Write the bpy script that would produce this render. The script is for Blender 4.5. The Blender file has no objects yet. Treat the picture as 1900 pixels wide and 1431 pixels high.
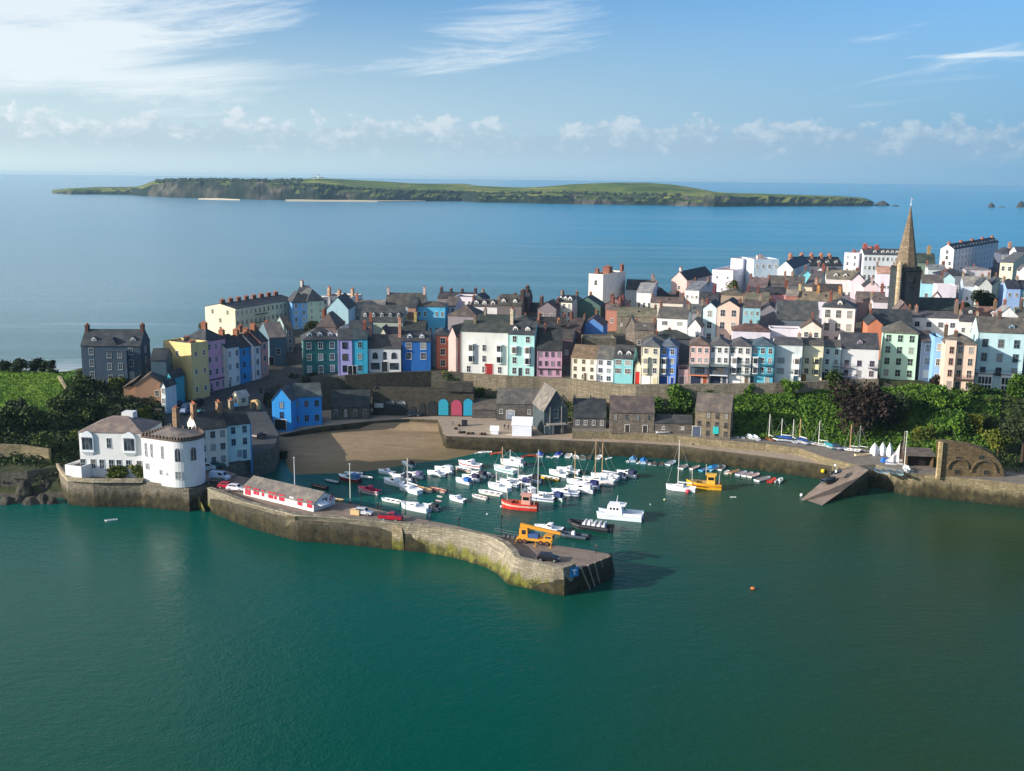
import bpy, math, random
from math import sin, cos, tan, atan, radians, pi, sqrt
from mathutils import Vector, Matrix
R = random.Random(7)
C = bpy.context.scene.collection
# ------------------------------------------------------------------ camera
F, CX, CY, HC = 2000.0, 950.0, 715.5, 75.0
PIT = atan(0.1920); ROL = radians(0.63)
fw = Vector((0, cos(PIT), -sin(PIT)))
_r0 = Vector((1, 0, 0)); _u0 = Vector((0, sin(PIT), cos(PIT)))
RT = _r0*cos(ROL) + _u0*sin(ROL)
UP = -_r0*sin(ROL) + _u0*cos(ROL)
CAM = Vector((0, 0, HC))
def ray(px, py): return fw + RT*((px-CX)/F) - UP*((py-CY)/F)
def at_z(px, py, z):
    d = ray(px, py); t = (z-HC)/d.z
    return CAM + d*t
def at_d(px, py, D):
    d = ray(px, py); return CAM + d*(D/d.y)
def proj(p):
    v = Vector(p)-CAM; k = v.dot(fw)
    return CX+F*v.dot(RT)/k, CY-F*v.dot(UP)/k
def bis(f, a, b, n=40):
    fa = f(a)
    for _ in range(n):
        m = (a+b)/2; fm = f(m)
        if (fm > 0) == (fa > 0): a = m
        else: b = m
    return (a+b)/2
def lerp(a, b, t): return a+(b-a)*t
def interp(tab, x):
    if x <= tab[0][0]: return tab[0][1]
    for (a, va), (b, vb) in zip(tab, tab[1:]):
        if x <= b: return va+(vb-va)*(x-a)/(b-a)
    return tab[-1][1]
def sm(t):
    t = max(0, min(1, t)); return t*t*(3-2*t)
# ------------------------------------------------------------------ value noise
def _h(i, j, k=0):
    n = (i*374761393 + j*668265263 + k*2147483647) & 0xffffffff
    n = ((n ^ (n >> 13))*1274126177) & 0xffffffff
    return ((n ^ (n >> 16)) & 0xffff)/65535.0
def vn(x, y, k=0):
    i, j = math.floor(x), math.floor(y); a, b = sm(x-i), sm(y-j)
    return lerp(lerp(_h(i, j, k), _h(i+1, j, k), a), lerp(_h(i, j+1, k), _h(i+1, j+1, k), a), b)
def fbm(x, y, k=0): return (vn(x, y, k)*.55+vn(x*2.1, y*2.1, k+1)*.3+vn(x*4.3, y*4.3, k+2)*.15)
# ------------------------------------------------------------------ materials
def lin(h):
    if not isinstance(h, str): return (h[0], h[1], h[2], 1)
    o = []
    for i in (0, 2, 4):
        c = int(h[i:i+2], 16)/255.0
        o.append(c/12.92 if c <= .04045 else ((c+.055)/1.055)**2.4)
    return (o[0], o[1], o[2], 1)
class NT:
    def __init__(s, name):
        s.m = bpy.data.materials.new(name); s.m.use_nodes = True
        s.t = s.m.node_tree; s.t.nodes.clear()
        s.out = s.t.nodes.new('ShaderNodeOutputMaterial')
        s.b = s.t.nodes.new('ShaderNodeBsdfPrincipled'); s.l(s.b.outputs[0], s.out.inputs[0])
    def n(s, ty, **kw):
        x = s.t.nodes.new('ShaderNode'+ty)
        for k, v in kw.items(): setattr(x, k, v)
        return x
    def l(s, a, b): s.t.links.new(a, b)
    def pos(s, sc=(1, 1, 1), obj=False):
        g = s.n('TexCoord') if obj else s.n('NewGeometry')
        m = s.n('Mapping'); s.l(g.outputs['Object' if obj else 'Position'], m.inputs[0])
        m.inputs['Scale'].default_value = sc; return m.outputs[0]
    def noise(s, sc, det=3, vec=None, rough=.55):
        x = s.n('TexNoise'); x.inputs['Scale'].default_value = sc; x.inputs['Detail'].default_value = det
        x.inputs['Roughness'].default_value = rough
        s.l(vec or s.pos(), x.inputs['Vector']); return x.outputs['Fac']
    def ramp(s, f, stops):
        r = s.n('ValToRGB'); e = r.color_ramp.elements
        while len(e) < len(stops): e.new(.5)
        for q, (p, c) in zip(e, stops): q.position = p; q.color = c if len(c) == 4 else (*c, 1)
        s.l(f, r.inputs[0]); return r.outputs[0]
    def mix(s, f, a, b, mode='MIX'):
        x = s.n('Mix', data_type='RGBA', blend_type=mode)
        for v, i in ((f, 0), (a, 6), (b, 7)):
            if hasattr(v, 'is_output'): s.l(v, x.inputs[i])
            else: x.inputs[i].default_value = v
        return x.outputs[2]
    def math(s, op, a, b=0, clamp=False):
        x = s.n('Math', operation=op); x.use_clamp = clamp
        for v, i in ((a, 0), (b, 1)):
            if hasattr(v, 'is_output'): s.l(v, x.inputs[i])
            else: x.inputs[i].default_value = v
        return x.outputs[0]
    def mr(s, v, a, b, c=0, d=1):
        x = s.n('MapRange'); s.l(v, x.inputs[0])
        for i, q in zip((1, 2, 3, 4), (a, b, c, d)): x.inputs[i].default_value = q
        return x.outputs[0]
    def bump(s, h, st, dist=.1):
        b = s.n('Bump'); b.inputs['Strength'].default_value = st; b.inputs['Distance'].default_value = dist
        s.l(h, b.inputs['Height']); s.l(b.outputs[0], s.b.inputs['Normal'])
    def done(s, col=None, rough=.8, spec=.3):
        if col is not None:
            if hasattr(col, 'is_output'): s.l(col, s.b.inputs['Base Color'])
            else: s.b.inputs['Base Color'].default_value = col
        s.b.inputs['Roughness'].default_value = rough
        s.b.inputs['Specular IOR Level'].default_value = spec
        return s.m
_mc = {}
def cached(f):
    def g(*a):
        k = (f.__name__,)+a
        if k not in _mc: _mc[k] = f(*a)
        return _mc[k]
    return g
@cached
def paint(h):
    s = NT('painted_render'); c = lin(h); lu = .3*c[0]+.6*c[1]+.1*c[2]; wm = c[0] > c[1] > c[2]; q = .80 if wm else .92; c = tuple(min(.7, x*q+lu*(1-q)+.01) for x in c[:3]); c = (c[0], c[1]*(.93 if wm else 1), c[2]*(1.04 if wm else 1), 1)
    st = s.noise(1.0, 4, s.pos((.5, .5, .16)))
    f = s.noise(.35, 3)
    k = s.mix(s.mr(st, .5, .75, 0, .6), c, tuple(x*.62 for x in c[:3])+(1,))
    k = s.mix(s.mr(f, .35, .75, 0, .3), k, tuple(min(1, x*1.12) for x in c[:3])+(1,))
    return s.done(k, .85, .2)
@cached
def plain(h, rough=.5, metal=0.0):
    s = NT('paint'); s.b.inputs['Metallic'].default_value = metal
    c = lin(h); k = s.mix(s.mr(s.noise(.8, 3), .4, .75, 0, .35), c, tuple(x*.8 for x in c[:3])+(1,))
    return s.done(k, rough, .4)
@cached
def slate(h):
    s = NT('roof_slates'); c = lin(h); lu = .3*c[0]+.6*c[1]+.1*c[2]; c = tuple(x*.6+lu*.4+.004 for x in c[:3])+(1,)
    n1 = s.noise(.45, 5); n2 = s.noise(2.6, 3)
    br = s.n('TexBrick'); br.inputs['Scale'].default_value = 1; br.inputs['Brick Width'].default_value = .55; br.inputs['Row Height'].default_value = .42
    br.inputs['Mortar Size'].default_value = .03
    s.l(s.pos((1, 1, 1), True), br.inputs['Vector'])
    br.inputs['Color1'].default_value = c; br.inputs['Color2'].default_value = tuple(x*.72 for x in c[:3])+(1,); br.inputs['Mortar'].default_value = tuple(x*.45 for x in c[:3])+(1,)
    k = s.mix(s.mr(n1, .45, .72, 0, .55), br.outputs['Color'], (min(1, c[0]*1.9+.03), min(1, c[1]*1.75+.025), min(1, c[2]*1.5+.016))+(1,))
    k = s.mix(s.mr(n2, .55, .85, 0, .3), k, (.13, .12, .07, 1))
    s.bump(n2, .4, .05)
    return s.done(k, .7, .35)
@cached
def stone(h, algae=0):
    s = NT('stone_masonry'); c = lin(h)
    v = s.n('TexVoronoi'); v.inputs['Scale'].default_value = 1.0; s.l(s.pos((1.5, 1.5, 2.8)), v.inputs['Vector'])
    g0 = s.n('NewGeometry'); x0 = s.n('SeparateXYZ'); s.l(g0.outputs['Position'], x0.inputs[0]); cb = s.n('CombineXYZ')
    s.l(s.math('ADD', x0.outputs[0], s.math('MULTIPLY', x0.outputs[1], .7)), cb.inputs[0]); s.l(s.math('ADD', x0.outputs[2], s.mr(s.noise(.3, 2), 0, 1, -.3, .3)), cb.inputs[1])
    bk = s.n('TexBrick'); s.l(cb.outputs[0], bk.inputs['Vector']); bk.inputs['Scale'].default_value = 1; bk.inputs['Brick Width'].default_value = 1.3; bk.inputs['Row Height'].default_value = .5; bk.inputs['Mortar Size'].default_value = .045
    bk.inputs['Color1'].default_value = (1, 1, 1, 1); bk.inputs['Color2'].default_value = (.35, .35, .35, 1); bk.inputs['Mortar'].default_value = (0, 0, 0, 1)
    blk = s.math('MULTIPLY', s.mr(v.outputs['Color'], 0, 1, .25, 1), s.mr(bk.outputs['Color'], 0, 1, .0, 1))
    big = s.noise(.14, 4); streak = s.noise(1, 4, s.pos((.8, .8, .08)))
    k = s.mix(blk, tuple(x*.50 for x in c[:3])+(1,), tuple(min(1, x*1.45) for x in c[:3])+(1,))
    k = s.mix(s.mr(big, .35, .7, 0, .5), k, tuple(x*.5 for x in c[:3])+(1,))
    k = s.mix(s.mr(streak, .5, .72, 0, .65), k, tuple(x*.38 for x in c[:3])+(1,))
    if algae:
        z = s.n('SeparateXYZ'); g = s.n('NewGeometry'); s.l(g.outputs['Position'], z.inputs[0])
        zz = s.math('ADD', z.outputs[2], s.mr(streak, .3, .7, -1.1, 1.1))
        am = s.mr(zz, 3.1 if algae == 1 else 4.2, 1.7 if algae == 1 else 2.4); n3 = s.noise(.5, 4)
        al = s.ramp(n3, [(.3, (.028, .034, .012)), (.52, (.13, .125, .025)), (.75, (.20, .21, .02))] if algae == 1 else [(.3, (.016, .015, .011)), (.6, (.05, .043, .022)), (.8, (.10, .08, .03))])
        k = s.mix(s.math('MULTIPLY', am, .93), k, al)
        k = s.mix(s.mr(zz, 1.0, .1, 0, .8), k, (.014, .018, .01, 1))
    s.bump(v.outputs['Distance'], .5, .12)
    return s.done(k, .9, .2)
@cached
def ground_mat(kind):
    s = NT(kind)
    n1, n2, n3 = s.noise(.06, 4), s.noise(.5, 5), s.noise(3, 3)
    if kind == 'grass': k = s.mix(s.mr(n2, .35, .7), s.mix(s.mr(n1, .4, .6), (.09, .185, .012, 1), (.145, .23, .018, 1)), (.065, .135, .012, 1))
    elif kind == 'undergrowth': k = s.mix(s.mr(n2, .35, .65), (.016, .026, .01, 1), (.06, .065, .028, 1))
    elif kind == 'asphalt': k = s.mix(s.mr(n2, .35, .7), (.075, .078, .085, 1), (.05, .052, .058, 1))
    elif kind == 'town_ground': k = s.mix(s.mr(n2, .35, .7), (.09, .085, .08, 1), (.05, .055, .04, 1))
    elif kind == 'paving': k = s.mix(s.mr(n2, .3, .7), (.42, .33, .25, 1), (.30, .24, .19, 1)); k = s.mix(s.mr(n1, .45, .7, 0, .5), k, (.22, .18, .15, 1))
    elif kind == 'wet_paving': k = s.mix(s.mr(n2, .3, .7), (.26, .20, .165, 1), (.17, .135, .11, 1))
    elif kind == 'concrete': k = s.mix(s.mr(n2, .3, .7), (.23, .20, .17, 1), (.16, .14, .12, 1))
    elif kind == 'sand':
        z = s.n('SeparateXYZ'); g = s.n('NewGeometry'); s.l(g.outputs['Position'], z.inputs[0])
        k = s.mix(s.mr(n2, .3, .7), (.33, .24, .145, 1), (.26, .185, .115, 1))
        k = s.mix(s.mr(s.noise(1, 4, s.pos((.05, .25, 1))), .5, .62, 0, .5), k, (.17, .125, .08, 1)); k = s.mix(s.mr(s.noise(1.4, 5), .62, .72, 0, .5), k, (.07, .06, .045, 1))
        k = s.mix(s.mr(s.math('ADD', z.outputs[2], s.mr(n1, .3, .7, -.15, .15)), .75, .15, 0, .8), k, (.17, .125, .06, 1))
    elif kind == 'rock': k = s.mix(s.mr(n2, .35, .65), (.03, .028, .024, 1), (.09, .08, .065, 1))
    s.bump(n3, .3, .1)
    return s.done(k, .9 if kind != 'sand' else .75, .2)
@cached
def leaf(name, dark, mid, light):
    s = NT(name); a, b = s.noise(.22, 3), s.noise(1.7, 2)
    f = s.math('ADD', s.math('MULTIPLY', a, .55), s.math('MULTIPLY', b, .45))
    k = s.ramp(f, [(.36, dark), (.5, mid), (.64, light)])
    return s.done(k, .7, .2)
LF_DARK = lambda: leaf('dark_leaves', (.010, .018, .007), (.024, .040, .014), (.055, .062, .022))
LF_IVY = lambda: leaf('ivy_leaves', (.018, .045, .007), (.055, .125, .012), (.12, .215, .022))
LF_OLIVE = lambda: leaf('olive_leaves', (.028, .045, .008), (.085, .11, .014), (.17, .17, .02))
LF_PURPLE = lambda: leaf('purple_leaves', (.009, .007, .006), (.024, .016, .012), (.05, .033, .02))
LF_MID = lambda: leaf('green_leaves', (.016, .032, .008), (.042, .07, .014), (.09, .12, .022))
@cached
def glass():
    s = NT('window_glass'); n = s.noise(.55, 1)
    k = s.mix(s.mr(n, .45, .65), (.02, .026, .035, 1), (.07, .08, .095, 1))
    oi = s.n('ObjectInfo'); k = s.mix(s.mr(oi.outputs['Random'], .78, .80, 0, .8), k, (.34, .34, .32, 1)); k = s.mix(s.mr(oi.outputs['Random'], .12, .10, 0, .7), k, (.14, .12, .10, 1))
    return s.done(k, .12, .6)
# ------------------------------------------------------------------ mesh builder
class MB:
    def __init__(s): s.v = []; s.f = []; s.mi = []
    def quad(s, *p, m=0):
        i = len(s.v); s.v += [tuple(q) for q in p]; s.f.append(tuple(range(i, i+len(p)))); s.mi.append(m)
    def box(s, x0, x1, y0, y1, z0, z1, m=0, tx=0, ty=0):
        i = len(s.v)
        s.v += [(x0, y0, z0), (x1, y0, z0), (x1, y1, z0), (x0, y1, z0), (x0+tx, y0+ty, z1), (x1-tx, y0+ty, z1), (x1-tx, y1-ty, z1), (x0+tx, y1-ty, z1)]
        for f in ((0, 3, 2, 1), (4, 5, 6, 7), (0, 1, 5, 4), (1, 2, 6, 5), (2, 3, 7, 6), (3, 0, 4, 7)):
            s.f.append(tuple(i+k for k in f)); s.mi.append(m)
    def tube(s, a, b, r0, r1=None, n=6, m=0, cap=True):
        a, b = Vector(a), Vector(b); r1 = r0 if r1 is None else r1
        d = (b-a).normalized(); u = d.orthogonal().normalized(); w = d.cross(u); i = len(s.v)
        for c, r in ((a, r0), (b, r1)):
            for k in range(n):
                t = 2*pi*k/n; s.v.append(tuple(c+u*(r*cos(t))+w*(r*sin(t))))
        for k in range(n): s.f.append((i+k, i+(k+1) % n, i+n+(k+1) % n, i+n+k)); s.mi.append(m)
        if cap:
            s.f.append(tuple(i+n+k for k in range(n))); s.mi.append(m)
            s.f.append(tuple(i+n-1-k for k in range(n))); s.mi.append(m)
    def prism(s, poly, z0, z1, m=0, mt=None):
        n = len(poly); i = len(s.v); s.v += [(x, y, z0) for x, y in poly]+[(x, y, z1) for x, y in poly]
        for k in range(n): s.f.append((i+k, i+(k+1) % n, i+n+(k+1) % n, i+n+k)); s.mi.append(m)
        s.f.append(tuple(i+n+k for k in range(n))); s.mi.append(m if mt is None else mt)
        s.f.append(tuple(i+n-1-k for k in range(n))); s.mi.append(m)
    def loft(s, rings, m=0, cap=True, closed=True):
        i = len(s.v); n = len(rings[0])
        for r in rings: s.v += [tuple(p) for p in r]
        for a in range(len(rings)-1):
            for k in range(n if closed else n-1):
                q = (k+1) % n; s.f.append((i+a*n+k, i+a*n+q, i+(a+1)*n+q, i+(a+1)*n+k)); s.mi.append(m)
        if cap:
            s.f.append(tuple(i+n-1-k for k in range(n))); s.mi.append(m)
            j = i+(len(rings)-1)*n; s.f.append(tuple(j+k for k in range(n))); s.mi.append(m)
    def ball(s, c, r, n=6, k=4, m=0, sz=1):
        rings = []
        for a in range(1, k):
            t = pi*a/k; rings.append([(c[0]+r*sin(t)*cos(2*pi*q/n), c[1]+r*sin(t)*sin(2*pi*q/n), c[2]-r*sz*cos(t)) for q in range(n)])
        s.loft(rings, m)
    def mesh(s, name, mats, smooth=False):
        me = bpy.data.meshes.new(name); me.from_pydata(s.v, [], s.f)
        for m in mats: me.materials.append(m)
        if len(mats) > 1: me.polygons.foreach_set('material_index', s.mi)
        if smooth: me.polygons.foreach_set('use_smooth', [True]*len(me.polygons))
        me.update(); return me
    def build(s, name, mats, parent=None, loc=None, smooth=False):
        if not isinstance(mats, (list, tuple)): mats = [mats]
        return put(name, s.mesh(name, mats, smooth), parent, loc)
def put(name, me, parent=None, loc=None, rz=0):
    o = bpy.data.objects.new(name, me); C.objects.link(o)
    if parent is not None: o.parent = parent
    if loc is not None: o.location = loc
    if rz: o.rotation_euler[2] = rz
    return o
_labels = {}
def tag(o, label, cat, group=None, kind=None):
    if label: o['label'] = label; o['category'] = cat; _labels[label] = _labels.get(label, 0)+1
    if group: o['group'] = group
    if kind: o['kind'] = kind
    return o
def thing(name, label, cat, loc, rz=0, group=None):
    o = bpy.data.objects.new(name, None); C.objects.link(o); o.empty_display_size = .5
    o.location = loc; o.rotation_euler[2] = rz
    return tag(o, label, cat, group)
def struct(o): o['kind'] = 'structure'; return o
# ------------------------------------------------------------------ terrain
def u_of(px): return (px-950)/1967.0
def px_of(x, y): return 950+1967*x/y
WALL = [(540, 702, 12.4), (560, 699, 12.8), (640, 701, 13.8), (700, 697, 14.3), (800, 693, 14.6), (860, 697, 14.8), (940, 702, 15), (1000, 704, 15), (1060, 708, 15.2), (1140, 717, 15.8),
        (1180, 719, 16.2), (1270, 718, 16.5), (1440, 716, 16.8), (1560, 710, 17.2), (1630, 708, 17.5), (1700, 709, 17.5), (1744, 722, 16.5), (1800, 725, 16.5), (1900, 728, 16.5), (2050, 728, 16.5)]
WP = [at_z(a, b, c) for a, b, c in WALL]
DW = [(px_of(p.x, p.y), p.y) for p in WP]; ZW = [(px_of(p.x, p.y), p.z) for p in WP]
FARD = [(500, 440), (560, 445), (800, 475), (1000, 490), (1200, 505), (1450, 580), (1700, 660), (1950, 740), (2300, 760)]
FRONT = [(520, 30), (820, 30), (845, 11), (1060, 11), (1180, 14), (1280, 20), (1400, 21), (1640, 39), (1720, 47), (1900, 50), (2100, 50)]
LCOL = [
 (-250, [(200, -4), (236, -4), (246, 4), (262, 10), (280, 16), (330, 17), (345, 10), (360, -2), (420, -4)]),
 (0, [(200, -4), (240, -4), (247, 3), (258, 8), (280, 15), (325, 16), (338, 13), (350, 0), (400, -4)]),
 (110, [(200, -4), (241, -4), (247, 4), (258, 7), (278, 13), (300, 15), (322, 15.5), (335, 13), (350, 0), (400, -4)]),
 (160, [(200, -4), (244, -4), (248, 3), (262, 5.5), (272, 9), (292, 12), (310, 14.5), (335, 15), (350, 6), (365, -2), (420, -4)]),
 (280, [(200, -4), (246, -4), (250, 3), (265, 5.5), (275, 7.5), (295, 10), (312, 13.5), (335, 15), (352, 6), (375, -4)]),
 (330, [(200, -4), (255, -4), (270, 4), (290, 6.5), (305, 7.5), (325, 9.4), (340, 13), (380, 15), (400, -2)]),
 (400, [(200, -4), (265, -4), (285, 5), (312, 7.3), (328, 9.4), (334, 11), (350, 14), (400, 18), (430, 18), (455, -2)]),
 (470, [(200, -4), (285, -4), (300, 5), (318, 8), (332, 10.5), (345, 13), (360, 15), (400, 18), (440, 18), (470, -3)])]
WLN = [(480, 262), (560, 267), (640, 268), (700, 272), (760, 278), (830, 283), (900, 292), (960, 310)]
def prof(px, y):
    if px >= 540:
        dw = interp(DW, px)+1.0; zt = interp(ZW, px)-.1
        if y >= dw:
            far = interp(FARD, px); rise = interp([(540, 4), (1000, 4.5), (1200, 5), (1500, 6), (1900, 6.5)], px)
            z = zt+rise*sm((y-dw-6)/80)+.006*(y-dw)
            if y > far: z = lerp(z, -4, min(1, (y-far)/25))
            return z
        fr = interp(FRONT, px); t = (y-(dw-fr))/fr
        if px < 835 or (px < 960 and y < 296):
            b = (y-interp(WLN, px))*.042
            if y > 312: b = max(b, 3)
            b = max(-4, b if b > 0 else b*2)
            return b
        if px < 1290: return -4 if t < 0 else (3 if t < .3 else lerp(3, 9, sm((t-.3)/.7)))
        if t < 0: return max(-4, 5+t*40)
        return lerp(5.2, interp([(1290, 11), (1400, 13), (1640, 14.5), (1720, 15.5), (1900, 15.5)], px), sm(t*1.05))
    if px <= 470:
        for (a, ta), (b, tb) in zip(LCOL, LCOL[1:]):
            if px <= b:
                k = max(0, (px-a)/(b-a)); return lerp(interp(ta, y), interp(tb, y), k)
        return interp(LCOL[-1][1], y)
    k = (px-470)/70.0
    return lerp(interp(LCOL[-1][1], y), prof(540, y), sm(k))
def zg(x, y): return prof(px_of(x, y), y)
def march(px, py, d0=225):
    y = d0
    while y < 900:
        p = at_d(px, py, y)
        if p.z <= zg(p.x, p.y): return p
        y += .5
    return at_z(px, py, 22)
def poly_px(pts): return [at_z(*p) for p in pts]
MB_G = MB()
cols = [p for p in range(-300, 2301, 10)]
ys = [225+2.0*i for i in range(78)]+[381+4*i for i in range(25)]+[485+8*i for i in range(40)]
GM = {'undergrowth': 0, 'grass': 1, 'town_ground': 2, 'sand': 3, 'rock': 4}
def gk(px, y, z):
    if px > 480 and px < 960 and y < interp(DW, max(px, 540))-8 and z < 3.2: return 'sand'
    if px < 470 and z < 1.6 and y > 330: return 'sand'
    if px <= 135 and 276 < y < 332: return 'grass'
    if px < 300: return 'undergrowth' if z > 2 else 'rock'
    if px < 1290 or y > interp(DW, px)+4: return 'town_ground'
    return 'undergrowth'
N = len(ys)
for p in cols:
    for y in ys:
        z = prof(p, y)
        if p < 300 or p > 1290: z += (fbm(p*.02, y*.1)-.5)*1.2
        MB_G.v.append((u_of(p)*y, y, z))
for a in range(len(cols)-1):
    for b in range(N-1):
        i = a*N+b; zz = max(MB_G.v[k][2] for k in (i, i+1, i+N, i+N+1))
        if zz < -2.5: continue
        MB_G.f.append((i, i+N, i+N+1, i+1)); MB_G.mi.append(GM[gk(cols[a]+5, ys[b], zz)])
g = MB_G.build('terrain', [ground_mat(k) for k in GM]); struct(g)
# ------------------------------------------------------------------ sea
def water_mat():
    s = NT('sea_water')
    g = s.n('NewGeometry'); xyz = s.n('SeparateXYZ'); s.l(g.outputs['Position'], xyz.inputs[0])
    X, Y = xyz.outputs[0], xyz.outputs[1]
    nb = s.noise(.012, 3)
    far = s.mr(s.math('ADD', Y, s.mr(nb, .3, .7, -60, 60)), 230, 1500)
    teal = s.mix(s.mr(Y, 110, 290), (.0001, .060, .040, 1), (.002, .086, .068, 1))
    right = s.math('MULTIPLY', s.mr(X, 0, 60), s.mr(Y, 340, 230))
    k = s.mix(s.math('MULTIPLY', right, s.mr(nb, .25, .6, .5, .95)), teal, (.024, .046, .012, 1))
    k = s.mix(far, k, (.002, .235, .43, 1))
    sheen = s.math('MULTIPLY', s.mr(X, 150, -250), s.mr(Y, 350, 700))
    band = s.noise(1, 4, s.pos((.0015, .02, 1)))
    k = s.mix(s.math('MULTIPLY', sheen, .6), k, (.24, .38, .47, 1))  # silvery sun sheen on the left far sea, painted into the base colour
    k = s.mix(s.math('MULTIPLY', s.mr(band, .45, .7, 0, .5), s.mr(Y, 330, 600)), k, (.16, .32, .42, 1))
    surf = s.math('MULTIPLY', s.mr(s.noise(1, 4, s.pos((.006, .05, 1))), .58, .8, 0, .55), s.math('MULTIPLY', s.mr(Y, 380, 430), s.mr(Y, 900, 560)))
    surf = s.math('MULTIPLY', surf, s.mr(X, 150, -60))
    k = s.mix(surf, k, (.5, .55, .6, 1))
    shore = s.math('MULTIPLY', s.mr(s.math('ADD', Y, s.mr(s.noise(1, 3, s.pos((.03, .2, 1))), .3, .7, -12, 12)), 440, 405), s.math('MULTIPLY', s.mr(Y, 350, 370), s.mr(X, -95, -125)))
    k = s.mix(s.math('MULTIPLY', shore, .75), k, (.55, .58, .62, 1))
    s.l(k, s.b.inputs['Base Color'])
    w1 = s.noise(.55, 3, s.pos((1, 1.3, 1))); w2 = s.noise(.10, 3, s.pos((1, 1.7, 1))); w3 = s.noise(2.2, 2)
    h = s.math('ADD', s.math('MULTIPLY', w1, .15), s.math('ADD', s.math('MULTIPLY', w2, .22), s.math('MULTIPLY', w3, .09)))
    h = s.math('MULTIPLY', h, s.mr(Y, 300, 1400, 1, 9)); s.bump(h, .7, 1.0)
    s.b.inputs['Roughness'].default_value = .16; s.b.inputs['Specular IOR Level'].default_value = .25; s.b.inputs['IOR'].default_value = 1.24
    return s.m
m = MB(); S = 70000
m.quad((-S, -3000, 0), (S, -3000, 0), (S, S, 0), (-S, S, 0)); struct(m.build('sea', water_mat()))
m = MB(); m.quad((-300, 0, -4.5), (500, 0, -4.5), (500, 900, -4.5), (-300, 900, -4.5)); struct(m.build('seabed', ground_mat('rock')))
# ------------------------------------------------------------------ solid quays from outlines (each corner: pixel x, pixel y, height)
def solid(name, pts, mats, label=None, cat=None, zb=-3, parent=None):
    P = [Vector(p) if len(p) == 3 and isinstance(p, Vector) else at_z(*p) for p in pts]
    n = len(P); me = MB(); me.v = [tuple(p) for p in P]+[(p.x, p.y, zb) for p in P]
    from mathutils.geometry import tessellate_polygon
    for t in tessellate_polygon([[Vector((p.x, p.y, 0)) for p in P]]):
        a, b, c = [Vector(me.v[k]) for k in t]
        if (b-a).cross(c-a).z < 0: t = (t[0], t[2], t[1])
        me.f.append(tuple(t)); me.mi.append(0)
    for k in range(n): q = (k+1) % n; me.f.append((k, q, n+q, n+k)); me.mi.append(1)
    o = me.build(name, mats, parent)
    if label: tag(o, label, cat)
    return o
ST_L = stone('877e70', 2); ST_P = stone('a49a87', 1); ST_Q = stone('92866a', 2); ST_D = stone('6f6a60')
solid('road', [(405, 869, 5.3), (460, 850, 5.8), (510, 828, 6.5), (517, 806, 6.8), (505, 783, 7.2), (495, 766, 7.6), (487, 745, 8.8), (492, 722, 10.2), (520, 712, 11.3), (560, 702, 12.6), (600, 699, 13.2), (595, 684, 14), (552, 682, 13.8), (530, 680, 13.6), (500, 698, 12.4),
      (440, 715, 10.9), (384, 729, 10.0), (340, 737, 9.6), (296, 765, 8.6), (290, 800, 7.4), (286, 845, 6), (372, 872, 5.2)], [ground_mat('asphalt'), ST_D])['kind'] = 'structure'
solid('rock_shelf', [(-60, 880, 5.5), (0, 876, 5.6), (50, 874, 5.8), (108, 866, 6.2), (108, 822, 6.4), (-60, 838, 6.5)], [ground_mat('undergrowth'), ST_D])['kind'] = 'structure'
solid('sea_wall', [(104, 862, 6.3), (112, 874, 6.3), (125, 888, 6.3), (172, 892, 6.3), (260, 892, 6.3), (319, 900, 6), (350, 907, 5.4), (374, 904, 5.1), (412, 893, 5.1), (440, 880, 5.1), (405, 869, 5.25), (372, 860, 5.5), (290, 835, 6.1), (150, 812, 6.5), (106, 820, 6.5)],
      [ground_mat('wet_paving'), ST_L], 'long brown stone sea wall curving below the white seaside house on the left', 'sea wall')
# parapet lip along the left sea wall
def ribbon(pts, wid, z0, z1): # thick wall along world polyline, pts Vectors with z ignored if z given as callables
    rings = []
    for i, p in enumerate(pts):
        a = pts[max(0, i-1)]; b = pts[min(len(pts)-1, i+1)]; d = Vector((b.x-a.x, b.y-a.y, 0)).normalized(); nrm = Vector((-d.y, d.x, 0))*wid
        zz0 = z0(p) if callable(z0) else z0; zz1 = z1(p) if callable(z1) else z1
        rings.append([(p.x, p.y, zz0), (p.x+nrm.x, p.y+nrm.y, zz0), (p.x+nrm.x, p.y+nrm.y, zz1), (p.x, p.y, zz1)])
    m = MB(); m.loft(rings); return m
tag(ribbon(poly_px([(104, 860, 6.9), (112, 873, 6.9), (125, 886, 6.9), (172, 889, 6.9), (264, 889, 6.9), (268, 887, 6.8)]), .5, 6.0, lambda p: p.z).build('parapet', stone('b5a890')), 'low pale parapet edging the terrace of the white seaside house', 'parapet')
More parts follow.
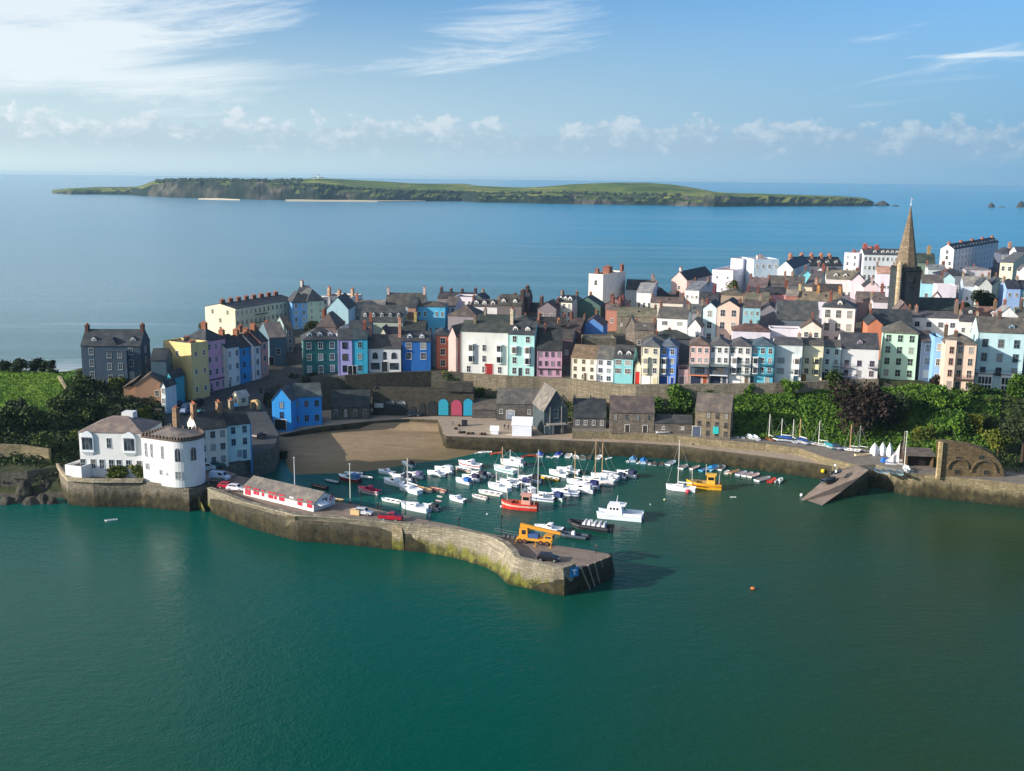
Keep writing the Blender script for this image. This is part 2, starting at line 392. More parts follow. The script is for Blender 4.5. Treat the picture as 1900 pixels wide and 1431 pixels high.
# harbour quays
solid('back_quay', [(517, 808, 2.5), (560, 798, 3.0), (600, 791, 3.4), (690, 781, 3.8), (760, 777, 3.9), (812, 779, 4), (820, 795, 4), (822, 804, 4), (828, 809, 4), (880, 811, 4), (940, 813, 4), (1010, 815, 4), (1100, 819, 4), (1179, 822, 4), (1258, 827, 4), (1321, 835, 4), (1419, 847, 4), (1500, 858, 4), (1550, 866, 4), (1575, 873, 4.2),
      (1590, 850, 4.2), (1500, 810, 4.2), (1350, 790, 4.2), (1200, 775, 4), (1060, 762, 4), (900, 758, 4), (760, 752, 4), (690, 755, 4), (600, 762, 3.8), (535, 770, 3.5)], [ground_mat('paving'), stone('665f50', 2)],
      'dark stained inner quay wall along the back of the harbour with a broad paved yard', 'quay')
solid('upper_quay', [(1062, 800, 6.2), (1130, 801, 6.2), (1200, 804, 6.2), (1258, 808, 6.2), (1340, 817, 6.2), (1419, 823, 6.2), (1482, 831, 6.1), (1529, 848, 5.9), (1593, 864, 5.7), (1625, 862, 5.8), (1652, 869, 5.8), (1694, 879, 5.8), (1800, 888, 5.8), (1910, 900, 5.8), (2100, 918, 5.8),
      (2100, 880, 6), (1900, 862, 6), (1735, 852, 6), (1660, 838, 6.1), (1590, 822, 6.1), (1480, 806, 6.2), (1380, 793, 6.3), (1290, 785, 6.3), (1100, 778, 6.3), (1062, 785, 6.3)], [ground_mat('concrete'), ST_Q],
      'upper stone quay running right past the parked dinghies to the frame edge', 'quay')
solid('slipway', [(1478, 934, -.5), (1511, 948, -.6), (1562, 912, 1.6), (1597, 884, 4.9), (1612, 872, 5.72), (1590, 863, 5.75), (1560, 871, 4.9), (1525, 894, 2.6)], [ground_mat('wet_paving'), stone('665f50', 2)],
      'wide paved slipway sloping down into the harbour on the right', 'slipway', -2)
# pier
TOP = [(385, 905), (420, 918), (450, 930), (500, 943), (540, 953), (548, 955), (600, 958), (670, 964), (733, 970), (745, 971), (800, 976), (850, 982), (880, 988), (909, 995), (935, 1007), (950, 1022), (956, 1034), (975, 1039), (1000, 1045), (1027, 1051), (1045, 1053), (1057, 1050), (1066, 1045)]
BOT = [(385, 946), (425, 955), (460, 964), (505, 978), (533, 989), (556, 991), (600, 998), (670, 1008), (728, 1018), (752, 1020), (800, 1030), (850, 1041), (875, 1049), (900, 1058), (922, 1072), (934, 1085), (942, 1087), (970, 1092), (1000, 1098), (1027, 1103), (1050, 1105), (1075, 1101), (1092, 1096)]
ptop = [at_z(a, b, 6.0 if i < 16 else 5.7) for i, (a, b) in enumerate(TOP)]
pbot = [at_z(a, b, -.3) for a, b in BOT]
pier = thing('harbour_pier', 'long curved stone harbour pier with parapet and green weed along its foot', 'pier', (0, 0, 0))
m = MB(); rings = []
for i, (t, b) in enumerate(zip(ptop, pbot)):
    a = ptop[max(0, i-1)]; c = ptop[min(len(ptop)-1, i+1)]; d = Vector((c.x-a.x, c.y-a.y, 0)).normalized(); nn = Vector((-d.y, d.x, 0))
    q = b-nn*.0; wid = 1.1
    rings.append([(q.x, q.y, -2), (lerp(q.x, t.x, .6), lerp(q.y, t.y, .6), 2.8), (t.x, t.y, t.z-.25), (t.x-nn.x*.12, t.y-nn.y*.12, t.z-.25), (t.x-nn.x*.12, t.y-nn.y*.12, t.z), (t.x+nn.x*wid, t.y+nn.y*wid, t.z), (t.x+nn.x*wid, t.y+nn.y*wid, 3), (t.x+nn.x*wid, t.y+nn.y*wid, -2)])
m.loft(rings); m.build('parapet_wall', ST_P, pier)
INN = [(430, 880), (470, 889), (520, 903), (615, 930), (665, 937), (744, 956), (847, 976), (887, 986), (960, 1000), (1040, 1013), (1093, 1021), (1129, 1028), (1133, 1033)]
deck = [at_z(a, b, 4.7) for a, b in INN]
outer = [Vector((p.x, p.y, 4.7)) for p in ptop]; outer = [p+Vector((.3, .5, 0)) for p in outer[:-1]]+[at_z(1072, 1056, 4.7)]
poly = [at_z(395, 893, 4.9)]+deck[::1]+outer[::-1]
P2 = deck+outer[::-1]
mm = solid('deck', P2, [ground_mat('wet_paving'), stone('5c574c', 2)], parent=pier, zb=-2)
# battered end face with timber fenders
e0, e1 = at_z(1072, 1058, 4.72), at_z(1133, 1031, 4.72)
f0, f1 = at_z(1092, 1097, -.3), at_z(1134, 1073, -.3)
m = MB(); m.quad((f0.x, f0.y, -.3), (f1.x, f1.y, -.3), (f1.x+1, f1.y+3, -.3), (e1.x+.2, e1.y+1, 4.68), (e1.x, e1.y, 4.68), (e0.x, e0.y, 4.68))
m.build('end_face', stone('4a4740', 2), pier)
m = MB()
k0 = at_z(1066, 1045, 5.7)
m.quad((k0.x, k0.y, 5.7), (e0.x, e0.y, 4.7), (f0.x, f0.y, -.3), (f0.x-1.5, f0.y+.1, -.3))
m.build('wall_return', ST_P, pier)
for i in range(5):
    t = (i+.5)/5; a = e0.lerp(e1, t); b = f0.lerp(f1, t); m = MB(); m.tube((a.x, a.y-.15, a.z+.1), (b.x, b.y-.2, -.5), .18, m=0); m.build('timber_fender', plain('8a8474'), pier)
for (a, b, c, d_) in ((537, 955, 541, 992), (734, 971, 739, 1021)):
    t = at_z(a+4, b, 5.6); u = at_z(c, d_, -.3); m = MB()
    m.loft([[(u.x-1.3, u.y-.3, -2), (u.x+1.5, u.y-1.0, -2), (u.x+1.6, u.y+5, -2), (u.x-1.2, u.y+5, -2)], [(t.x-1.1, t.y-.7, 5.5), (t.x+.9, t.y-1.1, 5.5), (t.x+1, t.y+.6, 5.5), (t.x-1, t.y+.6, 5.5)]])
    m.build('buttress', stone('b0a083', 1), pier)
# blue sign plate at the pier end
p = at_z(1066, 1056, 4.6); m = MB(); m.box(-.9, .9, -.1, .1, -.9, .9)
o = m.build('warning_sign', plain('2a7fb8'), None, (p.x-.1, p.y-1.0, 4.4)); o.rotation_euler[2] = .5; tag(o, 'small square blue sign with white markings on the rounded end of the pier', 'sign')
m = MB(); m.box(-.45, .45, -.13, -.11, .25, .55); m.box(-.12, .12, -.13, -.11, -.5, .2); m.build('sign_marks', plain('f2f2f2'), o)
# steps and wedge beside the pier root
m = MB(); a, b = at_z(349, 902, 5.2), at_z(378, 946, 0)
w0 = [at_z(347, 900, 5.3), at_z(356, 903, 5.3), at_z(380, 949, .2), at_z(347, 932, -.2)]
m.loft([[(w0[0].x, w0[0].y, 5.3), (w0[0].x, w0[0].y, -2), (w0[3].x, w0[3].y, -2), (w0[3].x, w0[3].y, 1)], [(w0[1].x, w0[1].y+1, 5.3), (w0[1].x, w0[1].y+1, -2), (w0[2].x, w0[2].y, -2), (w0[2].x, w0[2].y, .6)]])
tag(m.build('buttress_wall', stone('a8997c', 1)), 'triangular weed covered stone buttress beside the landing steps', 'buttress')
m = MB(); s0, s1 = at_z(368, 901, 5.1), at_z(398, 951, 0); d = (s1-s0); d.z = 0
nn = Vector((-d.y, d.x, 0)).normalized()*2.2
for i in range(14):
    t0, t1 = i/14, (i+1)/14; z = 5.1-5.3*t1; a = s0+d*t0; b = s0+d*t1
    m.prism([(a.x, a.y), (b.x, b.y), (b.x+nn.x, b.y+nn.y), (a.x+nn.x, a.y+nn.y)], -2, z)
tag(m.build('harbour_steps', stone('5a564c', 2)), 'narrow stone steps running down to the water at the pier root', 'steps')
# retaining walls below the terraces
def rwall(name, i0, i1, col, label, zlow, off=0, ztop=.7, wid=1.2):
    pts = [Vector(p) for p in WP[i0:i1+1]]; q = []
    for a, b in zip(pts, pts[1:]):
        for k in range(4): q.append(a.lerp(b, k/4))
    q.append(pts[-1])
    o = ribbon(q, wid, zlow, lambda p: p.z+ztop).build(name, stone(col)); tag(o, label, 'wall'); return o
rwall('retaining_wall', 2, 5, '4c4a42', 'dark stone retaining wall with arches below the blue and green houses', 1)
rwall('retaining_wall', 5, 9, '867c6a', 'tall brown stone retaining wall below the pale green house and the cottage terrace', 2)
rwall('retaining_wall', 9, 10, '8f8471', 'short brown wall section below the turquoise cottage', 4)
rwall('retaining_wall', 10, 14, '9a907e', 'long grey stone retaining wall above the ivy under the pastel terrace', 4)
# island ---------------------------------------------------------------
def island():
    # px, shoreline y, near crest y, ridge y
    T = [(97, 359, 357, 356), (130, 361, 352, 350), (180, 361, 350, 347), (245, 362, 348, 347), (262, 364, 350, 345), (285, 365, 341, 336), (320, 367, 336, 332.5), (400, 369, 336, 333), (480, 371, 338, 333.5), (540, 372, 343, 333), (590, 373, 345, 331), (640, 373, 349, 333),
         (700, 374, 354, 336), (760, 374, 356, 340), (800, 374, 357, 341), (860, 374, 358, 341), (890, 376, 360, 345), (960, 377, 360, 348), (1000, 378, 359, 347), (1060, 379, 360, 342), (1130, 380, 362, 339), (1200, 381, 363, 339), (1250, 382, 364, 343), (1300, 383, 366, 351),
         (1325, 384, 362, 356), (1350, 384, 363, 358), (1400, 383, 365, 359), (1500, 383, 366, 362), (1560, 383, 368, 364), (1600, 383, 370, 367), (1612, 383, 374, 373), (1620, 383, 382, 382)]
    m = MB(); K = 15; pxs = [97+i*4 for i in range(382)]
    for px in pxs:
        ysh = interp([(t[0], t[1]) for t in T], px); yc = interp([(t[0], t[2]) for t in T], px); yr = interp([(t[0], t[3]) for t in T], px)
        p0 = at_z(px, ysh, 0); D = p0.y
        zc = at_d(px, yc, D+40).z; zr = at_d(px, yr, D+620).z
        zr = max(zr, zc*.85)
        for k in range(K):
            if k == 0: d, z = -15, -8
            elif k == 1: d, z = 0+14*fbm(px*.06, 3), -2
            elif k <= 4: t = (k-1)/3; d = 40*t+25*(fbm(px*.05, 1)-.3)*t+18*(fbm(px*.11, 8+k)-.5); z = max(1, zc)*(t**.75)*(.8+.35*fbm(px*.08, k))
            elif k < 12: t = (k-4)/8; d = 40+580*t; z = lerp(max(1, zc), zr, sm(t))+(fbm(px*.03, k*.7, 5)-.5)*5*min(1, zc/30)
            elif k == 12: d, z = 620, zr
            elif k == 13: d, z = 800, zr*.6
            else: d, z = 900, -8
            q = at_d(px, ysh, D+d); m.v.append((q.x, D+d, z))
    for a in range(len(pxs)-1):
        for b in range(K-1):
            i = a*K+b; m.f.append((i, i+K, i+K+1, i+1)); m.mi.append(0)
    s = NT('island_ground'); g = s.n('NewGeometry'); x = s.n('SeparateXYZ'); s.l(g.outputs['Normal'], x.inputs[0])
    n1, n2 = s.noise(.006, 3), s.noise(.03, 4); n4 = s.noise(1, 3, s.pos((.0035, .012, 1)))
    fld = s.mix(s.mr(n1, .42, .6), (.10, .15, .02, 1), (.24, .25, .05, 1)); fld = s.mix(s.mr(n4, .53, .58, 0, .9), fld, (.010, .020, .010, 1))
    clf = s.mix(s.mr(n2, .4, .65), (.018, .020, .016, 1), (.12, .10, .075, 1)); clf = s.mix(s.mr(n1, .42, .55), clf, (.013, .022, .013, 1))
    k = s.mix(s.mr(x.outputs[2], .80, .93), clf, fld)
    struct(m.build('island', s.done(k, .95, .1)))
    pts = [at_z(a, b, 1.2) for a, b in ((530, 373), (600, 373.6), (700, 374.4), (790, 373.4), (700, 371.2), (600, 371), (530, 371.5))]
    m = MB(); m.prism([(p.x, p.y) for p in pts], -1, 3.0); struct(m.build('beach', plain('d8c8ae', .9)))
    pts = [at_z(a, b, 1.2) for a, b in ((368, 369.2), (405, 370), (445, 370.8), (405, 368.4))]
    m = MB(); m.prism([(p.x, p.y) for p in pts], -1, 2.5); struct(m.build('beach', plain('d8c8ae', .9)))
    # wood on the island
    m = MB(); R2 = random.Random(3)
    def iz(px):
        return interp([(t[0], t[1]) for t in T], px)
    for _ in range(900):
        if R2.random() < .45: px = R2.uniform(290, 560); dd = R2.uniform(60, 640)*R2.random()**.3
        elif R2.random() < .6: px = R2.uniform(560, 880); dd = R2.uniform(35, 120)
        else: px = R2.uniform(880, 1260); dd = R2.uniform(60, 200)*R2.random()
        ysh = iz(px); D = at_z(px, ysh, 0).y
        zc = at_d(px, interp([(t[0], t[2]) for t in T], px), D+40).z; zr = max(at_d(px, interp([(t[0], t[3]) for t in T], px), D+620).z, zc*.85)
        t = (dd-40)/580; z = lerp(zc, zr, sm(t)) if t > 0 else zc*.7
        q = at_d(px, ysh, D+dd); s_ = R2.uniform(5, 9)
        m.ball((q.x, q.y, z+s_*.2), s_, 5, 4, sz=R2.uniform(.5, .9))
    o = m.build('island_woodland', LF_DARK()); tag(o, None, None, kind='stuff')
    # rocks
    for i, (px, py, w, h, lab) in enumerate(((1640, 382, 52, 16, 'humped dark islet just off the right tip of the far island'), (1664, 383, 34, 4, 'very low flat reef beyond the humped islet off the far island'), (1841, 385, 26, 15, 'small pointed sea rock alone on the water near the right edge'), (1862, 385, 34, 2.5, 'low reef strip beside the pointed sea rock at right'), (1897, 385, 34, 20, 'pale based rocky islet cut by the right edge of the picture'))):
        q = at_z(px, py, 0); m = MB(); rings = []
        for k in range(6):
            t = k/5; rr = w/2*(1-t**1.6*.85); rings.append([(rr*cos(a*pi/5)*(1+.5*(fbm(a+i*9, k*.7)-.5)), rr*.6*sin(a*pi/5)*(1+.5*(fbm(a, k+i*7)-.5)), -2+(h+2)*t) for a in range(10)])
        m.loft(rings); o = m.build('sea_rock', ground_mat('rock'), None, (q.x, q.y+w*.3, 0)); tag(o, lab, 'rock')
    q = at_d(591, 331, at_z(591, 373, 0).y+560); lh = thing('lighthouse', 'tiny white lighthouse with lantern on the crest of the far island', 'lighthouse', (q.x, q.y, q.z-3))
    m = MB(); m.tube((0, 0, -3), (0, 0, 13), 3.2, 2.4, 10); m.build('tower', paint('f2f2ee'), lh)
    m = MB(); m.tube((0, 0, 13.2), (0, 0, 16), 1.8, 1.8, 8); m.tube((0, 0, 16), (0, 0, 18), 2, .2, 8); m.build('lantern', plain('50606a'), lh)
    for dx, lab in ((-14, 'low white keeper house left of the far lighthouse'), (12, 'low white keeper house right of the far lighthouse')):
        h = thing('keeper_house', lab, 'house', (q.x+dx, q.y, q.z-4)); m = MB(); m.box(-6, 6, -4, 4, -2, 5); m.build('wall', paint('efefea'), h)
        m = MB(); m.loft([[(-6.4, -4.4, 5), (-6.4, 4.4, 5), (-6.4, 0, 8)], [(6.4, -4.4, 5), (6.4, 4.4, 5), (6.4, 0, 8)]]); m.build('roof', slate('5c5f66'), h)
island()
# ------------------------------------------------------------------ buildings
_wm = {}
def win_mesh(w, h, fc, style):
    k = (round(w, 1), round(h, 1), fc, style)
    if k in _wm: return _wm[k]
    w, h = k[0], k[1]; m = MB(); t = .08
    if style == 'arch':
        n = 8; o = [(-w/2, 0), (-w/2, h-w/2)]+[(-w/2*cos(pi*i/n), h-w/2+w/2*sin(pi*i/n)) for i in range(1, n)]+[(w/2, h-w/2), (w/2, 0)]
        for (a, b), (c, d) in zip(o, o[1:]): m.quad((a, -.09, b), (c, -.09, d), (c*.82, -.09, d*.93+.03), (a*.82, -.09, b*.93+.03)); m.quad((a, -.09, b), (a, 0, b), (c, 0, d), (c, -.09, d))
        m.box(-.03, .03, -.07, 0, 0, h*.97)
        g = MB(); g.quad(*[(x*.9, -.03, z*.97) for x, z in o][::-1])
    else:
        if fc: # surround
            m.box(-w/2-t, -w/2, -.09, 0, -t, h+t); m.box(w/2, w/2+t, -.09, 0, -t, h+t); m.box(-w/2, w/2, -.09, 0, h, h+t); m.box(-w/2-.12, w/2+.12, -.16, 0, -t*1.5, 0)
        b = .022
        m.box(-b, b, -.06, 0, 0, h); m.box(-w/2, w/2, -.063, 0, h/2-b, h/2+b)
        if w > 1.5: m.box(-w/4-b, -w/4+b, -.06, 0, 0, h); m.box(w/4-b, w/4+b, -.06, 0, 0, h)
        g = MB(); g.box(-w/2, w/2, -.03, 0, 0, h)
    fm = plain(fc if fc else 'e8e6e0')
    _wm[k] = (m.mesh('window', [fm]), g.mesh('pane', [glass()])); return _wm[k]
def window(par, x, z, w=1.0, h=1.6, fc='ecebe6', y=0.0, rz=0, style='', name='window', pane=True):
    a, b = win_mesh(w, h, fc, style)
    o = put(name, a, par, (x, y, z), rz); put('pane', b, o)
    return o
_dm = {}
def door(par, x, z, w, h, col, y=0.0, rz=0, arch=False, name='door'):
    k = (w, h, col, arch)
    if k not in _dm:
        m = MB(); m.box(-w/2, w/2, -.06, 0, 0, h, 0); m.box(-w/2-.12, -w/2, -.1, 0, 0, h+.12, 1); m.box(w/2, w/2+.12, -.1, 0, 0, h+.12, 1); m.box(-w/2, w/2, -.1, 0, h, h+.12, 1)
        m.box(-w/2+.12, w/2-.12, -.075, -.06, h*.1, h*.45, 0)
        _dm[k] = m.mesh('door', [plain(col), plain('e6e2da')])
    return put(name, _dm[k], par, (x, y, z), rz)
_cm = {}
def chimney(par, x, y, z, col='a8583f', w=1.0, l=2.0, h=1.8, rz=0):
    if col[0] not in 'de': col = ''.join('%02x' % int(int(col[i:i+2], 16)*.72+105*.28) for i in (0, 2, 4))
    k = (col, w, l, h)
    if k not in _cm:
        m = MB(); m.box(-w/2, w/2, -l/2, l/2, -1.6, h); m.box(-w/2-.08, w/2+.08, -l/2-.08, l/2+.08, h, h+.18)
        n = max(2, int(l/.45))
        for i in range(n): yy = -l/2+l*(i+.5)/n; m.tube((0, yy, h+.18), (0, yy, h+.7), .15, .12, 6, 1)
        _cm[k] = m.mesh('chimney', [stone(col), plain('b4694a', .8)])
    return put('chimney', _cm[k], par, (x, y, z), rz)
_dr = {}
def dormer(par, x, y, z, w=1.3, h=1.4, dep=2.4, rz=0, col='efefec', flat=False):
    k = (w, h, dep, col, flat)
    if k not in _dr:
        m = MB(); m.box(-w/2, w/2, 0, dep, 0, h, 0)
        if flat: m.box(-w/2-.15, w/2+.15, -.2, dep, h, h+.15, 1)
        else:
            m.loft([[(-w/2-.15, -.15, h), (w/2+.15, -.15, h), (0, -.15, h+w*.45)], [(-w/2-.15, dep, h), (w/2+.15, dep, h), (0, dep, h+w*.45)]], 1)
            m.quad((-w/2, -.16, h), (w/2, -.16, h), (0, -.16, h+w*.4), m=0)
        m.box(-w*.32, w*.32, -.04, 0, h*.15, h*.88, 2); m.box(-.03, .03, -.07, 0, h*.15, h*.88, 0)
        _dr[k] = m.mesh('dormer', [plain(col), slate('4a4e58'), glass()])
    return put('dormer', _dr[k], par, (x, y, z), rz)
GR = 'houses in the row climbing from the harbour'
GF, GB = 'houses on the harbour-front terrace', 'town houses behind the terrace'
def house(label, xl, xr, ye, yb, r, dep, roof, wc, rc, rows=2, cols=2, z=None, name='town_house', cat='house', group=None, rh=None, fh=None, ww=1.0, wh=1.5, fc='ecebe6',
          ch=(), chc='a8583f', dm=(), bays=(), balc=(), dr=None, right=None, left=None, skip=(), D=None, mat=None, arch='', tall=None, shop=None, base=None, sill=0, extra=None, over=.3, gable_col=None, foot=5.0, quoin=None):
    rr = radians(r)
    if z is not None and foot == 5.0: foot = .5 if (group != GR) else 2
    if D is not None: P0 = at_d(xl, yb, D); P0.z = zg(P0.x, D) if z is None else z
    elif z is not None: P0 = at_z(xl, yb, z)
    else: P0 = march(xl, yb)
    dx = Vector((cos(rr), -sin(rr), 0)); dy = Vector((sin(rr), cos(rr), 0))
    w = bis(lambda t: proj(P0+dx*t)[0]-xr, .5, 90)
    ze = bis(lambda t: proj((P0.x, P0.y, t))[1]-ye, P0.z, P0.z+90); H = ze-P0.z
    if isinstance(dep, tuple): PR = P0+dx*w+Vector((0, 0, H)); d = bis(lambda t: proj(PR+dy*t)[0]-dep[0], .5, 120)
    else: d = dep
    root = thing(name, label, cat, P0, -rr, group)
    wm = mat or paint(wc); rh = rh if rh is not None else (d*.36 if roof in 'gh' else w*.42)
    if group == GB and roof in 'ghf': rh *= .74
    m = MB()
    for p in (((0, 0), (w, 0)), ((w, 0), (w, d)), ((w, d), (0, d)), ((0, d), (0, 0))):
        (a, b), (c, e) = p; m.quad((a, b, -foot), (c, e, -foot), (c, e, H), (a, b, H))
    if roof == 'g':
        m.quad((0, d, H), (0, 0, H), (0, d/2, H+rh)); m.quad((w, 0, H), (w, d, H), (w, d/2, H+rh))
    elif roof == 'f':
        m.quad((0, 0, H), (w, 0, H), (w/2, 0, H+rh)); m.quad((w, d, H), (0, d, H), (w/2, d, H+rh))
    elif roof == 'p':
        for a in ((0, w, 0, .35), (0, w, d-.35, d), (0, .35, .35, d-.35), (w-.35, w, .35, d-.35)): m.box(*a, H, H+.7)
        m.quad((0, 0, H-.05), (w, 0, H-.05), (w, d, H-.05), (0, d, H-.05))
    else: m.quad((0, 0, H-.01), (w, 0, H-.01), (w, d, H-.01), (0, d, H-.01))
    m.build('wall', wm, root)
    v = over; th = .16; rm = MB()
    if roof == 'g':
        for s_ in (0, 1):
            y0 = -v if s_ == 0 else d+v; z0 = H-v*rh/(d/2)
            rm.loft([[(-.12, y0, z0+th), (-.12, d/2, H+rh+th), (-.12, d/2, H+rh), (-.12, y0, z0)], [(w+.12, y0, z0+th), (w+.12, d/2, H+rh+th), (w+.12, d/2, H+rh), (w+.12, y0, z0)]])
        rz0 = H+rh
    elif roof == 'f':
        for s_ in (0, 1):
            x0 = -v if s_ == 0 else w+v; z0 = H-v*rh/(w/2)
            rm.loft([[(x0, -.25, z0+th), (w/2, -.25, H+rh+th), (w/2, -.25, H+rh), (x0, -.25, z0)], [(x0, d+.1, z0+th), (w/2, d+.1, H+rh+th), (w/2, d+.1, H+rh), (x0, d+.1, z0)]])
        rz0 = H+rh
    elif roof == 'h':
        k = min(w, d)/2*.95; a = (-v, -v, H); b = (w+v, -v, H); c = (w+v, d+v, H); e = (-v, d+v, H)
        if w >= d: p, q = (k, d/2, H+rh), (w-k, d/2, H+rh); rm.quad(a, b, q, p); rm.quad(b, c, q); rm.quad(c, e, p, q); rm.quad(e, a, p)
        else: p, q = (w/2, k, H+rh), (w/2, d-k, H+rh); rm.quad(a, b, p); rm.quad(b, c, q, p); rm.quad(c, e, q); rm.quad(e, a, p, q)
        rm.box(-v, w+v, -v, d+v, H-.15, H-.01); rz0 = H+rh
    elif roof == 'l': # ridge running back (long side visible)
        for s_ in (0, 1):
            x0 = -v if s_ == 0 else w+v
            rm.loft([[(x0, -.1, H-.1+th), (w/2, -.1, H+rh+th), (w/2, -.1, H+rh), (x0, -.1, H-.1)], [(x0, d+.1, H-.1+th), (w/2, d+.1, H+rh+th), (w/2, d+.1, H+rh), (x0, d+.1, H-.1)]])
        m2 = MB(); m2.quad((0, 0, H), (w, 0, H), (w/2, 0, H+rh)); m2.build('gable_wall', wm, root); rz0 = H+rh
    else:
        rm.box(.36, w-.36, .36, d-.36, H, H+.12); rz0 = H
    ro = rm.build('roof', slate(rc), root)
    for c in ch:
        cx, cy = c[0], c[1]; hh = c[2] if len(c) > 2 else 1.6
        if roof == 'p': zz = H+.3
        elif roof in ('g', 'h'): zz = H+rh*(1-abs(cy-.5)*2)
        else: zz = H+rh*(1-abs(cx-.5)*2)
        lw, ll = (c[3], c[4]) if len(c) > 4 else (.9, 1.9)
        chimney(ro, min(max(cx*w, .5), w-.5), cy*d, zz, chc, lw, ll, hh)
    if group == GB and roof in 'gfh' and w > 4:
        rnd = random.Random(int(xl*7+ye)); opts = ('8a5244', 'a08a76', 'c0a890', '6e564c', '9c6a56')
        if not ch:
            for c_ in ((.03, .5), (.97, .5)) if roof == 'g' else ((.5, .8),):
                chimney(ro, c_[0]*w, c_[1]*d, H+rh*(1-abs((c_[1] if roof != 'f' else c_[0])-.5)*2), rnd.choice(opts), .8, rnd.choice((1.2, 1.8)), rnd.choice((.9, 1.2, 1.5)))
        if rnd.random() < .6 and roof == 'g' and not dm:
            sk = MB(); sk.box(-.45, .45, -.05, .05, 0, .9); o_ = sk.build('skylight', glass(), ro, (w*rnd.uniform(.25, .75), d*.22, H+rh*.44+.2)); o_.rotation_euler[0] = -(pi/2-math.atan2(rh, d/2))
    if group in (GF, GR) and z is not None:
        dp_ = MB(); dp_.tube((.18, -.1, .1), (.18, -.1, H-.1), .05, .05, 5); dp_.build('drainpipe', plain('5c6066'), root)
        dp_ = MB(); dp_.box(0, w, -.09, 0, H-.35, H-.12); dp_.build('cornice', paint(wc), root)
    for q in dm:
        if roof == 'g' or roof == 'h': dormer(ro, q*w, d*.12, H+rh*.12, w=min(1.5, w*.22), h=1.25, dep=d*.3, col=fc or 'efefec')
        elif roof == 'l': pass
    fh = fh or H/max(rows, 1); cn = cols if isinstance(cols, (list, tuple)) else [cols]*rows
    for i in range(rows):
        n = cn[i]; zc = H-fh*i-fh*.5-wh/2+sill
        if zc < .1 and H > 3: continue
        for j in range(n):
            if (i, j) in skip: continue
            window(root, (j+.5)/n*w, zc, min(ww, w/n*.6), wh, fc, style=arch)
    for (x, i0, i1, bw) in bays: # bay windows spanning rows i0..i1
        zt = H-fh*i0-fh*.18; zb = H-fh*(i1+1)+fh*.12; b = MB(); bd = .9
        b.prism([(-bw/2, 0), (-bw/2*.62, -bd), (bw/2*.62, -bd), (bw/2, 0)], zb, zt); b.prism([(-bw/2-.12, 0), (-bw/2*.66, -bd-.14), (bw/2*.66, -bd-.14), (bw/2+.12, 0)], zt, zt+.18, 0)
        bo = b.build('bay_window', plain('f1f0ec') if base is None else plain(base), root, (x*w, -.003, 0))
        for i in range(i0, i1+1):
            zc = H-fh*i-fh*.5-wh/2
            a = MB(); a.box(-bw*.27, bw*.27, -bd-.03, -bd, zc, zc+wh*.95)
            for sg in (-1, 1):
                x0, x1 = sg*bw*.34, sg*bw*.46; y0, y1 = -bd*.82, -bd*.2; nx = -.03*sg*-1
                q4 = ((x0+nx, y0, zc), (x1+nx, y1, zc), (x1+nx, y1, zc+wh*.95), (x0+nx, y0, zc+wh*.95)); a.quad(*(q4 if sg > 0 else q4[::-1]))
            a.build('pane', glass(), bo)
    for (x0, x1, i, cc) in balc:
        zc = H-fh*(i+1)+.25; b = MB(); xa, xb = x0*w, x1*w
        b.box(xa, xb, -1.2, 0, zc-.12, zc, 0)
        for t in range(int((xb-xa)/.4)+1): xx = xa+t*.4; b.box(xx, xx+.05, -1.18, -1.13, zc, zc+1, 0)
        b.box(xa, xb, -1.2, -1.1, zc+1, zc+1.08, 0); b.box(xa, xa+.06, -1.2, 0, zc+.95, zc+1.05, 0); b.box(xb-.06, xb, -1.2, 0, zc+.95, zc+1.05, 0)
        b.build('balcony', plain(cc), root)
    if dr:
        for q in (dr if isinstance(dr, list) else [dr]): door(root, q[0]*w, .05, q[2] if len(q) > 2 else 1.1, q[3] if len(q) > 3 else 2.3, q[1], name=q[4] if len(q) > 4 else 'door')
    if shop: # strip above the ground floor
        b = MB(); b.box(.2, w-.2, -.35, 0, fh-.5, fh-.15); b.build('shop_canopy', plain(shop), root)
    for side, sp in (('R', right), ('L', left)):
        if not sp: continue
        n, rws = sp[0], sp[1]; f2 = sp[2] if len(sp) > 2 else fh
        for i in range(rws):
            zc = H-f2*i-f2*.5-wh/2
            for j in range(n):
                yy = (j+.5)/n*d
                window(root, w if side == 'R' else 0, zc, min(ww, d/n*.5), wh, fc, y=yy, rz=pi/2 if side == 'R' else -pi/2)
    root['_w'] = w
    del root['_w']
    if extra: extra(root, w, d, H, rz0, ro)
    return root
# ------------------------------------------------------------------ the town, house by house (pixel columns, eave row, base row, turn)
GF, GB, GR, GH = 'houses on the harbour-front terrace', 'town houses behind the terrace', 'houses in the row climbing from the harbour', 'large seafront hotels and terraces on the far side'
SD, SM, SB, SO = '343b48', '4c5059', '5c5149', '6e5a45'
H = house
def MB_box(root, w, d, Hh):
    m = MB(); m.box(w, w+.25, -.2, d+.2, -4, Hh-.1); m.build('side_wall', paint('2c86d4'), root)
def turq(root, w):
    m = MB(); m.box(w*.52, w*.68, -.15, 0, 1.2, 3.2); m.build('notice_board', plain('2cb4b4'), root)
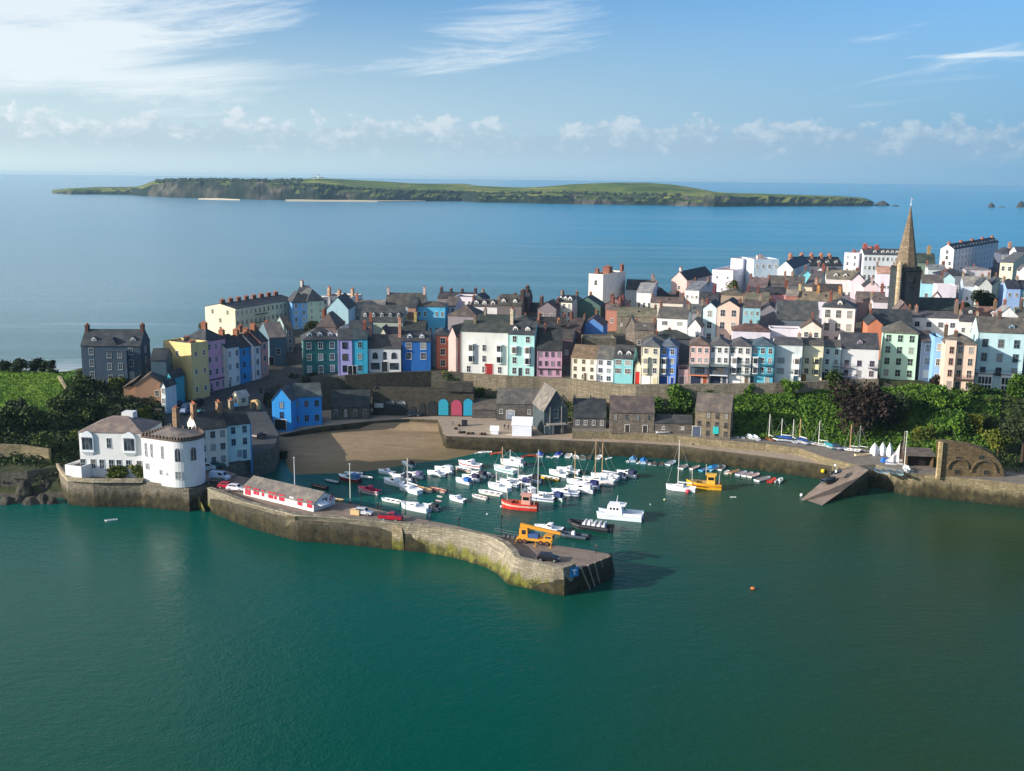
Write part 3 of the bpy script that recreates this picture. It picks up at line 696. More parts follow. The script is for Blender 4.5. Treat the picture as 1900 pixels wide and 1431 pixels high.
# --- castle hill and left side
def navy_x(root, w, d, Hh, z, ro):
    m = MB(); m.box(w*.40, w*.78, -1.2, 0, -2, Hh-1.6); m.box(w*.39, w*.79, -1.35, 0, Hh-1.6, Hh-1.3); b = m.build('projecting_bay', paint('34485a'), root)
    for i in range(3):
        for f in (.49, .67): window(root, f*w, Hh-3.4-3.5*i, 1.1, 1.8, 'b8c2c8', y=-1.2)
    m = MB(); m.quad((w*.46, -.2, Hh), (w*.62, -.2, Hh), (w*.54, -.2, Hh+2.2)); m.quad((w*.46, -.2, Hh), (w*.54, -.2, Hh+2.2), (w*.54, 4, Hh+2.2), (w*.46, 4, Hh)); m.quad((w*.62, -.2, Hh), (w*.62, 4, Hh), (w*.54, 4, Hh+2.2), (w*.54, -.2, Hh+2.2)); m.build('gable', slate('3a4656'), root)
H('tall slate-blue hotel on the hill standing alone against the sea', 154.5, 264, 641, 712, -3, 10, 'g', '34485a', '2f3a47', rows=4, cols=3, z=14.5, rh=4.0, fh=3.5, ww=1.2, wh=1.9, fc='b8c2c8', skip=[(i, 1) for i in range(4)], name='hotel', cat='hotel', ch=((.01, .5, 1.2), (.99, .5, 1.4)), chc='7b4a40', dm=(.2, .86), extra=navy_x, right=(1, 3))
def tanx(root, w, d, Hh, z, ro):
    m = MB(); m.box(-3.2, 0, 1, d, -4, Hh-.6); m.build('side_wing', paint('b58a54'), root)
    m = MB(); m.quad((-3.6, .6, Hh-.9), (0, .6, Hh+1.2), (0, d, Hh+1.2), (-3.6, d, Hh-.9)); m.build('wing_roof', slate(SB), root)
H('small ochre gabled cottage below the slate-blue hotel', 251, 306, 715, 746, -8, 12, 'f', 'b08658', SB, rows=1, cols=2, skip=((0, 0),), z=11.5, name='cottage', cat='cottage', rh=2.8, extra=tanx, ch=((.5, .6, 1.5),), chc='6b5548')
H('narrow turquoise-ended house beside the ochre cottage', 284, 312, 668, 752, -6, 9, 'g', '3e5a66', '2c3540', rows=1, cols=1, z=9.5, right=(1, 3), wh=1.5, rh=2.6)
H('thin white rendered house end with three stacked windows above the parking yard', 301, 309, 716, 772, 12, 6, 'f', 'cdd8dc', SD, rows=3, cols=1, z=8, ww=1.0, rh=1.2)
H('slim turquoise house front squeezed beside the tall yellow house', 309.5, 320, 700, 752, 14, 7, 'f', '2fa3b0', SD, rows=3, cols=1, z=9.4, rh=1.6, ww=1.1)
yl = dict(fc='d8cfae')
H('tall yellow house at the foot of the row, its blank side glowing in the sun', 308, 358.5, 636, 733, 30, (385.5,), 'p', 'f4c465', '7c6a5c', rows=3, cols=[1, 0, 1], z=9.8, right=(2, 4), ww=.9, wh=1.5, name='tall_house', ch=((.9, .2, .6), (.3, .9, .8)), chc='b98f78', group=GR)
for a in ((385.5, 421.5, 633.5, 728, 'dd9fb8', 'pink house with a dark shop canopy next to the tall yellow house', 3, dict(shop='3a3138', dr=(.2, '5a3a48'), rows=4)),
          (421.5, 448, 646, 719, 'd6dfd2', 'pale greenish-white house between the pink and the bright blue house', 2, dict(rows=3, dr=(.2, '6a7c84'))),
          (448, 473, 645, 710, '1c8fd0', 'bright blue house in the middle of the climbing row', 2, dict(rows=3, dr=(.8, '1c6a9c'), fc='2f7fae')),
          (473, 485, 642, 703, 'd9dce2', 'thin white house between the bright blue and the salmon house', 1, dict(rows=3)),
          (485, 499, 634, 698, 'e0988a', 'thin salmon house at the top end of the climbing row', 1, dict(rows=3))):
    o = dict(rows=3, cols=a[6], ww=1.0, wh=1.6, group=GR, fc='c9ccd0'); o.update(a[7])
    P = at_z(a[0], a[3], interp([(385, 10.2), (420, 10.7), (448, 11.4), (473, 12), (485, 12.4)], a[0]))
    H(a[5], a[0], a[1], a[2], a[3], -60, 9, 'g' if a[0] > 400 else 'h', a[4], SD if a[0] < 440 else '3c3a40', z=P.z, ch=((.5, .5, 1.5),), chc='b06a4a', **o)
H('blue-grey stone hall behind the salmon house', 501, 532, 627, 678, -28, 14, 'g', '54707c', '7a6a66', rows=1, cols=1, z=13, rh=4.2, ww=1.4, wh=2, name='hall', cat='hall', dr=(.1, '2b3038', 1.6, 3), D=352)
H('brown hip-roofed house with a sunlit gable behind the climbing row', 470, 506, 628, 668, 22, 14, 'f', '9c8674', '6d5a52', rows=2, cols=2, rh=4, D=372, ch=((.5, .2), (.5, .9)))
H('small rendered house with an orange chimney above the pink house', 426, 470, 634, 660, 18, 10, 'g', 'c0a890', '7c6858', rows=1, cols=2, rh=3, D=362, ch=((.15, .5), (.8, .5)), chc='b0704e')
H('grey-green narrow house beside the lane behind the green house', 533, 545, 612, 668, -35, 11, 'g', '8aa0a0', SB, rows=3, cols=1, D=374)
# --- long cream terrace against the sea
def esp_x(root, w, d, Hh, z, ro):
    for i in range(8): chimney(ro, w/2, d*(i+.35)/8, Hh+1.6, 'a86a58', .9, 2.2, 1.0)
    m = MB(); m.box(w, w+.25, 0, d, Hh-.6, Hh-.2); m.build('cornice', paint('e8dab4'), root)
    b = MB()
    for i in range(3): b.box(w, w+1.3, d*.30, d*.5, Hh-3.4-3.0*i, Hh-3.25-3.0*i); b.box(w+1.2, w+1.3, d*.30, d*.5, Hh-2.4-3*i, Hh-2.32-3*i)
    b.build('fire_escape', plain('4a4f52'), root)
H('long cream four-storey terrace with eight red chimneys at the cliff edge', 383, 438.5, 569, 634, 25, (547,), 'l', 'fcd6a2', '39424f', rows=4, cols=[2, 1, 1, 0], D=396, right=(14, 3, 3.6), ww=.9, wh=1.5, rh=1.4, fh=3.1, name='terrace', cat='terrace', extra=esp_x, fc='d9cfb4')
H('sky-blue end house with three rows of windows closing the cream terrace', 544, 571.5, 562, 640, -22, 11, 'h', '6fa6dc', SD, rows=4, cols=2, D=412, ww=.9)
H('beige-green tall house right of the sky-blue one', 571.5, 603, 559, 640, -32, 12, 'h', 'a8b8a8', SM, rows=4, cols=2, D=414, ww=.9)
H('white-chimneyed roof poking up behind the sky-blue house', 550, 566, 549, 600, 12, 10, 'g', 'e8e4dc', SD, rows=1, cols=1, D=432, ch=((.2, .5, 1.8),), chc='dcd4cc')
H('cream tall block with peach chimneys and a white flank facing the sun', 598, 652, 552.5, 610, 14, 12, 'p', 'f3dcc4', SB, rows=3, cols=4, D=428, ch=((.1, .4, 3.2), (.45, .4, 2.2), (.9, .4, 3)), chc='e0b898')
H('pale blue gabled house with one dark window under a white chimney', 607, 647, 574, 606, 2, 16, 'l', 'a9cfe0', SD, rows=1, cols=2, D=398, rh=4.5, ch=((.1, .1, 3.4),), chc='f0f0ee')
H('low grey-roofed range behind the slate house with round dormers', 657, 713, 574, 600, 0, 11, 'g', '9a9a94', '7c7672', rows=1, cols=4, D=412, rh=3, ch=((.02, .5, 2.2),), chc='d08a70')
H('long dark-roofed building with white end chimneys on the seaward side', 715, 787, 567, 600, 2, 12, 'g', 'a7b2b4', '4b4a48', rows=1, cols=6, D=418, rh=4.3, ch=((.0, .5, 1.8), (1, .5, 2.2)), chc='e8c8c0', ww=.8, wh=1)
def ovals(root, w, d, Hh, z, ro):
    for i in range(5): dormer(ro, w*(.1+.2*i), 1.6, Hh+1.3, 1.0, 1.2, 2, col='e6e8e6')
H('large slate roof with five white round-headed dormers', 669, 747, 596, 622, 1, 13, 'g', 'aab6a8', '3d424a', rows=1, cols=3, D=378, rh=5, extra=ovals, skip=((0, 0),))
H('bright blue square house standing behind the terrace', 773, 826, 568, 612, 3, 9, 'h', '4fb4de', SB, rows=2, cols=5, D=390, ww=.8, wh=1.6, rh=1.4, skip=((0, 2),))
H('narrow brown brick house end beside the bright blue square house', 757, 772, 570, 606, 8, 9, 'g', 'a07c5e', SD, rows=1, cols=1, D=388)
H('dark blue-grey low roof behind the lavender house', 648, 690, 612, 634, -4, 10, 'g', '6c8296', '2f3945', rows=1, cols=3, D=360, rh=2.4, ch=((.95, .5, 2.2),), chc='c96a50')
H('brown pyramid roof behind the green house', 588, 624, 606, 634, 6, 12, 'h', '6a5a58', '5a4848', rows=1, cols=2, D=368, rh=4.5, ch=((.2, .4, 1.4),))
H('small white-gabled shed roof between the green and lavender houses', 622, 646, 618, 634, 10, 8, 'f', 'e6e6e6', 'b8b0b0', rows=1, cols=1, D=362, rh=2.2)
H('cream gabled outbuilding behind the white pointed-window inn', 702, 718, 622, 636, 4, 8, 'f', 'd8d8b8', SD, rows=1, cols=1, D=356, rh=2.6)
H('dark slate roof stepping up behind the white pointed-window inn', 718, 744, 622, 640, -2, 9, 'g', '6d7078', '3c4048', rows=1, cols=2, D=360, rh=2.2, ch=((.98, .5, 2.4),), chc='d0806a')
H('low dark roof with a cream chimney behind the royal blue house', 748, 788, 614, 632, 2, 10, 'g', '4a4a44', '2e3538', rows=1, cols=3, D=362, rh=3, ch=((.5, .5, 2.6),), chc='d8c07a')
# --- harbour front, left half
gr = dict(rows=3, group=GF, ww=1.3, wh=2.0)
H('dark green house with white arched door and three white attic windows', 564, 627.5, 631, 696, -14, 10, 'h', '14605f', SD, cols=3, z=13.2, fc='e0ece8', rh=3.4, dr=(.5, '123c3a', 1.2, 2.6), dm=(.2, .5, .8), left=(1, 2), **gr)
H('lavender narrow house with a black double doorway', 627.5, 654, 630, 695, -6, 9, 'g', 'a8a4dc', SD, cols=[1, 1, 1], z=13.9, rows=3, group=GF, ww=1.5, wh=1.9, fc='2c3644', dr=(.85, '1e222b', 1.4, 2.7), rh=2.8)
H('cyan narrow house left of the white pointed-window inn', 654, 682.5, 629, 694, -6, 9, 'g', '1fa8c8', '28424f', cols=[1, 1, 1], z=14.0, rows=3, group=GF, ww=1.2, wh=1.9, fc='9fd2dc', dr=(.15, '1e222b', 1.2, 2.5), rh=2.8, ch=((.8, .5, 1.8),), chc='c9644c')
def goth(root, w, d, Hh, z, ro):
    for f in (.22, .79): window(root, f*w, Hh-3.6, 1.8, 2.2, '8a9096', style='arch')
    window(root, .51*w, Hh-3.8, 1.0, 2.6, '2e3238', style='arch')
    for f in (.22, .79): window(root, f*w, .9, 2.6, 1.9, '50565c')
H('white low inn with pointed gothic windows and a black doorway', 683, 744, 645.5, 690, -3, 9, 'g', 'e9eef4', '4a454a', rows=1, cols=0, z=14.4, group=GF, name='inn', cat='inn', rh=3.6, dr=(.51, '1f242c', 1.8, 3.2), extra=goth, ch=((.0, .5, 2), (.985, .5, 5.0, .9, 2.4)), chc='e2a790')
H('royal blue house with square white-edged windows and two dormers', 745.5, 799, 633, 688, -3, 9, 'g', '1565b4', SD, rows=3, cols=[2, 2, 0], z=14.6, group=GF, ww=1.7, wh=2.0, fc='e9eef2', dm=(.28, .7), rh=2.6, base=None)
H('white side gable with a pale lilac roof behind the rust-brown house', 793, 808, 638, 686, 34, 14, 'l', 'e8e8f0', 'c4c0d4', rows=1, cols=0, z=14.8, rh=3.5, D=346)
H('rust-brown narrow house with three white-framed windows', 809, 834.5, 622, 684, -4, 9, 'h', 'b4623c', SD, rows=3, cols=1, z=14.7, group=GF, ww=1.5, wh=1.9, fc='f0ece8', rh=1.6)
H('tall beige gable wall turned to the sun beside the big pale green house', 832, 846, 622, 692, 26, 9, 'f', 'cdb8a2', SD, rows=1, cols=0, z=14.8, rh=3)
H('narrow brick-red wall strip left of the big pale green house', 846, 855, 618, 692, 14, 9, 'g', 'a06a5c', SD, rows=1, cols=0, z=14.8, rh=2)
H('big pale green house with a red double door and two tall white bays', 855, 941.5, 614, 693, 9, 11, 'g', 'dce2d2', '38413f', rows=4, cols=[0, 3, 3, 3], z=14.9, group=GF, ww=1.1, wh=1.9, fh=3.4, sill=0, bays=((.22, 1, 2, 2.2), (.82, 1, 2, 2.2)), skip=((1, 0), (1, 2), (2, 0), (2, 2)), dr=(.6, 'a02a2c', 2.6, 3.4), rh=2.6, ch=((.25, .4, 1.4),), chc='a89c80')
H('mint house with two white dormers beside the big pale green house', 942, 990.5, 619, 697, 11, 9, 'g', 'a6d8d2', SD, rows=4, cols=2, z=15.0, group=GF, ww=1.2, wh=1.9, bays=((.25, 1, 1, 2.2), (.75, 1, 2, 2.2)), skip=((1, 0), (1, 1), (2, 1)), dr=(.48, '26404c', 1.2, 2.6), dm=(.25, .72), rh=3.4, ch=((.0, .5, 3.6, 1.0, 3.2),), chc='dccab0', right=(1, 3))
H('mauve two-storey shop house under a tall dark roof', 996, 1042, 649, 699, 2, 11, 'g', 'c79cb4', '2b3136', rows=3, cols=[4, 4, 3], z=15.1, group=GF, ww=.8, wh=1.4, fc='a88a9c', shop='3c3038', rh=6, ch=((.3, .45, 1.6),), chc='6b4a4a')
# --- harbour front, right half
H('long cream cottage with a mossy orange-brown roof', 1059, 1105.5, 662.5, 704, 19, 9, 'g', 'f0e0b4', '7a5c38', rows=3, cols=3, z=15.3, group=GF, ww=.9, wh=1.2, fc='b8a888', dr=(.57, '4e3c34', 1.0, 2.2), rh=3.2)
H('white cottage between the cream and the turquoise cottages', 1105.5, 1137, 665, 708, 17, 9, 'g', 'e8eaf6', '5f5a58', rows=3, cols=2, z=15.6, group=GF, ww=1.2, wh=1.3, fc='c8ccd8', dr=(.15, '4a4e5c', 1.0, 2.2), rh=3.2)
H('turquoise cottage with two round dormers and a pale side gable', 1137, 1173, 664, 711, 15, 9, 'g', '7cc4c8', '3c4048', rows=3, cols=[2, 2, 0], z=15.9, group=GF, ww=1.9, wh=1.4, dm=(.3, .75), rh=3.2)
H('tiny cream annexe with a bright red door', 1177, 1188, 678, 712, 10, 6, 'f', 'f2d8ae', SD, rows=1, cols=0, z=16.1, group=GF, dr=(.5, 'c63022', 1.2, 3.6), rh=1.6, name='annexe', cat='annexe')
H('tall buttery yellow house with a white garage and a tall white bay', 1188, 1222, 642, 713, 13, 10, 'h', 'f2e2ac', '5c6068', rows=4, cols=[2, 2, 2, 0], z=16.2, group=GF, ww=1.0, wh=1.5, bays=((.25, 1, 2, 2.2),), skip=((1, 0), (2, 0)), dr=[(.28, 'ececec', 2.4, 2.4, 'garage_door'), (.8, 'd8caa0', 1.0, 2.2)], rh=1.8, base='f4e8c4')
H('royal blue and periwinkle tall house with white bay and blue garage', 1222.5, 1253, 643, 713, 13, 10, 'h', '5f8fe0', '4a5f78', rows=4, cols=[2, 2, 2, 0], z=16.2, group=GF, ww=1.1, wh=1.5, bays=((.25, 1, 2, 2.2),), skip=((1, 0), (2, 0)), dr=[(.26, '1d4a96', 2.4, 2.4, 'garage_door'), (.8, '163c8c', 1.0, 2.2)], rh=1.8, right=(1, 2))
H('small pink garage wing between the periwinkle and the salmon house', 1257, 1276, 690, 712, 8, 7, 'p', 'c09a9c', SM, rows=1, cols=0, z=16.4, group=GF, dr=[(.4, '7a6a70', 1.6, 2.2, 'garage_door')], name='garage', cat='garage')
def glassy(col):
    def f(root, w, d, Hh, z, ro):
        fh = Hh/4; m = MB(); m.box(.2, w-.2, -1.6, 0, fh*.98, fh*1.05); m.build('balcony_slab', plain(col), root)
        m = MB(); m.box(.3, w-.5, -.9, 0, fh*1.06, fh*1.9); s = m.build('sun_room', plain('6b5a58' if col < 'b' else '4c5868'), root)
        m = MB()
        for i in range(4): m.box(w*.28+i*.75, w*.28+i*.75+.6, -.95, -.9, fh*1.2, fh*1.8)
        m.build('pane', glass(), s)
        m = MB(); m.loft([[(0, -1.6, fh*1.95), (0, 0, fh*2.1), (0, 0, fh*2.05), (0, -1.6, fh*1.9)], [(w, -1.6, fh*1.95), (w, 0, fh*2.1), (w, 0, fh*2.05), (w, -1.6, fh*1.9)]]); m.build('sun_room_roof', slate('5f7a80'), root)
    return f
H('salmon-pink house with a glazed sun room over a navy garage', 1277, 1314, 640, 713, 11, 10, 'h', 'e8b8a4', '6a5248', rows=4, cols=[3, 3, 0, 0], z=16.4, group=GF, ww=.9, wh=1.3, dr=[(.36, '26304a', 3.0, 2.6, 'garage_door'), (.82, 'a0502c', 1.2, 2.6)], extra=glassy('e88c60'), rh=1.8)
H('white house with a glazed sun room over a navy garage', 1314, 1350, 640, 713, 11, 10, 'h', 'ecf0f8', '5c5a5e', rows=4, cols=[3, 3, 0, 0], z=16.5, group=GF, ww=.9, wh=1.4, dr=[(.36, '24304a', 3.0, 2.6, 'garage_door'), (.82, '3c465a', 1.2, 2.6)], extra=glassy('f0f0f0'), rh=1.8)
H('ivory house with iron balconies and a white garage', 1350, 1391, 641, 713, 12, 10, 'h', 'dcdcd6', '565458', rows=4, cols=[3, 3, 3, 0], z=16.6, group=GF, ww=1.1, wh=1.6, bays=((.25, 1, 2, 2.2),), skip=((1, 0), (2, 0)), balc=((.5, .98, 1, '6a7a7c'), (.5, .98, 2, '6a7a7c')), dr=[(.3, 'e8e8e8', 3.0, 2.4, 'garage_door'), (.84, '6a5a4a', 1.1, 2.5)], rh=1.8)
H('teal-blue house with dark balconies and a white bay', 1391, 1433, 641, 713, 12, 10, 'h', '4fb0c6', '3f5f74', rows=4, cols=[3, 3, 3, 2], z=16.7, group=GF, ww=1.1, wh=1.6, bays=((.2, 1, 2, 2.2),), skip=((1, 0), (2, 0), (3, 0)), balc=((.42, .98, 1, '2a6f86'), (.42, .98, 2, '2a6f86')), dr=(.08, '165a5e', 1.2, 2.5), rh=1.8)
H('ice-blue wide house with a shuttered window and a white corner bay', 1433.5, 1485, 639, 711, 11, 10, 'g', 'cfe6f8', '4e5058', rows=4, cols=[0, 2, 2, 2], z=16.8, group=GF, ww=2.0, wh=1.6, fh=3.1, fc='a8b8c8', bays=((.82, 1, 2, 2.2),), skip=((1, 1), (2, 1), (3, 1)), dr=(.82, '28506a', 1.3, 2.6), rh=1.5, ch=((.9, .5, 1),), chc='c8b8b0')
H('lemon-yellow house with an ochre door and a tall middle bay', 1485, 1524, 640, 709, 11, 10, 'g', 'eee6a6', '5c5650', rows=4, cols=[0, 2, 2, 2], z=17.0, group=GF, ww=1.1, wh=1.6, fh=3.1, fc='c8c09a', bays=((.7, 1, 2, 2.2),), skip=((1, 1), (2, 1), (3, 0)), dr=(.15, '8a6a1c', 1.3, 2.5), rh=1.4, base='e9e2b4', ch=((.4, .5, 1),), chc='c0b0a8')
H('pale aqua house with a small balcony and a dark blue door', 1524, 1557, 643, 706, 11, 10, 'g', 'c4e8e4', '5a544e', rows=4, cols=[2, 2, 2, 2], z=17.1, group=GF, ww=1.0, wh=1.5, fh=3.0, balc=((.55, .98, 1, '5e6c70'),), dr=(.12, '1d4c6c', 1.3, 2.5), rh=1.4, skip=((3, 0),))
H('blush-white wide house with two iron balconies', 1557, 1627, 645, 705, 10, 11, 'g', 'ece2ea', '40444f', rows=4, cols=[3, 3, 3, 3], z=17.3, group=GF, ww=1.2, wh=1.6, fh=3.0, fc='a89cb0', balc=((.02, .3, 1, '8a7f8c'), (.02, .3, 2, '8a7f8c'), (.74, .98, 1, '6e6478')), rh=3.8, dm=(.5,), skip=((0, 0), (0, 1), (0, 2)))
H('large mint green four-storey house with a hipped roof', 1632.5, 1697, 616, 701, 17, 10, 'h', 'b6e0c2', '5e5a52', rows=4, cols=3, z=17.4, group=GF, ww=1.4, wh=2.0, fc='c8e2cc', rh=3.0, over=.45)
H('dark blue-grey recessed house right of the mint green house', 1706, 1729, 634, 692, 2, 10, 'g', '5a6c84', '4a4048', rows=3, cols=1, D=316, group=GF, ww=1.6, wh=2.2, fc='8c9aaa', rh=2.6)
H('steel-blue narrow house left of the tall peach house', 1729, 1745, 630, 698, 8, 10, 'p', '7fb0e0', SD, rows=3, cols=1, D=312, group=GF, ww=1.0, wh=2)
def peachx(root, w, d, Hh, z, ro):
    m = MB(); m.box(0, w*.34, -1.6, 0, -6, Hh+1.0); m.build('front_tower', paint('f4c8a4'), root)
    for i in range(4): window(root, w*.2, Hh-2.6-3.3*i, 1.1, 1.9, 'd8a890', y=-1.6)
H('tall peach house with a projecting tower and a balcony', 1746, 1804, 637, 729, 16, 11, 'h', 'f0c29c', '6a6154', rows=4, cols=[3, 3, 3, 3], z=16.0, ww=1.2, wh=2.0, fh=3.4, fc='e8d8c8', group=GF, balc=((.36, .98, 2, '6a4a40'),), skip=[(i, 0) for i in range(4)], extra=peachx, rh=2.4, ch=((.35, .3, 1.6), (.1, .8, 3)), chc='7d6656', name='tall_house')
def lbx(root, w, d, Hh, z, ro):
    for f in (.22, .72):
        m = MB(); m.box(f*w-2.0, f*w+2.0, -1.0, 0, Hh-17.6, Hh-11.9); b = m.build('bay_window', plain('efeee8'), root)
        m = MB()
        for i in range(4):
            for k in range(2): m.box(f*w-1.8+i*.92, f*w-1.05+i*.92, -1.05, -1.0, Hh-15+k*-2.4, Hh-13+k*-2.4)
        m.build('pane', glass(), b)
H('large light blue house with a long dark balcony near the right edge', 1805, 1892, 615, 728, 14, 12, 'g', 'b4d4ea', '5c5650', rows=3, cols=3, z=15.2, ww=1.5, wh=2.3, fh=4.1, fc='8aa4b8', sill=-1.2, group=GF, balc=((.0, .98, 2, '383c44'),), dm=(.72,), rh=3.6, extra=lbx, ch=((.5, .5, 1.6),), chc='6a5648', name='tall_house')
H('dark slate-hung house cut by the right frame edge', 1893, 1925, 640, 722, 10, 10, 'g', '3c4c5c', SD, rows=3, cols=2, z=16)
# --- middle of the town
H('pale yellow four-storey house with white attic dormers', 1031, 1060, 560, 618, 22, 12, 'g', 'eee8b4', '3c4048', rows=4, cols=3, D=392, group=GB, ww=.9, wh=1.6, dm=(.2, .5, .8), rh=2.6, right=None)
H('dark green windowless gable behind the pale yellow house', 1061, 1113, 566, 622, 16, 9, 'f', '47665e', '3a4a46', rows=1, cols=0, D=396, group=GB, rh=4.2)
H('grey half-timbered house left of the pale yellow house', 997, 1031, 572, 618, 16, 10, 'f', '7a7472', '4a4244', rows=2, cols=2, D=388, group=GB, rh=3.2, ch=((.1, .3, 3.2), (.9, .6, 2.6)), chc='5a3c3c')
H('dark grey stone house with two white dormers', 923, 967, 566, 606, 12, 11, 'g', '6a655e', '45423f', rows=1, cols=2, D=398, group=GB, rh=4.6, dm=(.22, .7), ch=((.5, .9, 2.6), (.98, .4, 2.4, 1.2, 3)), chc='5c4644')
H('tall dark brick chimney gable right of the grey stone house', 968, 979, 556, 606, 12, 9, 'g', '4f4448', SD, rows=1, cols=0, D=402, ch=((.5, .5, 1.2, 1, 3),), chc='4c383c')
H('low dark blue roof between the stone house and the timbered house', 974, 1000, 578, 604, 10, 10, 'g', '5c625c', '2b3440', rows=1, cols=2, D=404, group=GB, rh=3.6)
H('pinkish-white long house with three small dormers', 873, 922, 568, 606, 9, 10, 'g', 'efdde2', '554850', rows=2, cols=[0, 4], D=404, group=GB, ww=.9, wh=1.4, dm=(.2, .5, .82), rh=2.8)
H('cream flat-topped house rising behind the brown hip roof', 843, 876, 554, 606, 10, 10, 'p', 'efe0d2', SM, rows=3, cols=3, D=412, group=GB)
H('brown hipped roof on grey walls behind the beige gable', 831, 884, 585, 616, 14, 12, 'h', '8a8684', '5c4c48', rows=1, cols=3, D=384, group=GB, rh=4.6, skip=((0, 0),))
H('off-white tall house right of the bright blue square house', 826, 845, 568, 620, 12, 11, 'g', 'd8d4d0', '5a4e4c', rows=3, cols=2, D=400, group=GB)
H('dark roofline with rows of black chimneys near the sea wall', 812, 880, 553, 592, 8, 11, 'g', '7a7274', '3b3a42', rows=1, cols=6, D=436, group=GB, rh=2.6, ch=((.02, .5, 1.6), (.3, .5, 1.2), (.6, .5, 1.2), (.98, .5, 1.6)), chc='4c4248')
H('dark green-grey gable beside the black chimneys', 876, 896, 555, 592, 14, 10, 'f', '54605c', SD, rows=1, cols=1, D=430, group=GB, rh=2.6)
H('blue gable end with a red-brown flank above the ruin', 1078, 1118, 604, 634, 12, 12, 'f', '4f84c8', '6a4440', rows=1, cols=1, D=362, group=GB, rh=3.6)
H('dark red-brown gabled roof beside the blue gable', 1050, 1076, 610, 640, 18, 12, 'g', '5a4444', '4a3638', rows=1, cols=1, D=358, group=GB, rh=4)
H('low dark slate house behind the mauve shop', 1000, 1040, 612, 640, -6, 8, 'g', '4a4a50', '33383e', rows=1, cols=2, D=352, group=GB, rh=2)
H('grey roofless stone barn on the slope behind the cream cottage', 1085, 1142, 632, 652, -4, 9, 'p', '8a8474', '77705e', rows=1, cols=2, D=346, name='stone_barn', cat='barn', mat=stone('86806e'))
H('mossy long roof with a stone gable in the middle of the town', 1144, 1216, 586, 612, 9, 10, 'g', '8c8276', '6f6a4c', rows=1, cols=4, D=384, group=GB, rh=3.4, mat=stone('8f8678'), ww=.7, wh=.9)
H('terracotta brick house corner below the tall ivory block', 1123, 1146, 574, 604, 20, 9, 'g', 'a86f50', '6a5a58', rows=1, cols=1, D=390, group=GB, rh=2.4, ch=((.3, .5, 2), (.9, .5, 2)), chc='9c5848')
H('crumbling stone gable wall ruin in the gardens', 1160, 1178, 606, 646, 14, 4, 'f', '9a8f84', '8a8074', rows=1, cols=0, D=356, name='ruin', cat='ruin', mat=stone('9c9186'), rh=3.4)
H('stone house with a broken roof beside the gable ruin', 1176, 1212, 612, 650, 10, 9, 'g', '8a8078', '5c554e', rows=1, cols=2, D=350, group=GB, rh=2.4, mat=stone('8c8278'))
H('tall ivory block with grey flank and red chimneys in the middle of the town', 1091, 1117, 511, 572, 32, (1161,), 'p', 'f2dcbc', SD, rows=3, cols=1, D=432, group=GB, ww=1.2, wh=2, skip=((1, 0),), ch=((.5, .05, 2.2, 1.4, 1.4), (.5, .5, 2.6, 3, 3), (.8, .95, 2.8)), chc='b8705c')
H('long building with steep dark roof right of the tall ivory block', 1160, 1212, 537, 580, 10, 13, 'g', '8e98a2', '2c3a42', rows=1, cols=3, D=438, group=GB, rh=4.6, ch=((.9, .5, 2), (1, .5, 1.4)), chc='c0a8a4')
H('small white chapel with two tall windows and a pale grey roof', 1180.5, 1208, 542, 571, 20, 14, 'g', 'f1f0f2', '8a8c92', rows=1, cols=3, D=418, ww=.8, wh=2.6, rh=3.0, name='chapel', cat='chapel', right=None)
H('dark slate gable house right of the small white chapel', 1209, 1241, 548, 572, -4, 12, 'f', '4a4c54', '3f434b', rows=1, cols=0, D=424, group=GB, rh=3.8)
H('pink gabled house with a long dark roof on the skyline', 1244, 1272, 519, 566, 28, (1321,), 'l', 'f0b8a4', '2c3038', rows=2, cols=[1, 1], D=446, group=GB, rh=3.4, ch=((.5, .05, 1.4),), chc='efe4dc')
H('white house with a wide pale grey roof below the pink gable', 1270, 1295, 538, 574, 24, (1330,), 'g', 'f2eeee', '7d828c', rows=2, cols=[3, 2], D=424, group=GB, ww=.8, wh=1.1, rh=3.2)
H('long cream building with brown roof below the chapel', 1206, 1266, 561, 586, 12, 9, 'g', 'efdcb8', '6b5450', rows=1, cols=0, D=404, group=GB, rh=2.2)
H('pinkish-white cottage with paired windows under a grey roof', 1218, 1274, 589, 634, 18, 10, 'g', 'eae0ee', '5a5654', rows=2, cols=2, D=372, group=GB, ww=1.8, wh=1.3, rh=4.4)
H('small white pointed gable beside the pinkish cottage', 1275, 1299, 606, 637, 18, 9, 'f', 'f2f2f6', '5c5a5c', rows=1, cols=2, D=360, group=GB, ww=.8, wh=1.2, rh=3.6, skip=((0, 0),))
H('tall light blue gable house, left of a pair', 1302, 1327, 571, 636, 20, 11, 'f', 'c2e2f0', SD, rows=3, cols=1, D=366, group=GB, ww=1.5, wh=2.2, rh=2.6, ch=((.0, .4, 2.2),), chc='8c4a44')
H('tall peach gable house with a round attic window, right of a pair', 1328, 1369, 569, 640, 18, 11, 'f', 'f0bc9c', '2c303a', rows=3, cols=2, D=364, group=GB, ww=1.5, wh=2.2, rh=3.0, ch=((.97, .4, 2),), chc='8a5a50')
H('small teal house behind the tall peach gable', 1377, 1409, 570, 604, 12, 9, 'g', '8cc0cc', '5c4e4c', rows=2, cols=3, D=384, group=GB, ww=.8, wh=1.4, rh=3)
H('grey gable house with white bargeboards', 1409, 1440, 576, 612, 16, 12, 'f', '76737c', '2c323e', rows=1, cols=0, D=380, group=GB, rh=3)
H('white bungalow with a red-brown hipped roof', 1358, 1427, 613, 642, 10, 9, 'h', 'e4e2e0', '6a4640', rows=1, cols=3, D=352, group=GB, ww=2.2, wh=2.2, rh=2.6)
H('long low white range with small round windows', 1427, 1484, 613, 640, 9, 7, 'p', 'ebe8e6', '6a6a6a', rows=1, cols=5, D=354, group=GB, ww=.9, wh=1.4)
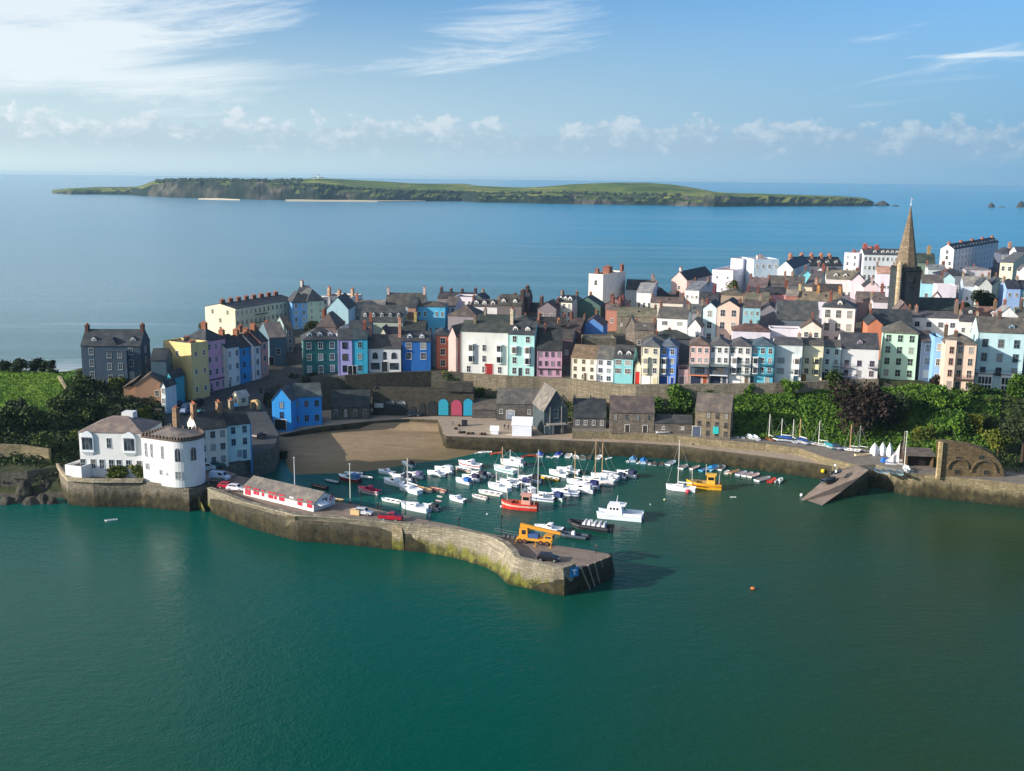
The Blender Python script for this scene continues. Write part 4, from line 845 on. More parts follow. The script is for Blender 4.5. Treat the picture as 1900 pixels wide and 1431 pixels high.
H('big slate-roofed hall behind the low white range', 1440, 1517, 592, 624, 10, 16, 'g', '5c6670', '454c52', rows=1, cols=5, D=368, rh=5.6, ww=1.4, wh=1.4, fc='c8ccd0', name='hall', cat='hall')
H('yellow gabled house left of the large cream house', 1485, 1521, 608, 642, 16, 9, 'f', 'f4ecb4', '6a4c3c', rows=2, cols=2, D=350, group=GB, ww=1.2, wh=1.6, rh=3)
H('large cream three-storey house with a white attic window', 1521.5, 1582, 569, 644, 20, 11, 'h', 'efdfc4', '3c4450', rows=3, cols=3, D=360, group=GB, ww=1.6, wh=2.6, fc='f0eadc', rh=3.6, dm=(.52,), ch=((.2, .5, 1.6),), chc='9c5444')
H('orange brick gable with brown flank between cream and mint houses', 1607, 1633, 602, 645, 12, 18, 'f', 'c8743c', '2c3640', rows=1, cols=0, D=344, group=GB, rh=2.6)
H('wide dark slate roof behind the orange brick gable', 1612, 1690, 602, 640, 12, 14, 'g', '5c5048', '2e3844', rows=1, cols=0, D=356, group=GB, rh=6)
H('long white house with four windows below the church', 1688, 1775, 588, 636, 13, 10, 'g', 'e3eaf6', '52505a', rows=2, cols=4, D=362, group=GB, ww=1.5, wh=1.6, fc='b8c0d0', rh=2.2, ch=((.12, .4, 1.8), (.99, .4, 4, 1, 2)), chc='a88878')
H('cream house corner with a small square window beside the long white house', 1776, 1808, 596, 640, 22, 9, 'g', 'ece4c0', '45444c', rows=2, cols=2, D=350, group=GB, rh=2)
H('dark roof with a white arched dormer above the cream house corner', 1784, 1812, 586, 622, 14, 9, 'g', '8a8078', '33343c', rows=1, cols=1, D=372, group=GB, rh=3.6, dm=(.5,))
H('terracotta tiled roof with a white arched dormer', 1811, 1850, 588, 622, 12, 10, 'g', '8c7060', '8a5844', rows=1, cols=2, D=376, group=GB, rh=4.2, dm=(.75,), ch=((.98, .5, 2),), chc='8c7258')
H('pale lilac ornate gable near the right edge', 1848, 1884, 586, 616, 14, 9, 'f', 'dcdce6', '8c8c96', rows=1, cols=2, D=366, group=GB, rh=4.2)
H('dark low roof with two white dormers left of the ornate gable', 1812, 1846, 604, 622, 12, 9, 'g', '6a6660', '3c3e46', rows=1, cols=2, D=352, group=GB, rh=2.6, dm=(.35, .8))
H('grey-green house with a tall brown chimney at the right edge', 1884, 1925, 588, 622, 12, 10, 'g', '7c8c88', '5c5a52', rows=2, cols=2, D=380, group=GB, ch=((.3, .5, 3),), chc='6a564c')
# --- around the church
def turret(root, w, d, Hh):
    pass
P0 = at_d(1662, 640, 386); P0.z = zg(P0.x, P0.y)
cw = bis(lambda t: proj(P0+Vector((t, t*.17, 0)))[0]-1702, 1, 30)
ch_ = thing('church', 'tall grey stone church tower with a slender pointed spire', 'church', P0, radians(10))
zt = bis(lambda t: proj((P0.x, P0.y, t))[1]-500, 20, 70)-P0.z; zs = bis(lambda t: proj((P0.x+cw/2, P0.y+cw/2, t))[1]-383, 30, 120)-P0.z
m = MB(); m.box(0, cw, 0, cw, -5, zt); m.box(-.2, cw+.2, -.2, cw+.2, zt-.5, zt)
for i in range(6):
    for s_ in (0, 1):
        x = cw*(i+.25)/6; yy = 0 if s_ == 0 else cw-.4; m.box(x, x+cw/12, yy, yy+.4, zt, zt+.9); m.box(yy, yy+.4, x, x+cw/12, zt+.01, zt+.91)
m.build('tower', stone('42484c'), ch_)  # stone colour darkened to stand in for shade on the tower front
m = MB(); m.tube((-.4, .6, -5), (-.4, .6, zt+1.6), 1.0, .95, 8); m.tube((-.4, .6, zt+1.6), (-.4, .6, zt+3), 1.05, .1, 8); m.build('stair_turret', stone('c8b494'), ch_)
m = MB(); c0 = (cw/2, cw/2); rr_ = cw/2*1.02; rg = []
for z_, k in ((zt+.3, 1), (zt+(zs-zt)*.5, .52), (zs, .03)): rg.append([(c0[0]+rr_*k*cos(pi/8+pi/4*i), c0[1]+rr_*k*sin(pi/8+pi/4*i), z_) for i in range(8)])
m.loft(rg); m.build('spire', stone('8a7a66'), ch_)
m = MB(); m.tube((*c0, zs-.3), (*c0, zs+3.0), .09, .06, 6); m.box(c0[0]-.1, c0[0]+.9, c0[1]-.05, c0[1]+.05, zs+2.1, zs+2.6); m.ball((c0[0], c0[1], zs+.6), .3); m.build('weather_vane', plain('e8e8ee', .3), ch_)
window(ch_, cw*.5, zt-7.8, 1.9, 2.2, '3c3c3e', style='arch')
m = MB()
for z0 in (-16, -9): pass
o = window(ch_, cw*.5, zt-14, .7, 1.8, '3c3c3e', style='arch')
m.tube((cw*.5, -.12, zt-3.6), (cw*.5, .1, zt-3.6), 1.2, 1.2, 16); m.build('clock', plain('3c3e3c'), ch_)
H('long dark green church nave roof right of the tower', 1700, 1777, 574, 630, 10, 15, 'g', '58584f', '28403e', rows=1, cols=0, D=392, rh=3.6, name='church_nave', cat='church nave', mat=stone('625e54'))
H('brown-pink hall roof left of the church nave below the tower', 1655, 1690, 582, 634, 12, 10, 'f', '6a5450', '7c6460', rows=1, cols=0, D=374, rh=4, name='hall', cat='hall')
H('turquoise gabled house with a brown roof right of the tower', 1707, 1747, 525, 560, 16, 12, 'g', '8cc4d0', '5e5654', rows=1, cols=2, D=446, group=GB, rh=4, ww=1.2)
H('pale turquoise small gable beside the brown-roofed turquoise house', 1746, 1768, 517, 546, 12, 10, 'f', 'b4dcdc', '4a5260', rows=1, cols=1, D=460, group=GB, rh=3)
H('low white and pink extension with a tiny tower room', 1737, 1771, 532, 556, 10, 8, 'p', 'efe4de', '8a8088', rows=1, cols=4, D=436, group=GB, ww=.8, wh=.9)
H('grey-blue double-gabled house with pale roof right of the church', 1785, 1834, 530, 562, 16, 13, 'g', 'b0bccc', '8c8884', rows=1, cols=3, D=440, group=GB, rh=4.6)
H('pale grey gable with a dark window right of the church', 1813, 1836, 530, 556, 10, 8, 'f', 'c8ccc8', '3a4250', rows=1, cols=1, D=433, group=GB, rh=4, ww=1.2)
H('pale green gable with a dark window left of the blue terrace', 1838, 1867, 530, 558, 10, 10, 'f', 'b8ccc0', '3c4454', rows=1, cols=1, D=442, group=GB, rh=4.2, ww=1.2)
H('periwinkle terrace house with navy roof', 1865, 1889, 535, 566, 9, 11, 'g', '8cacd8', '243048', rows=2, cols=2, D=430, group=GB, rh=4, ww=1.0)
H('aqua terrace house with navy roof at the frame edge', 1889, 1922, 536, 568, 9, 11, 'g', '86c6d4', '243048', rows=2, cols=2, D=430, group=GB, rh=4, ww=1.0)
H('wide dark hipped roof behind the turquoise gables', 1738, 1797, 510, 540, 12, 14, 'h', '6c7480', '2c3648', rows=1, cols=4, D=486, group=GB, rh=3.4)
H('pale grey low house behind the dark hipped roof', 1720, 1752, 500, 530, 12, 12, 'g', 'b8c4c8', '788088', rows=1, cols=2, D=510, group=GB, rh=2.6)
H('grey-pink low block in front of the white hotel row', 1789, 1835, 500, 530, 10, 12, 'h', 'b4b4c4', '7c7480', rows=1, cols=4, D=520, group=GB, rh=1.6)
H('dark green roofed house with a tall tan chimney behind the spire', 1697, 1731, 487, 530, 14, 12, 'g', '66786c', '2c4440', rows=1, cols=1, D=520, group=GB, rh=5.4, ch=((.7, .5, 3.4, 1.6, 1.6),), chc='c8a870')
def hotx(col, n):
    def f(root, w, d, Hh, z, ro):
        for i in range(n): chimney(ro, w/2, d*(i+.1)/(n-1+.2) if n > 1 else d/2, Hh+2.0, 'd08468', 1.2, 3, 1.3)
        for i in range(3*n): dormer(ro, w-.6, d*(i+.5)/(3*n)-.5, Hh-.1, 1.2, 1.3, 2.2, rz=pi/2, col='d8d8de')
    return f
H('white seafront hotel row with five orange chimneys beyond the church', 1740, 1766, 462, 524, 36, (1853,), 'l', 'f3e4e4', '2c3446', rows=5, cols=[1, 1, 2, 2, 2], D=590, ww=1.2, wh=1.9, rh=2.6, right=(14, 5, 3.4), group=GH, name='hotel_row', cat='hotel', extra=hotx('', 5), fc='c8c4cc')
H('dark mansard house closing the white hotel row on the right', 1853, 1880, 470, 512, 10, 14, 'h', '5c6478', '343c50', rows=3, cols=3, D=600, group=GH, ch=((.8, .5, 2.4, 1.4, 3),), chc='c89880', rh=3)
H('yellow tall house with a rust cornice and ochre shaded flank', 1852, 1874, 487, 530, 34, (1925,), 'g', 'f6dca0', '6a6c70', rows=3, cols=2, D=492, group=GH, ww=1.3, wh=2, rh=3)
H('small pink gable against the ochre flank', 1888, 1902, 502, 528, 20, 9, 'f', 'f2dce0', '5c5054', rows=1, cols=1, D=470, group=GB, rh=3)
H('white seafront block with red chimneys left of the spire', 1564, 1590, 471, 515, 34, (1632,), 'p', 'f4ece6', 'd8a48c', rows=4, cols=2, D=568, group=GH, ww=1.0, wh=1.8, right=(5, 4), ch=((.5, .1, 1.4), (.5, .9, 1.8, 2, 3)), chc='c46a58')
H('pale grey seafront terrace with small dormers running to the spire', 1600, 1672, 472, 512, 8, 14, 'g', 'c8d0d8', '3c4454', rows=3, cols=9, D=560, group=GH, ww=1.1, wh=1.8, rh=2.6, ch=((.08, .5, 2.2, 2, 3), (.38, .5, 1.6, 2, 3)), chc='c25a50', dm=(.3, .5, .62, .74, .86))
H('long dark terrace roof with a row of orange chimneys on the skyline', 1470, 1560, 492, 522, -4, 13, 'g', '7c8088', '28303c', rows=1, cols=8, D=520, group=GH, rh=3.4, ch=((.02, .5, 1.2, 1.1, 3.4), (.25, .5, 1.4, 1.1, 3.4), (.45, .5, 1.4, 1.1, 3.4), (.65, .5, 1.4, 1.1, 3.4), (.82, .5, 1.2, 1.1, 3.4)), chc='c48c78', dm=(.15, .35, .55, .72, .9))
def whx(root, w, d, Hh, z, ro):
    m = MB(); m.box(w*.05, w*.6, 1, 9, Hh, Hh+4.2); m.build('upper_block', paint('f4efe4'), root)
H('cream-white flat-roofed hotel wing glowing in the sun', 1320, 1358, 503, 534, 28, (1398,), 'p', 'f6ead8', 'a89890', rows=2, cols=[2, 1], D=500, group=GH, right=(5, 2), ww=.8, wh=1.1, name='hotel_wing', cat='hotel')
H('white stair tower block of the flat-roofed hotel', 1354, 1375, 482, 522, 34, (1396,), 'p', 'f8f0e6', 'b0a8a0', rows=1, cols=0, D=512, group=GH, name='hotel_wing', cat='hotel')
H('blue-grey shaded main block of the flat-roofed hotel', 1397, 1442, 484, 528, -8, 14, 'p', 'b8c8d8', '6c6468', rows=3, cols=4, D=500, group=GH, ww=1.1, wh=1.5, ch=((.4, .4, 1.6, 3, 2),), chc='d8c8c4', name='hotel_wing', cat='hotel')
H('pale aqua gable with a long teal-shadowed dark roof', 1441, 1468, 498, 532, 24, (1502,), 'l', 'cdeaf0', '2c4450', rows=2, cols=[1, 1], D=476, group=GB, rh=3.2, ww=1.0, wh=2.0)
H('small aqua gable right of the pale aqua gable', 1485, 1505, 512, 536, 10, 10, 'f', '6cc0d4', '3a4a58', rows=1, cols=0, D=464, group=GB, rh=3)
H('twin white gables above the brick-red gable', 1507, 1530, 505, 530, 12, 10, 'f', 'f4eef2', '5a4e58', rows=1, cols=1, D=478, group=GB, rh=2.8)
H('cream terrace with two dormers and a mossy roof', 1531, 1588, 517, 550, 14, 11, 'g', 'f4dcc8', '7a705c', rows=1, cols=6, D=444, group=GB, rh=4.2, ww=.9, wh=1.6, dm=(.3, .6))
H('pink gabled end house of the cream terrace', 1577, 1601, 520, 552, 16, 13, 'f', 'f2ccc8', '2c2e3c', rows=1, cols=1, D=440, group=GB, rh=3.6)
H('small pink gable with a white chimney left of the tower', 1601, 1628, 532, 556, 14, 12, 'f', 'f2c8c0', '2a2c3a', rows=1, cols=1, D=428, group=GB, rh=3.4, ch=((.5, .05, 1),), chc='f2dcd4')
H('brick-red gable with a cream front and tall chimney', 1490, 1511, 532, 562, 20, (1542,), 'g', 'f0d4a8', '6c5c54', rows=1, cols=3, D=432, group=GB, rh=4.2, ch=((.98, .5, 2.8, 1.2, 2),), chc='a05048')
H('yellow low terrace with a tan roof', 1474, 1511, 556, 584, 14, 10, 'g', 'f6e890', '857050', rows=1, cols=4, D=400, group=GB, rh=3.6, ww=.9, wh=1.3, ch=((.2, .5, 2.4),), chc='e8d89c')
H('pink-white low terrace continuing the yellow one', 1511, 1558, 558, 588, 14, 10, 'g', 'f0dcd6', '7c6a4e', rows=1, cols=4, D=398, group=GB, rh=3.8, ch=((.1, .5, 2.2), (.95, .5, 2)), chc='d09a60')
H('stone hip-roofed house below the round tree', 1330, 1379, 546, 572, 20, 12, 'h', '9c8c6e', '625846', rows=1, cols=3, D=410, group=GB, rh=2.6, ww=.7, wh=1)
H('dark gable with a purple-brown lit roof left of the pink wall', 1386, 1420, 532, 564, 20, 12, 'g', '3c3e48', '6c545a', rows=1, cols=0, D=424, group=GB, rh=4.2)
H('long brown-grey roof with a skylight in the middle distance', 1424, 1490, 527, 556, 14, 12, 'g', '60606a', '5c5450', rows=1, cols=2, D=440, group=GB, rh=4, ch=((.45, .5, 1.6), (.65, .5, 1.6)), chc='c8907a')
H('pink-walled courtyard house with a dark lean roof', 1420, 1458, 545, 572, 12, 9, 'g', 'dca8a4', '2e3440', rows=1, cols=2, D=408, group=GB, rh=3, ch=((.98, .5, 2.4, 1.2, 2),), chc='8c4c40')
H('low house with terracotta flank between the brown roofs', 1456, 1478, 548, 574, 20, 9, 'g', '9c6450', '8a7a70', rows=1, cols=0, D=402, group=GB, rh=2.6)
H('orange-roofed low house beside the spire', 1625, 1656, 507, 536, 16, 12, 'g', 'efe6e4', 'c88864', rows=1, cols=5, D=470, group=GB, rh=3.6, ww=.8, wh=1.2)
H('row of white lean-tos below the small pink gable', 1618, 1654, 560, 584, 9, 8, 'g', 'f2ece6', '6c5c5c', rows=1, cols=3, D=398, group=GB, rh=1.8)
H('brown tiled roofs stepping down left of the church', 1588, 1640, 556, 584, 14, 11, 'g', '7c6c68', '6a5a58', rows=1, cols=0, D=406, group=GB, rh=3.4, ch=((.9, .5, 3),), chc='a05848')
H('dark slate roof behind the yellow low terrace', 1508, 1560, 540, 566, 12, 10, 'g', '6c5048', '4a3e3e', rows=1, cols=0, D=416, group=GB, rh=3.2, ch=((.1, .5, 1.8),), chc='d8a890')
H('mossy roof with a skylight right of the stone hip-roofed house', 1380, 1424, 556, 580, 16, 11, 'g', '6c6a60', '6a6450', rows=1, cols=0, D=400, group=GB, rh=3.2, ch=((.1, .5, 2.2), (.5, .5, 2)), chc='8a4c48')
H('wide purple-slate roof behind the light blue gable', 1296, 1330, 556, 586, 16, 11, 'g', '5a5860', '3a3c46', rows=1, cols=0, D=396, group=GB, rh=3.2, ch=((.7, .5, 2.4),), chc='8a3f40')
H('grey house with a white strip roof behind the pinkish cottage', 1270, 1300, 580, 612, 14, 10, 'g', '8c8c90', '5c6066', rows=1, cols=0, D=384, group=GB, rh=3.4)
H('white sunlit garden cottage amid bushes right of the tower', 1728, 1742, 552, 572, 22, 8, 'f', 'f0dcd0', 'a07464', rows=1, cols=1, D=408, group=GB, rh=2.4)
H('white seafront villa with orange chimneys beyond the right edge', 1884, 1925, 470, 512, 8, 14, 'g', 'd8d8e0', '3c4458', rows=3, cols=4, D=585, group=GH, rh=3)
H('dark slate terrace roof in the dip behind the tall ivory block', 1218, 1262, 560, 590, -4, 10, 'g', '7a7478', '4a3e40', rows=1, cols=0, D=420, group=GB, rh=3)
H('red-brown roof cluster below the tall ivory block', 1120, 1160, 565, 600, 16, 10, 'f', '8a6a60', '7a4a44', rows=1, cols=0, D=408, group=GB, rh=3.2, ch=((.3, .3, 2), (.8, .3, 2)), chc='7a3c3c')
H('mossy grey lower roof between the ruin and the yellow tall house', 1190, 1240, 634, 652, 10, 9, 'h', '7c7468', '54524c', rows=1, cols=0, D=336, group=GB, rh=2.4)
H('curved dark roof of the garden building below the pinkish cottage', 1214, 1282, 628, 648, -2, 9, 'h', '5c6064', '40463f', rows=1, cols=0, D=342, group=GB, rh=3.0)
H('grey courtyard house left of the blue gable above the cream cottage', 1040, 1062, 628, 656, 12, 9, 'g', '6c5c58', '47403f', rows=1, cols=1, D=344, group=GB, rh=3.2)
H('dark slated shed roof in front of the half-timbered house', 1004, 1052, 604, 628, -8, 9, 'g', '524a4a', '3c3638', rows=1, cols=0, D=366, group=GB, rh=3)
H('dark hipped roof behind the mint dormer house', 946, 994, 600, 626, 6, 10, 'h', '5c6058', '343a38', rows=1, cols=0, D=360, group=GB, rh=3)
H('mossy dark lean-to roof behind the big pale green house', 884, 944, 596, 622, 8, 10, 'g', '50564c', '33403a', rows=1, cols=0, D=368, group=GB, rh=2.4, ch=((.2, .5, 1.8),), chc='a89c8c')
# --- left cape: white seaside house, round-ended house, and row behind
def seaside(root, w, d, Hh, z, ro):
    for f in (.14, .80):
        m = MB(); m.box(f*w-1.4, f*w+1.4, -.5, 0, Hh-4.6, Hh-1.1); m.tube((f*w, -.02, Hh-1.2), (f*w, -.5, Hh-1.2), 1.4, 1.4, 12); m.loft([[(f*w-1.5, -.6, Hh-4.6), (f*w+1.5, -.6, Hh-4.6), (f*w+1.5, 0, Hh-4.6), (f*w-1.5, 0, Hh-4.6)], [(f*w-.9, -.1, Hh-5.5), (f*w+.9, -.1, Hh-5.5), (f*w+.9, 0, Hh-5.5), (f*w-.9, 0, Hh-5.5)]])
        b = m.build('oriel_window', plain('e4e8ec'), root); m = MB()
        for i in range(3): m.box(f*w-1.2+i*.84, f*w-.5+i*.84, -.56, -.5, Hh-4.1, Hh-1.3)
        m.build('pane', glass(), b)
    for f in (.47,): window(root, f*w, Hh-3.7, 1.0, 2.3, 'c8d0d8')
    for i, f in enumerate((.04, .20, .34, .49, .61, .76, .93)): window(root, f*w, Hh-8.6, 1.1, 2.1 if i != 6 else 2.0, 'c8d0d8')
    m = MB(); m.box(w*.52, w*.70, d*.5, d*.72, Hh, Hh+3.4); m.build('roof_tank', paint('e8eaea'), root)
H('large white seaside house with two arched oriel windows', 151, 268, 801, 882, 3, 12, 'h', 'e2ecf8', '8a7268', rows=1, cols=0, z=6.35, rh=2.6, extra=seaside, name='seaside_house', over=.2)
# round ended castellated house
P0 = at_z(267, 893, 6.0)
hp = bis(lambda t: proj((P0.x, P0.y, t))[1]-812, 6, 40)-6
rt = thing('round_ended_house', 'white castellated house with a rounded corner and tall slit windows', 'house', P0, -radians(24))
dx = Vector((cos(radians(24)), -sin(radians(24)), 0))
w1 = bis(lambda t: proj(P0+dx*t)[0]-322, .5, 60)
pl = [(0, 0), (w1*.92, 0)]; cx_, cy_ = w1*.92, 4.6
for i in range(1, 19): a = -pi/2+pi*i/19*.85; pl.append((cx_+4.6*cos(a), cy_+4.6*sin(a)))
pl += [(pl[-1][0]-2, 10), (0, 10)]
m = MB(); m.prism(pl, -.4, hp); m.build('wall', paint('f2f2f6'), rt)
m = MB(); m.prism([(x*1.0+(x-w1/2)*.03, y+(y-4.6)*.03) for x, y in pl], hp, hp+.45)
for i in range(len(pl)):
    a, b = pl[i], pl[(i+1) % len(pl)]; L_ = sqrt((a[0]-b[0])**2+(a[1]-b[1])**2); k = max(1, int(L_/.9))
    for j in range(k):
        t_ = (j+.3)/k; x, y = lerp(a[0], b[0], t_), lerp(a[1], b[1], t_); m.box(x-.22, x+.22, y-.22, y+.22, hp+.44, hp+1.0)
m.build('battlements', stone('7a6c64'), rt)
m = MB(); m.loft([[(x*.86+.8, y*.86+.8, hp+.4) for x, y in pl], [(lerp(x, w1*.45, .93), lerp(y, 4.8, .93), hp+1.9) for x, y in pl]]); ro = m.build('roof', slate('7c6e68'), rt)
chimney(ro, 3.2, 8.0, hp+2.2, 'b08a68', 1.2, 1.2, 3.4)
for x, z_, w_, h_ in ((w1*.13, hp-4.2, .5, 3), (w1*.32, hp-4.2, .5, 3), (w1*.68, hp-4.2, .6, 2.8), (w1*.15, hp-7.2, .9, 1.3), (w1*.6, hp-8, .6, 1.0), (w1*.8, hp-8, .4, .6)): window(rt, x, z_, w_, h_, 'c8c8d0')
for i in (1.5, 4.0):
    a = -pi/2+pi*i/9*.85; window(rt, cx_+4.62*cos(a), hp-4.6, 1.5, 3.2, 'b8bcc8', y=cy_+4.62*sin(a), rz=a+pi/2, style='arch')
a = -pi/2+pi*1.5/9*.85; window(rt, cx_+4.62*cos(a), hp-8.6, 1.4, 1.6, 'b8bcc8', y=cy_+4.62*sin(a), rz=a+pi/2)
o = dict(rows=3, ww=1.1, wh=1.6, fc='b8c0c0')
H('cream three-window house with orange chimneys beside the round-ended house', 370, 424, 798, 869, -32, 9, 'g', 'd9dccb', '30353c', cols=3, z=5.6, ch=((-.1, .5, 2.2, 1, 2.4), (.98, .5, 2, 1, 2)), chc='c0906a', dr=(.5, '3c4a54'), **o)
H('pale blue house at the end of the seaside row with a bright blue flank', 424, 466, 789, 855, -32, 9, 'g', 'b8dcec', '2c3438', cols=[2, 2, 1], z=6.0, rows=3, ww=1.0, wh=1.6, fc='8cb4cc', ch=((.45, .5, 1.8, 1, 1.6),), chc='c8b090', dr=(.72, '4c7488'), extra=lambda root, w, d, Hh, z, ro: MB_box(root, w, d, Hh))
H('small slate lean-to linking the seaside row', 376, 396, 800, 852, -20, 8, 'h', 'c0c8cc', '30383e', rows=1, cols=0, z=5.8, rh=1.2)
H('low white garden store with a black roof on the sea wall', 122, 152, 868, 886, 20, 5, 'p', 'dde8ee', '26323a', rows=1, cols=0, z=6.3, name='store', cat='store')
# --- harbour-side buildings
H('bright blue quay house with a dark garage door and grey roof', 506, 541, 742, 797, 8, 13, 'f', '1590e8', '44505c', rows=3, cols=[1, 1, 0], z=3.2, ww=1.1, wh=1.8, fc='1a6fb8', dr=[(.42, '1c2733', 3.4, 3.0, 'garage_door')], rh=3.4, name='quay_house')
H('bright blue quay house wing with three white fanlights', 541, 598, 737, 791, -16, 9, 'g', '1590e8', '47585c', rows=2, cols=3, z=3.4, ww=1.2, wh=1.8, fc='5c98c8', rh=3, name='quay_house')
H('low dark chapel-like store with four pointed windows on the quay', 615, 686, 755, 779, -6, 10, 'g', '5c5f60', '20303c', rows=1, cols=4, z=3.7, ww=.9, wh=2.4, fc='a8aca8', rh=4.0, arch='arch', mat=stone('62625c'), name='store', cat='store')
st = dict(mat=stone('6e6a68'))
H('low brown stone shed at the left end of the yard', 876, 920, 759, 774, 2, 9, 'g', '6e6a68', '5c5450', rows=1, cols=0, z=4.2, rh=2.2, name='shed', cat='shed', D=None, **st)
H('long grey stone warehouse with a high roof behind the white tent', 921, 1008, 748, 778, 3, 11, 'g', '6e6a68', '5e5a58', rows=1, cols=5, z=4.3, rh=3.4, ww=.9, wh=1.2, skip=((0, 2),), dr=(.3, '8c98a8', 2.4, 2.6), name='warehouse', cat='warehouse', **st)
def boathouse(root, w, d, Hh, z, ro):
    m = MB()
    for f in (.25, .75): m.box(f*w-.1, f*w+.1, -.2, 0, -1, Hh+1)
    m.box(w*.1, w*.9, -2.2, 0, 2.9, 3.15); m.build('timber_platform', plain('9c9890'), root)
    window(root, w*.5, 4.6, 1.2, 2.4, '8c9aa0'); door(root, w*.2, 0, 2.2, 2.4, '5c747c'); door(root, w*.62, 0, 2.6, 2.6, '22303a')
H('tall grey gabled warehouse with a shadowed timbered front', 1009, 1052, 762, 806, -14, 12, 'f', '4c5a60', '77706a', rows=1, cols=0, z=4.2, rh=5.6, extra=boathouse, name='warehouse', cat='warehouse', mat=stone('566268'), D=None)
H('low dark-roofed store between the tall warehouse and the arched one', 1064, 1124, 774, 794, 2, 9, 'g', '6c6860', '28323e', rows=1, cols=4, z=6.3, rh=4.4, ww=.8, wh=1.2, name='store', cat='store', **st)
H('brown stone warehouse with four blind arches', 1131, 1213, 764, 801, 4, 9, 'g', '7a7068', '5c4c4a', rows=2, cols=[4, 0], z=6.3, rh=3.6, ww=.7, wh=1.5, fc='8c8680', name='warehouse', cat='warehouse', mat=stone('857a6e'), dr=[(.4, '3c3630', 1.2, 2), (.8, '3c3630', 1.2, 2)])
H('low grey wall-like shed between the two stone warehouses', 1213, 1284, 784, 803, 3, 6, 'g', '7c7268', '3a4046', rows=1, cols=2, z=6.3, rh=1.6, ww=.7, wh=.8, name='shed', cat='shed', mat=stone('7c736a'))
H('three-storey brown stone warehouse with a square turquoise panel', 1288, 1354, 761, 810, 16, 9, 'g', '9c8264', '6a5c54', rows=3, cols=4, z=6.3, rh=4, ww=.9, wh=1.5, fc='7c6a58', skip=((0, 0), (2, 0)), name='warehouse', cat='warehouse', mat=stone('988a74'), dr=(.06, '4a5468', 2.2, 2.8), extra=lambda root, w, d, Hh, z, ro: turq(root, w))
# ------------------------------------------------------------------ quay structures
def arches(root, w, d, Hh, z, ro):
    def arch(xc, aw, ah, col, name, z0=0.0):
        m = MB(); n = 8; pts = [(-aw/2, 0), (-aw/2, ah-aw/2)]+[(-aw/2*cos(pi*i/n), ah-aw/2+aw/2*sin(pi*i/n)) for i in range(1, n)]+[(aw/2, ah-aw/2), (aw/2, 0)]
        m.loft([[(x, -.14, q) for x, q in pts], [(x, 0, q) for x, q in pts]]); m.build(name, plain(col), root, (xc, 0, z0))
    arch(w*.06, 3.0, 4.2, '141a20', 'archway'); m = MB(); m.box(-1.4, 1.4, -.25, -.15, 2.0, 3.4); m.build('sign_board', plain('a8b0b4'), root, (w*.06, 0, 0))
    for f, nm in ((.17, 'a'), (.28, 'b')):
        arch(w*f, 3.4, 4.6, '1c262c', 'archway'); arch(w*f, 3.0, 1.5, 'c8d0d4', 'fanlight', 3.0)
    arch(w*.39, 2.2, 2.6, '2a2c2c', 'archway'); arch(w*.49, 1.8, 3.6, '262a2c', 'archway'); arch(w*.59, 3.0, 4.4, '23282a', 'archway')
    arch(w*.70, 3.0, 5.0, '2e9cb4', 'painted_door'); arch(w*.83, 3.2, 4.8, 'b04a64', 'painted_door'); arch(w*.945, 2.8, 5.2, '2a9cc0', 'painted_door')
    m = MB(); m.box(w*.72, w*.99, -1.0, 2, Hh+.7, Hh+3.4)
    m.build('pillared_terrace', stone('4e4c46'), root)
house('dark stone arched range with turquoise and pink painted doors under the retaining wall', 692, 879, 727, 768, 2, 5, 'p', '5a564c', '3c4038', rows=1, cols=0, z=4.1, name='arched_range', cat='vaults', mat=stone('504d45'), extra=arches, foot=1)
# marquee
def marquee(name, label, xl, xr, ye, yb, z, d, rh, r=4):
    P = at_z(xl, yb, z); dx = Vector((cos(radians(r)), -sin(radians(r)), 0)); w = bis(lambda t: proj(P+dx*t)[0]-xr, .5, 30); h = bis(lambda t: proj((P.x, P.y, t))[1]-ye, z, z+20)-z
    t = thing(name, label, 'tent', P, -radians(r)); m = MB(); m.box(0, w, 0, d, 0, h)
    m.quad((0, d, h), (0, 0, h), (0, d/2, h+rh)); m.quad((w, 0, h), (w, d, h), (w, d/2, h+rh)); m.build('canvas_wall', plain('e8ecf2', .8), t)
    m = MB(); m.loft([[(-.2, -.2, h), (-.2, d/2, h+rh+.05), (-.2, d+.2, h)], [(w+.2, -.2, h), (w+.2, d/2, h+rh+.05), (w+.2, d+.2, h)]]); m.build('canvas_roof', plain('f4f5f8', .8), t)
marquee('marquee', 'large white marquee with a ridged roof on the harbour yard', 950, 986, 789, 809, 4.02, 6, 1.8)
marquee('gazebo_tent', 'small white peaked tent at the edge of the harbour yard', 910, 924, 799, 806, 4.02, 2.4, 1.1)
# white quay station with red doors on the pier
A, B = at_z(452, 918, 4.72), at_z(582, 950, 4.72); dv = B-A; L_ = dv.length; ang = math.atan2(dv.y, dv.x)
sh = thing('quay_station', 'long white single-storey building with red doors on the pier root', 'building', A, ang)
hz = bis(lambda t: proj((A.x, A.y, t))[1]-903, 4.7, 20)-4.7; dp = 6.6; rh = 1.7
m = MB(); m.box(0, L_, 0, dp, -1, hz); m.quad((0, dp, hz), (0, 0, hz), (0, dp/2, hz+rh)); m.quad((L_, 0, hz), (L_, dp, hz), (L_, dp/2, hz+rh)); m.build('wall', paint('f4eff2'), sh)
m = MB()
for y0 in (-.3, dp+.3): m.loft([[(-.2, y0, hz-.15), (-.2, dp/2, hz+rh+.1), (-.2, dp/2, hz+rh-.05), (-.2, y0, hz-.3)], [(L_+.2, y0, hz-.15), (L_+.2, dp/2, hz+rh+.1), (L_+.2, dp/2, hz+rh-.05), (L_+.2, y0, hz-.3)]])
m.build('roof', slate('7a7068'), sh)
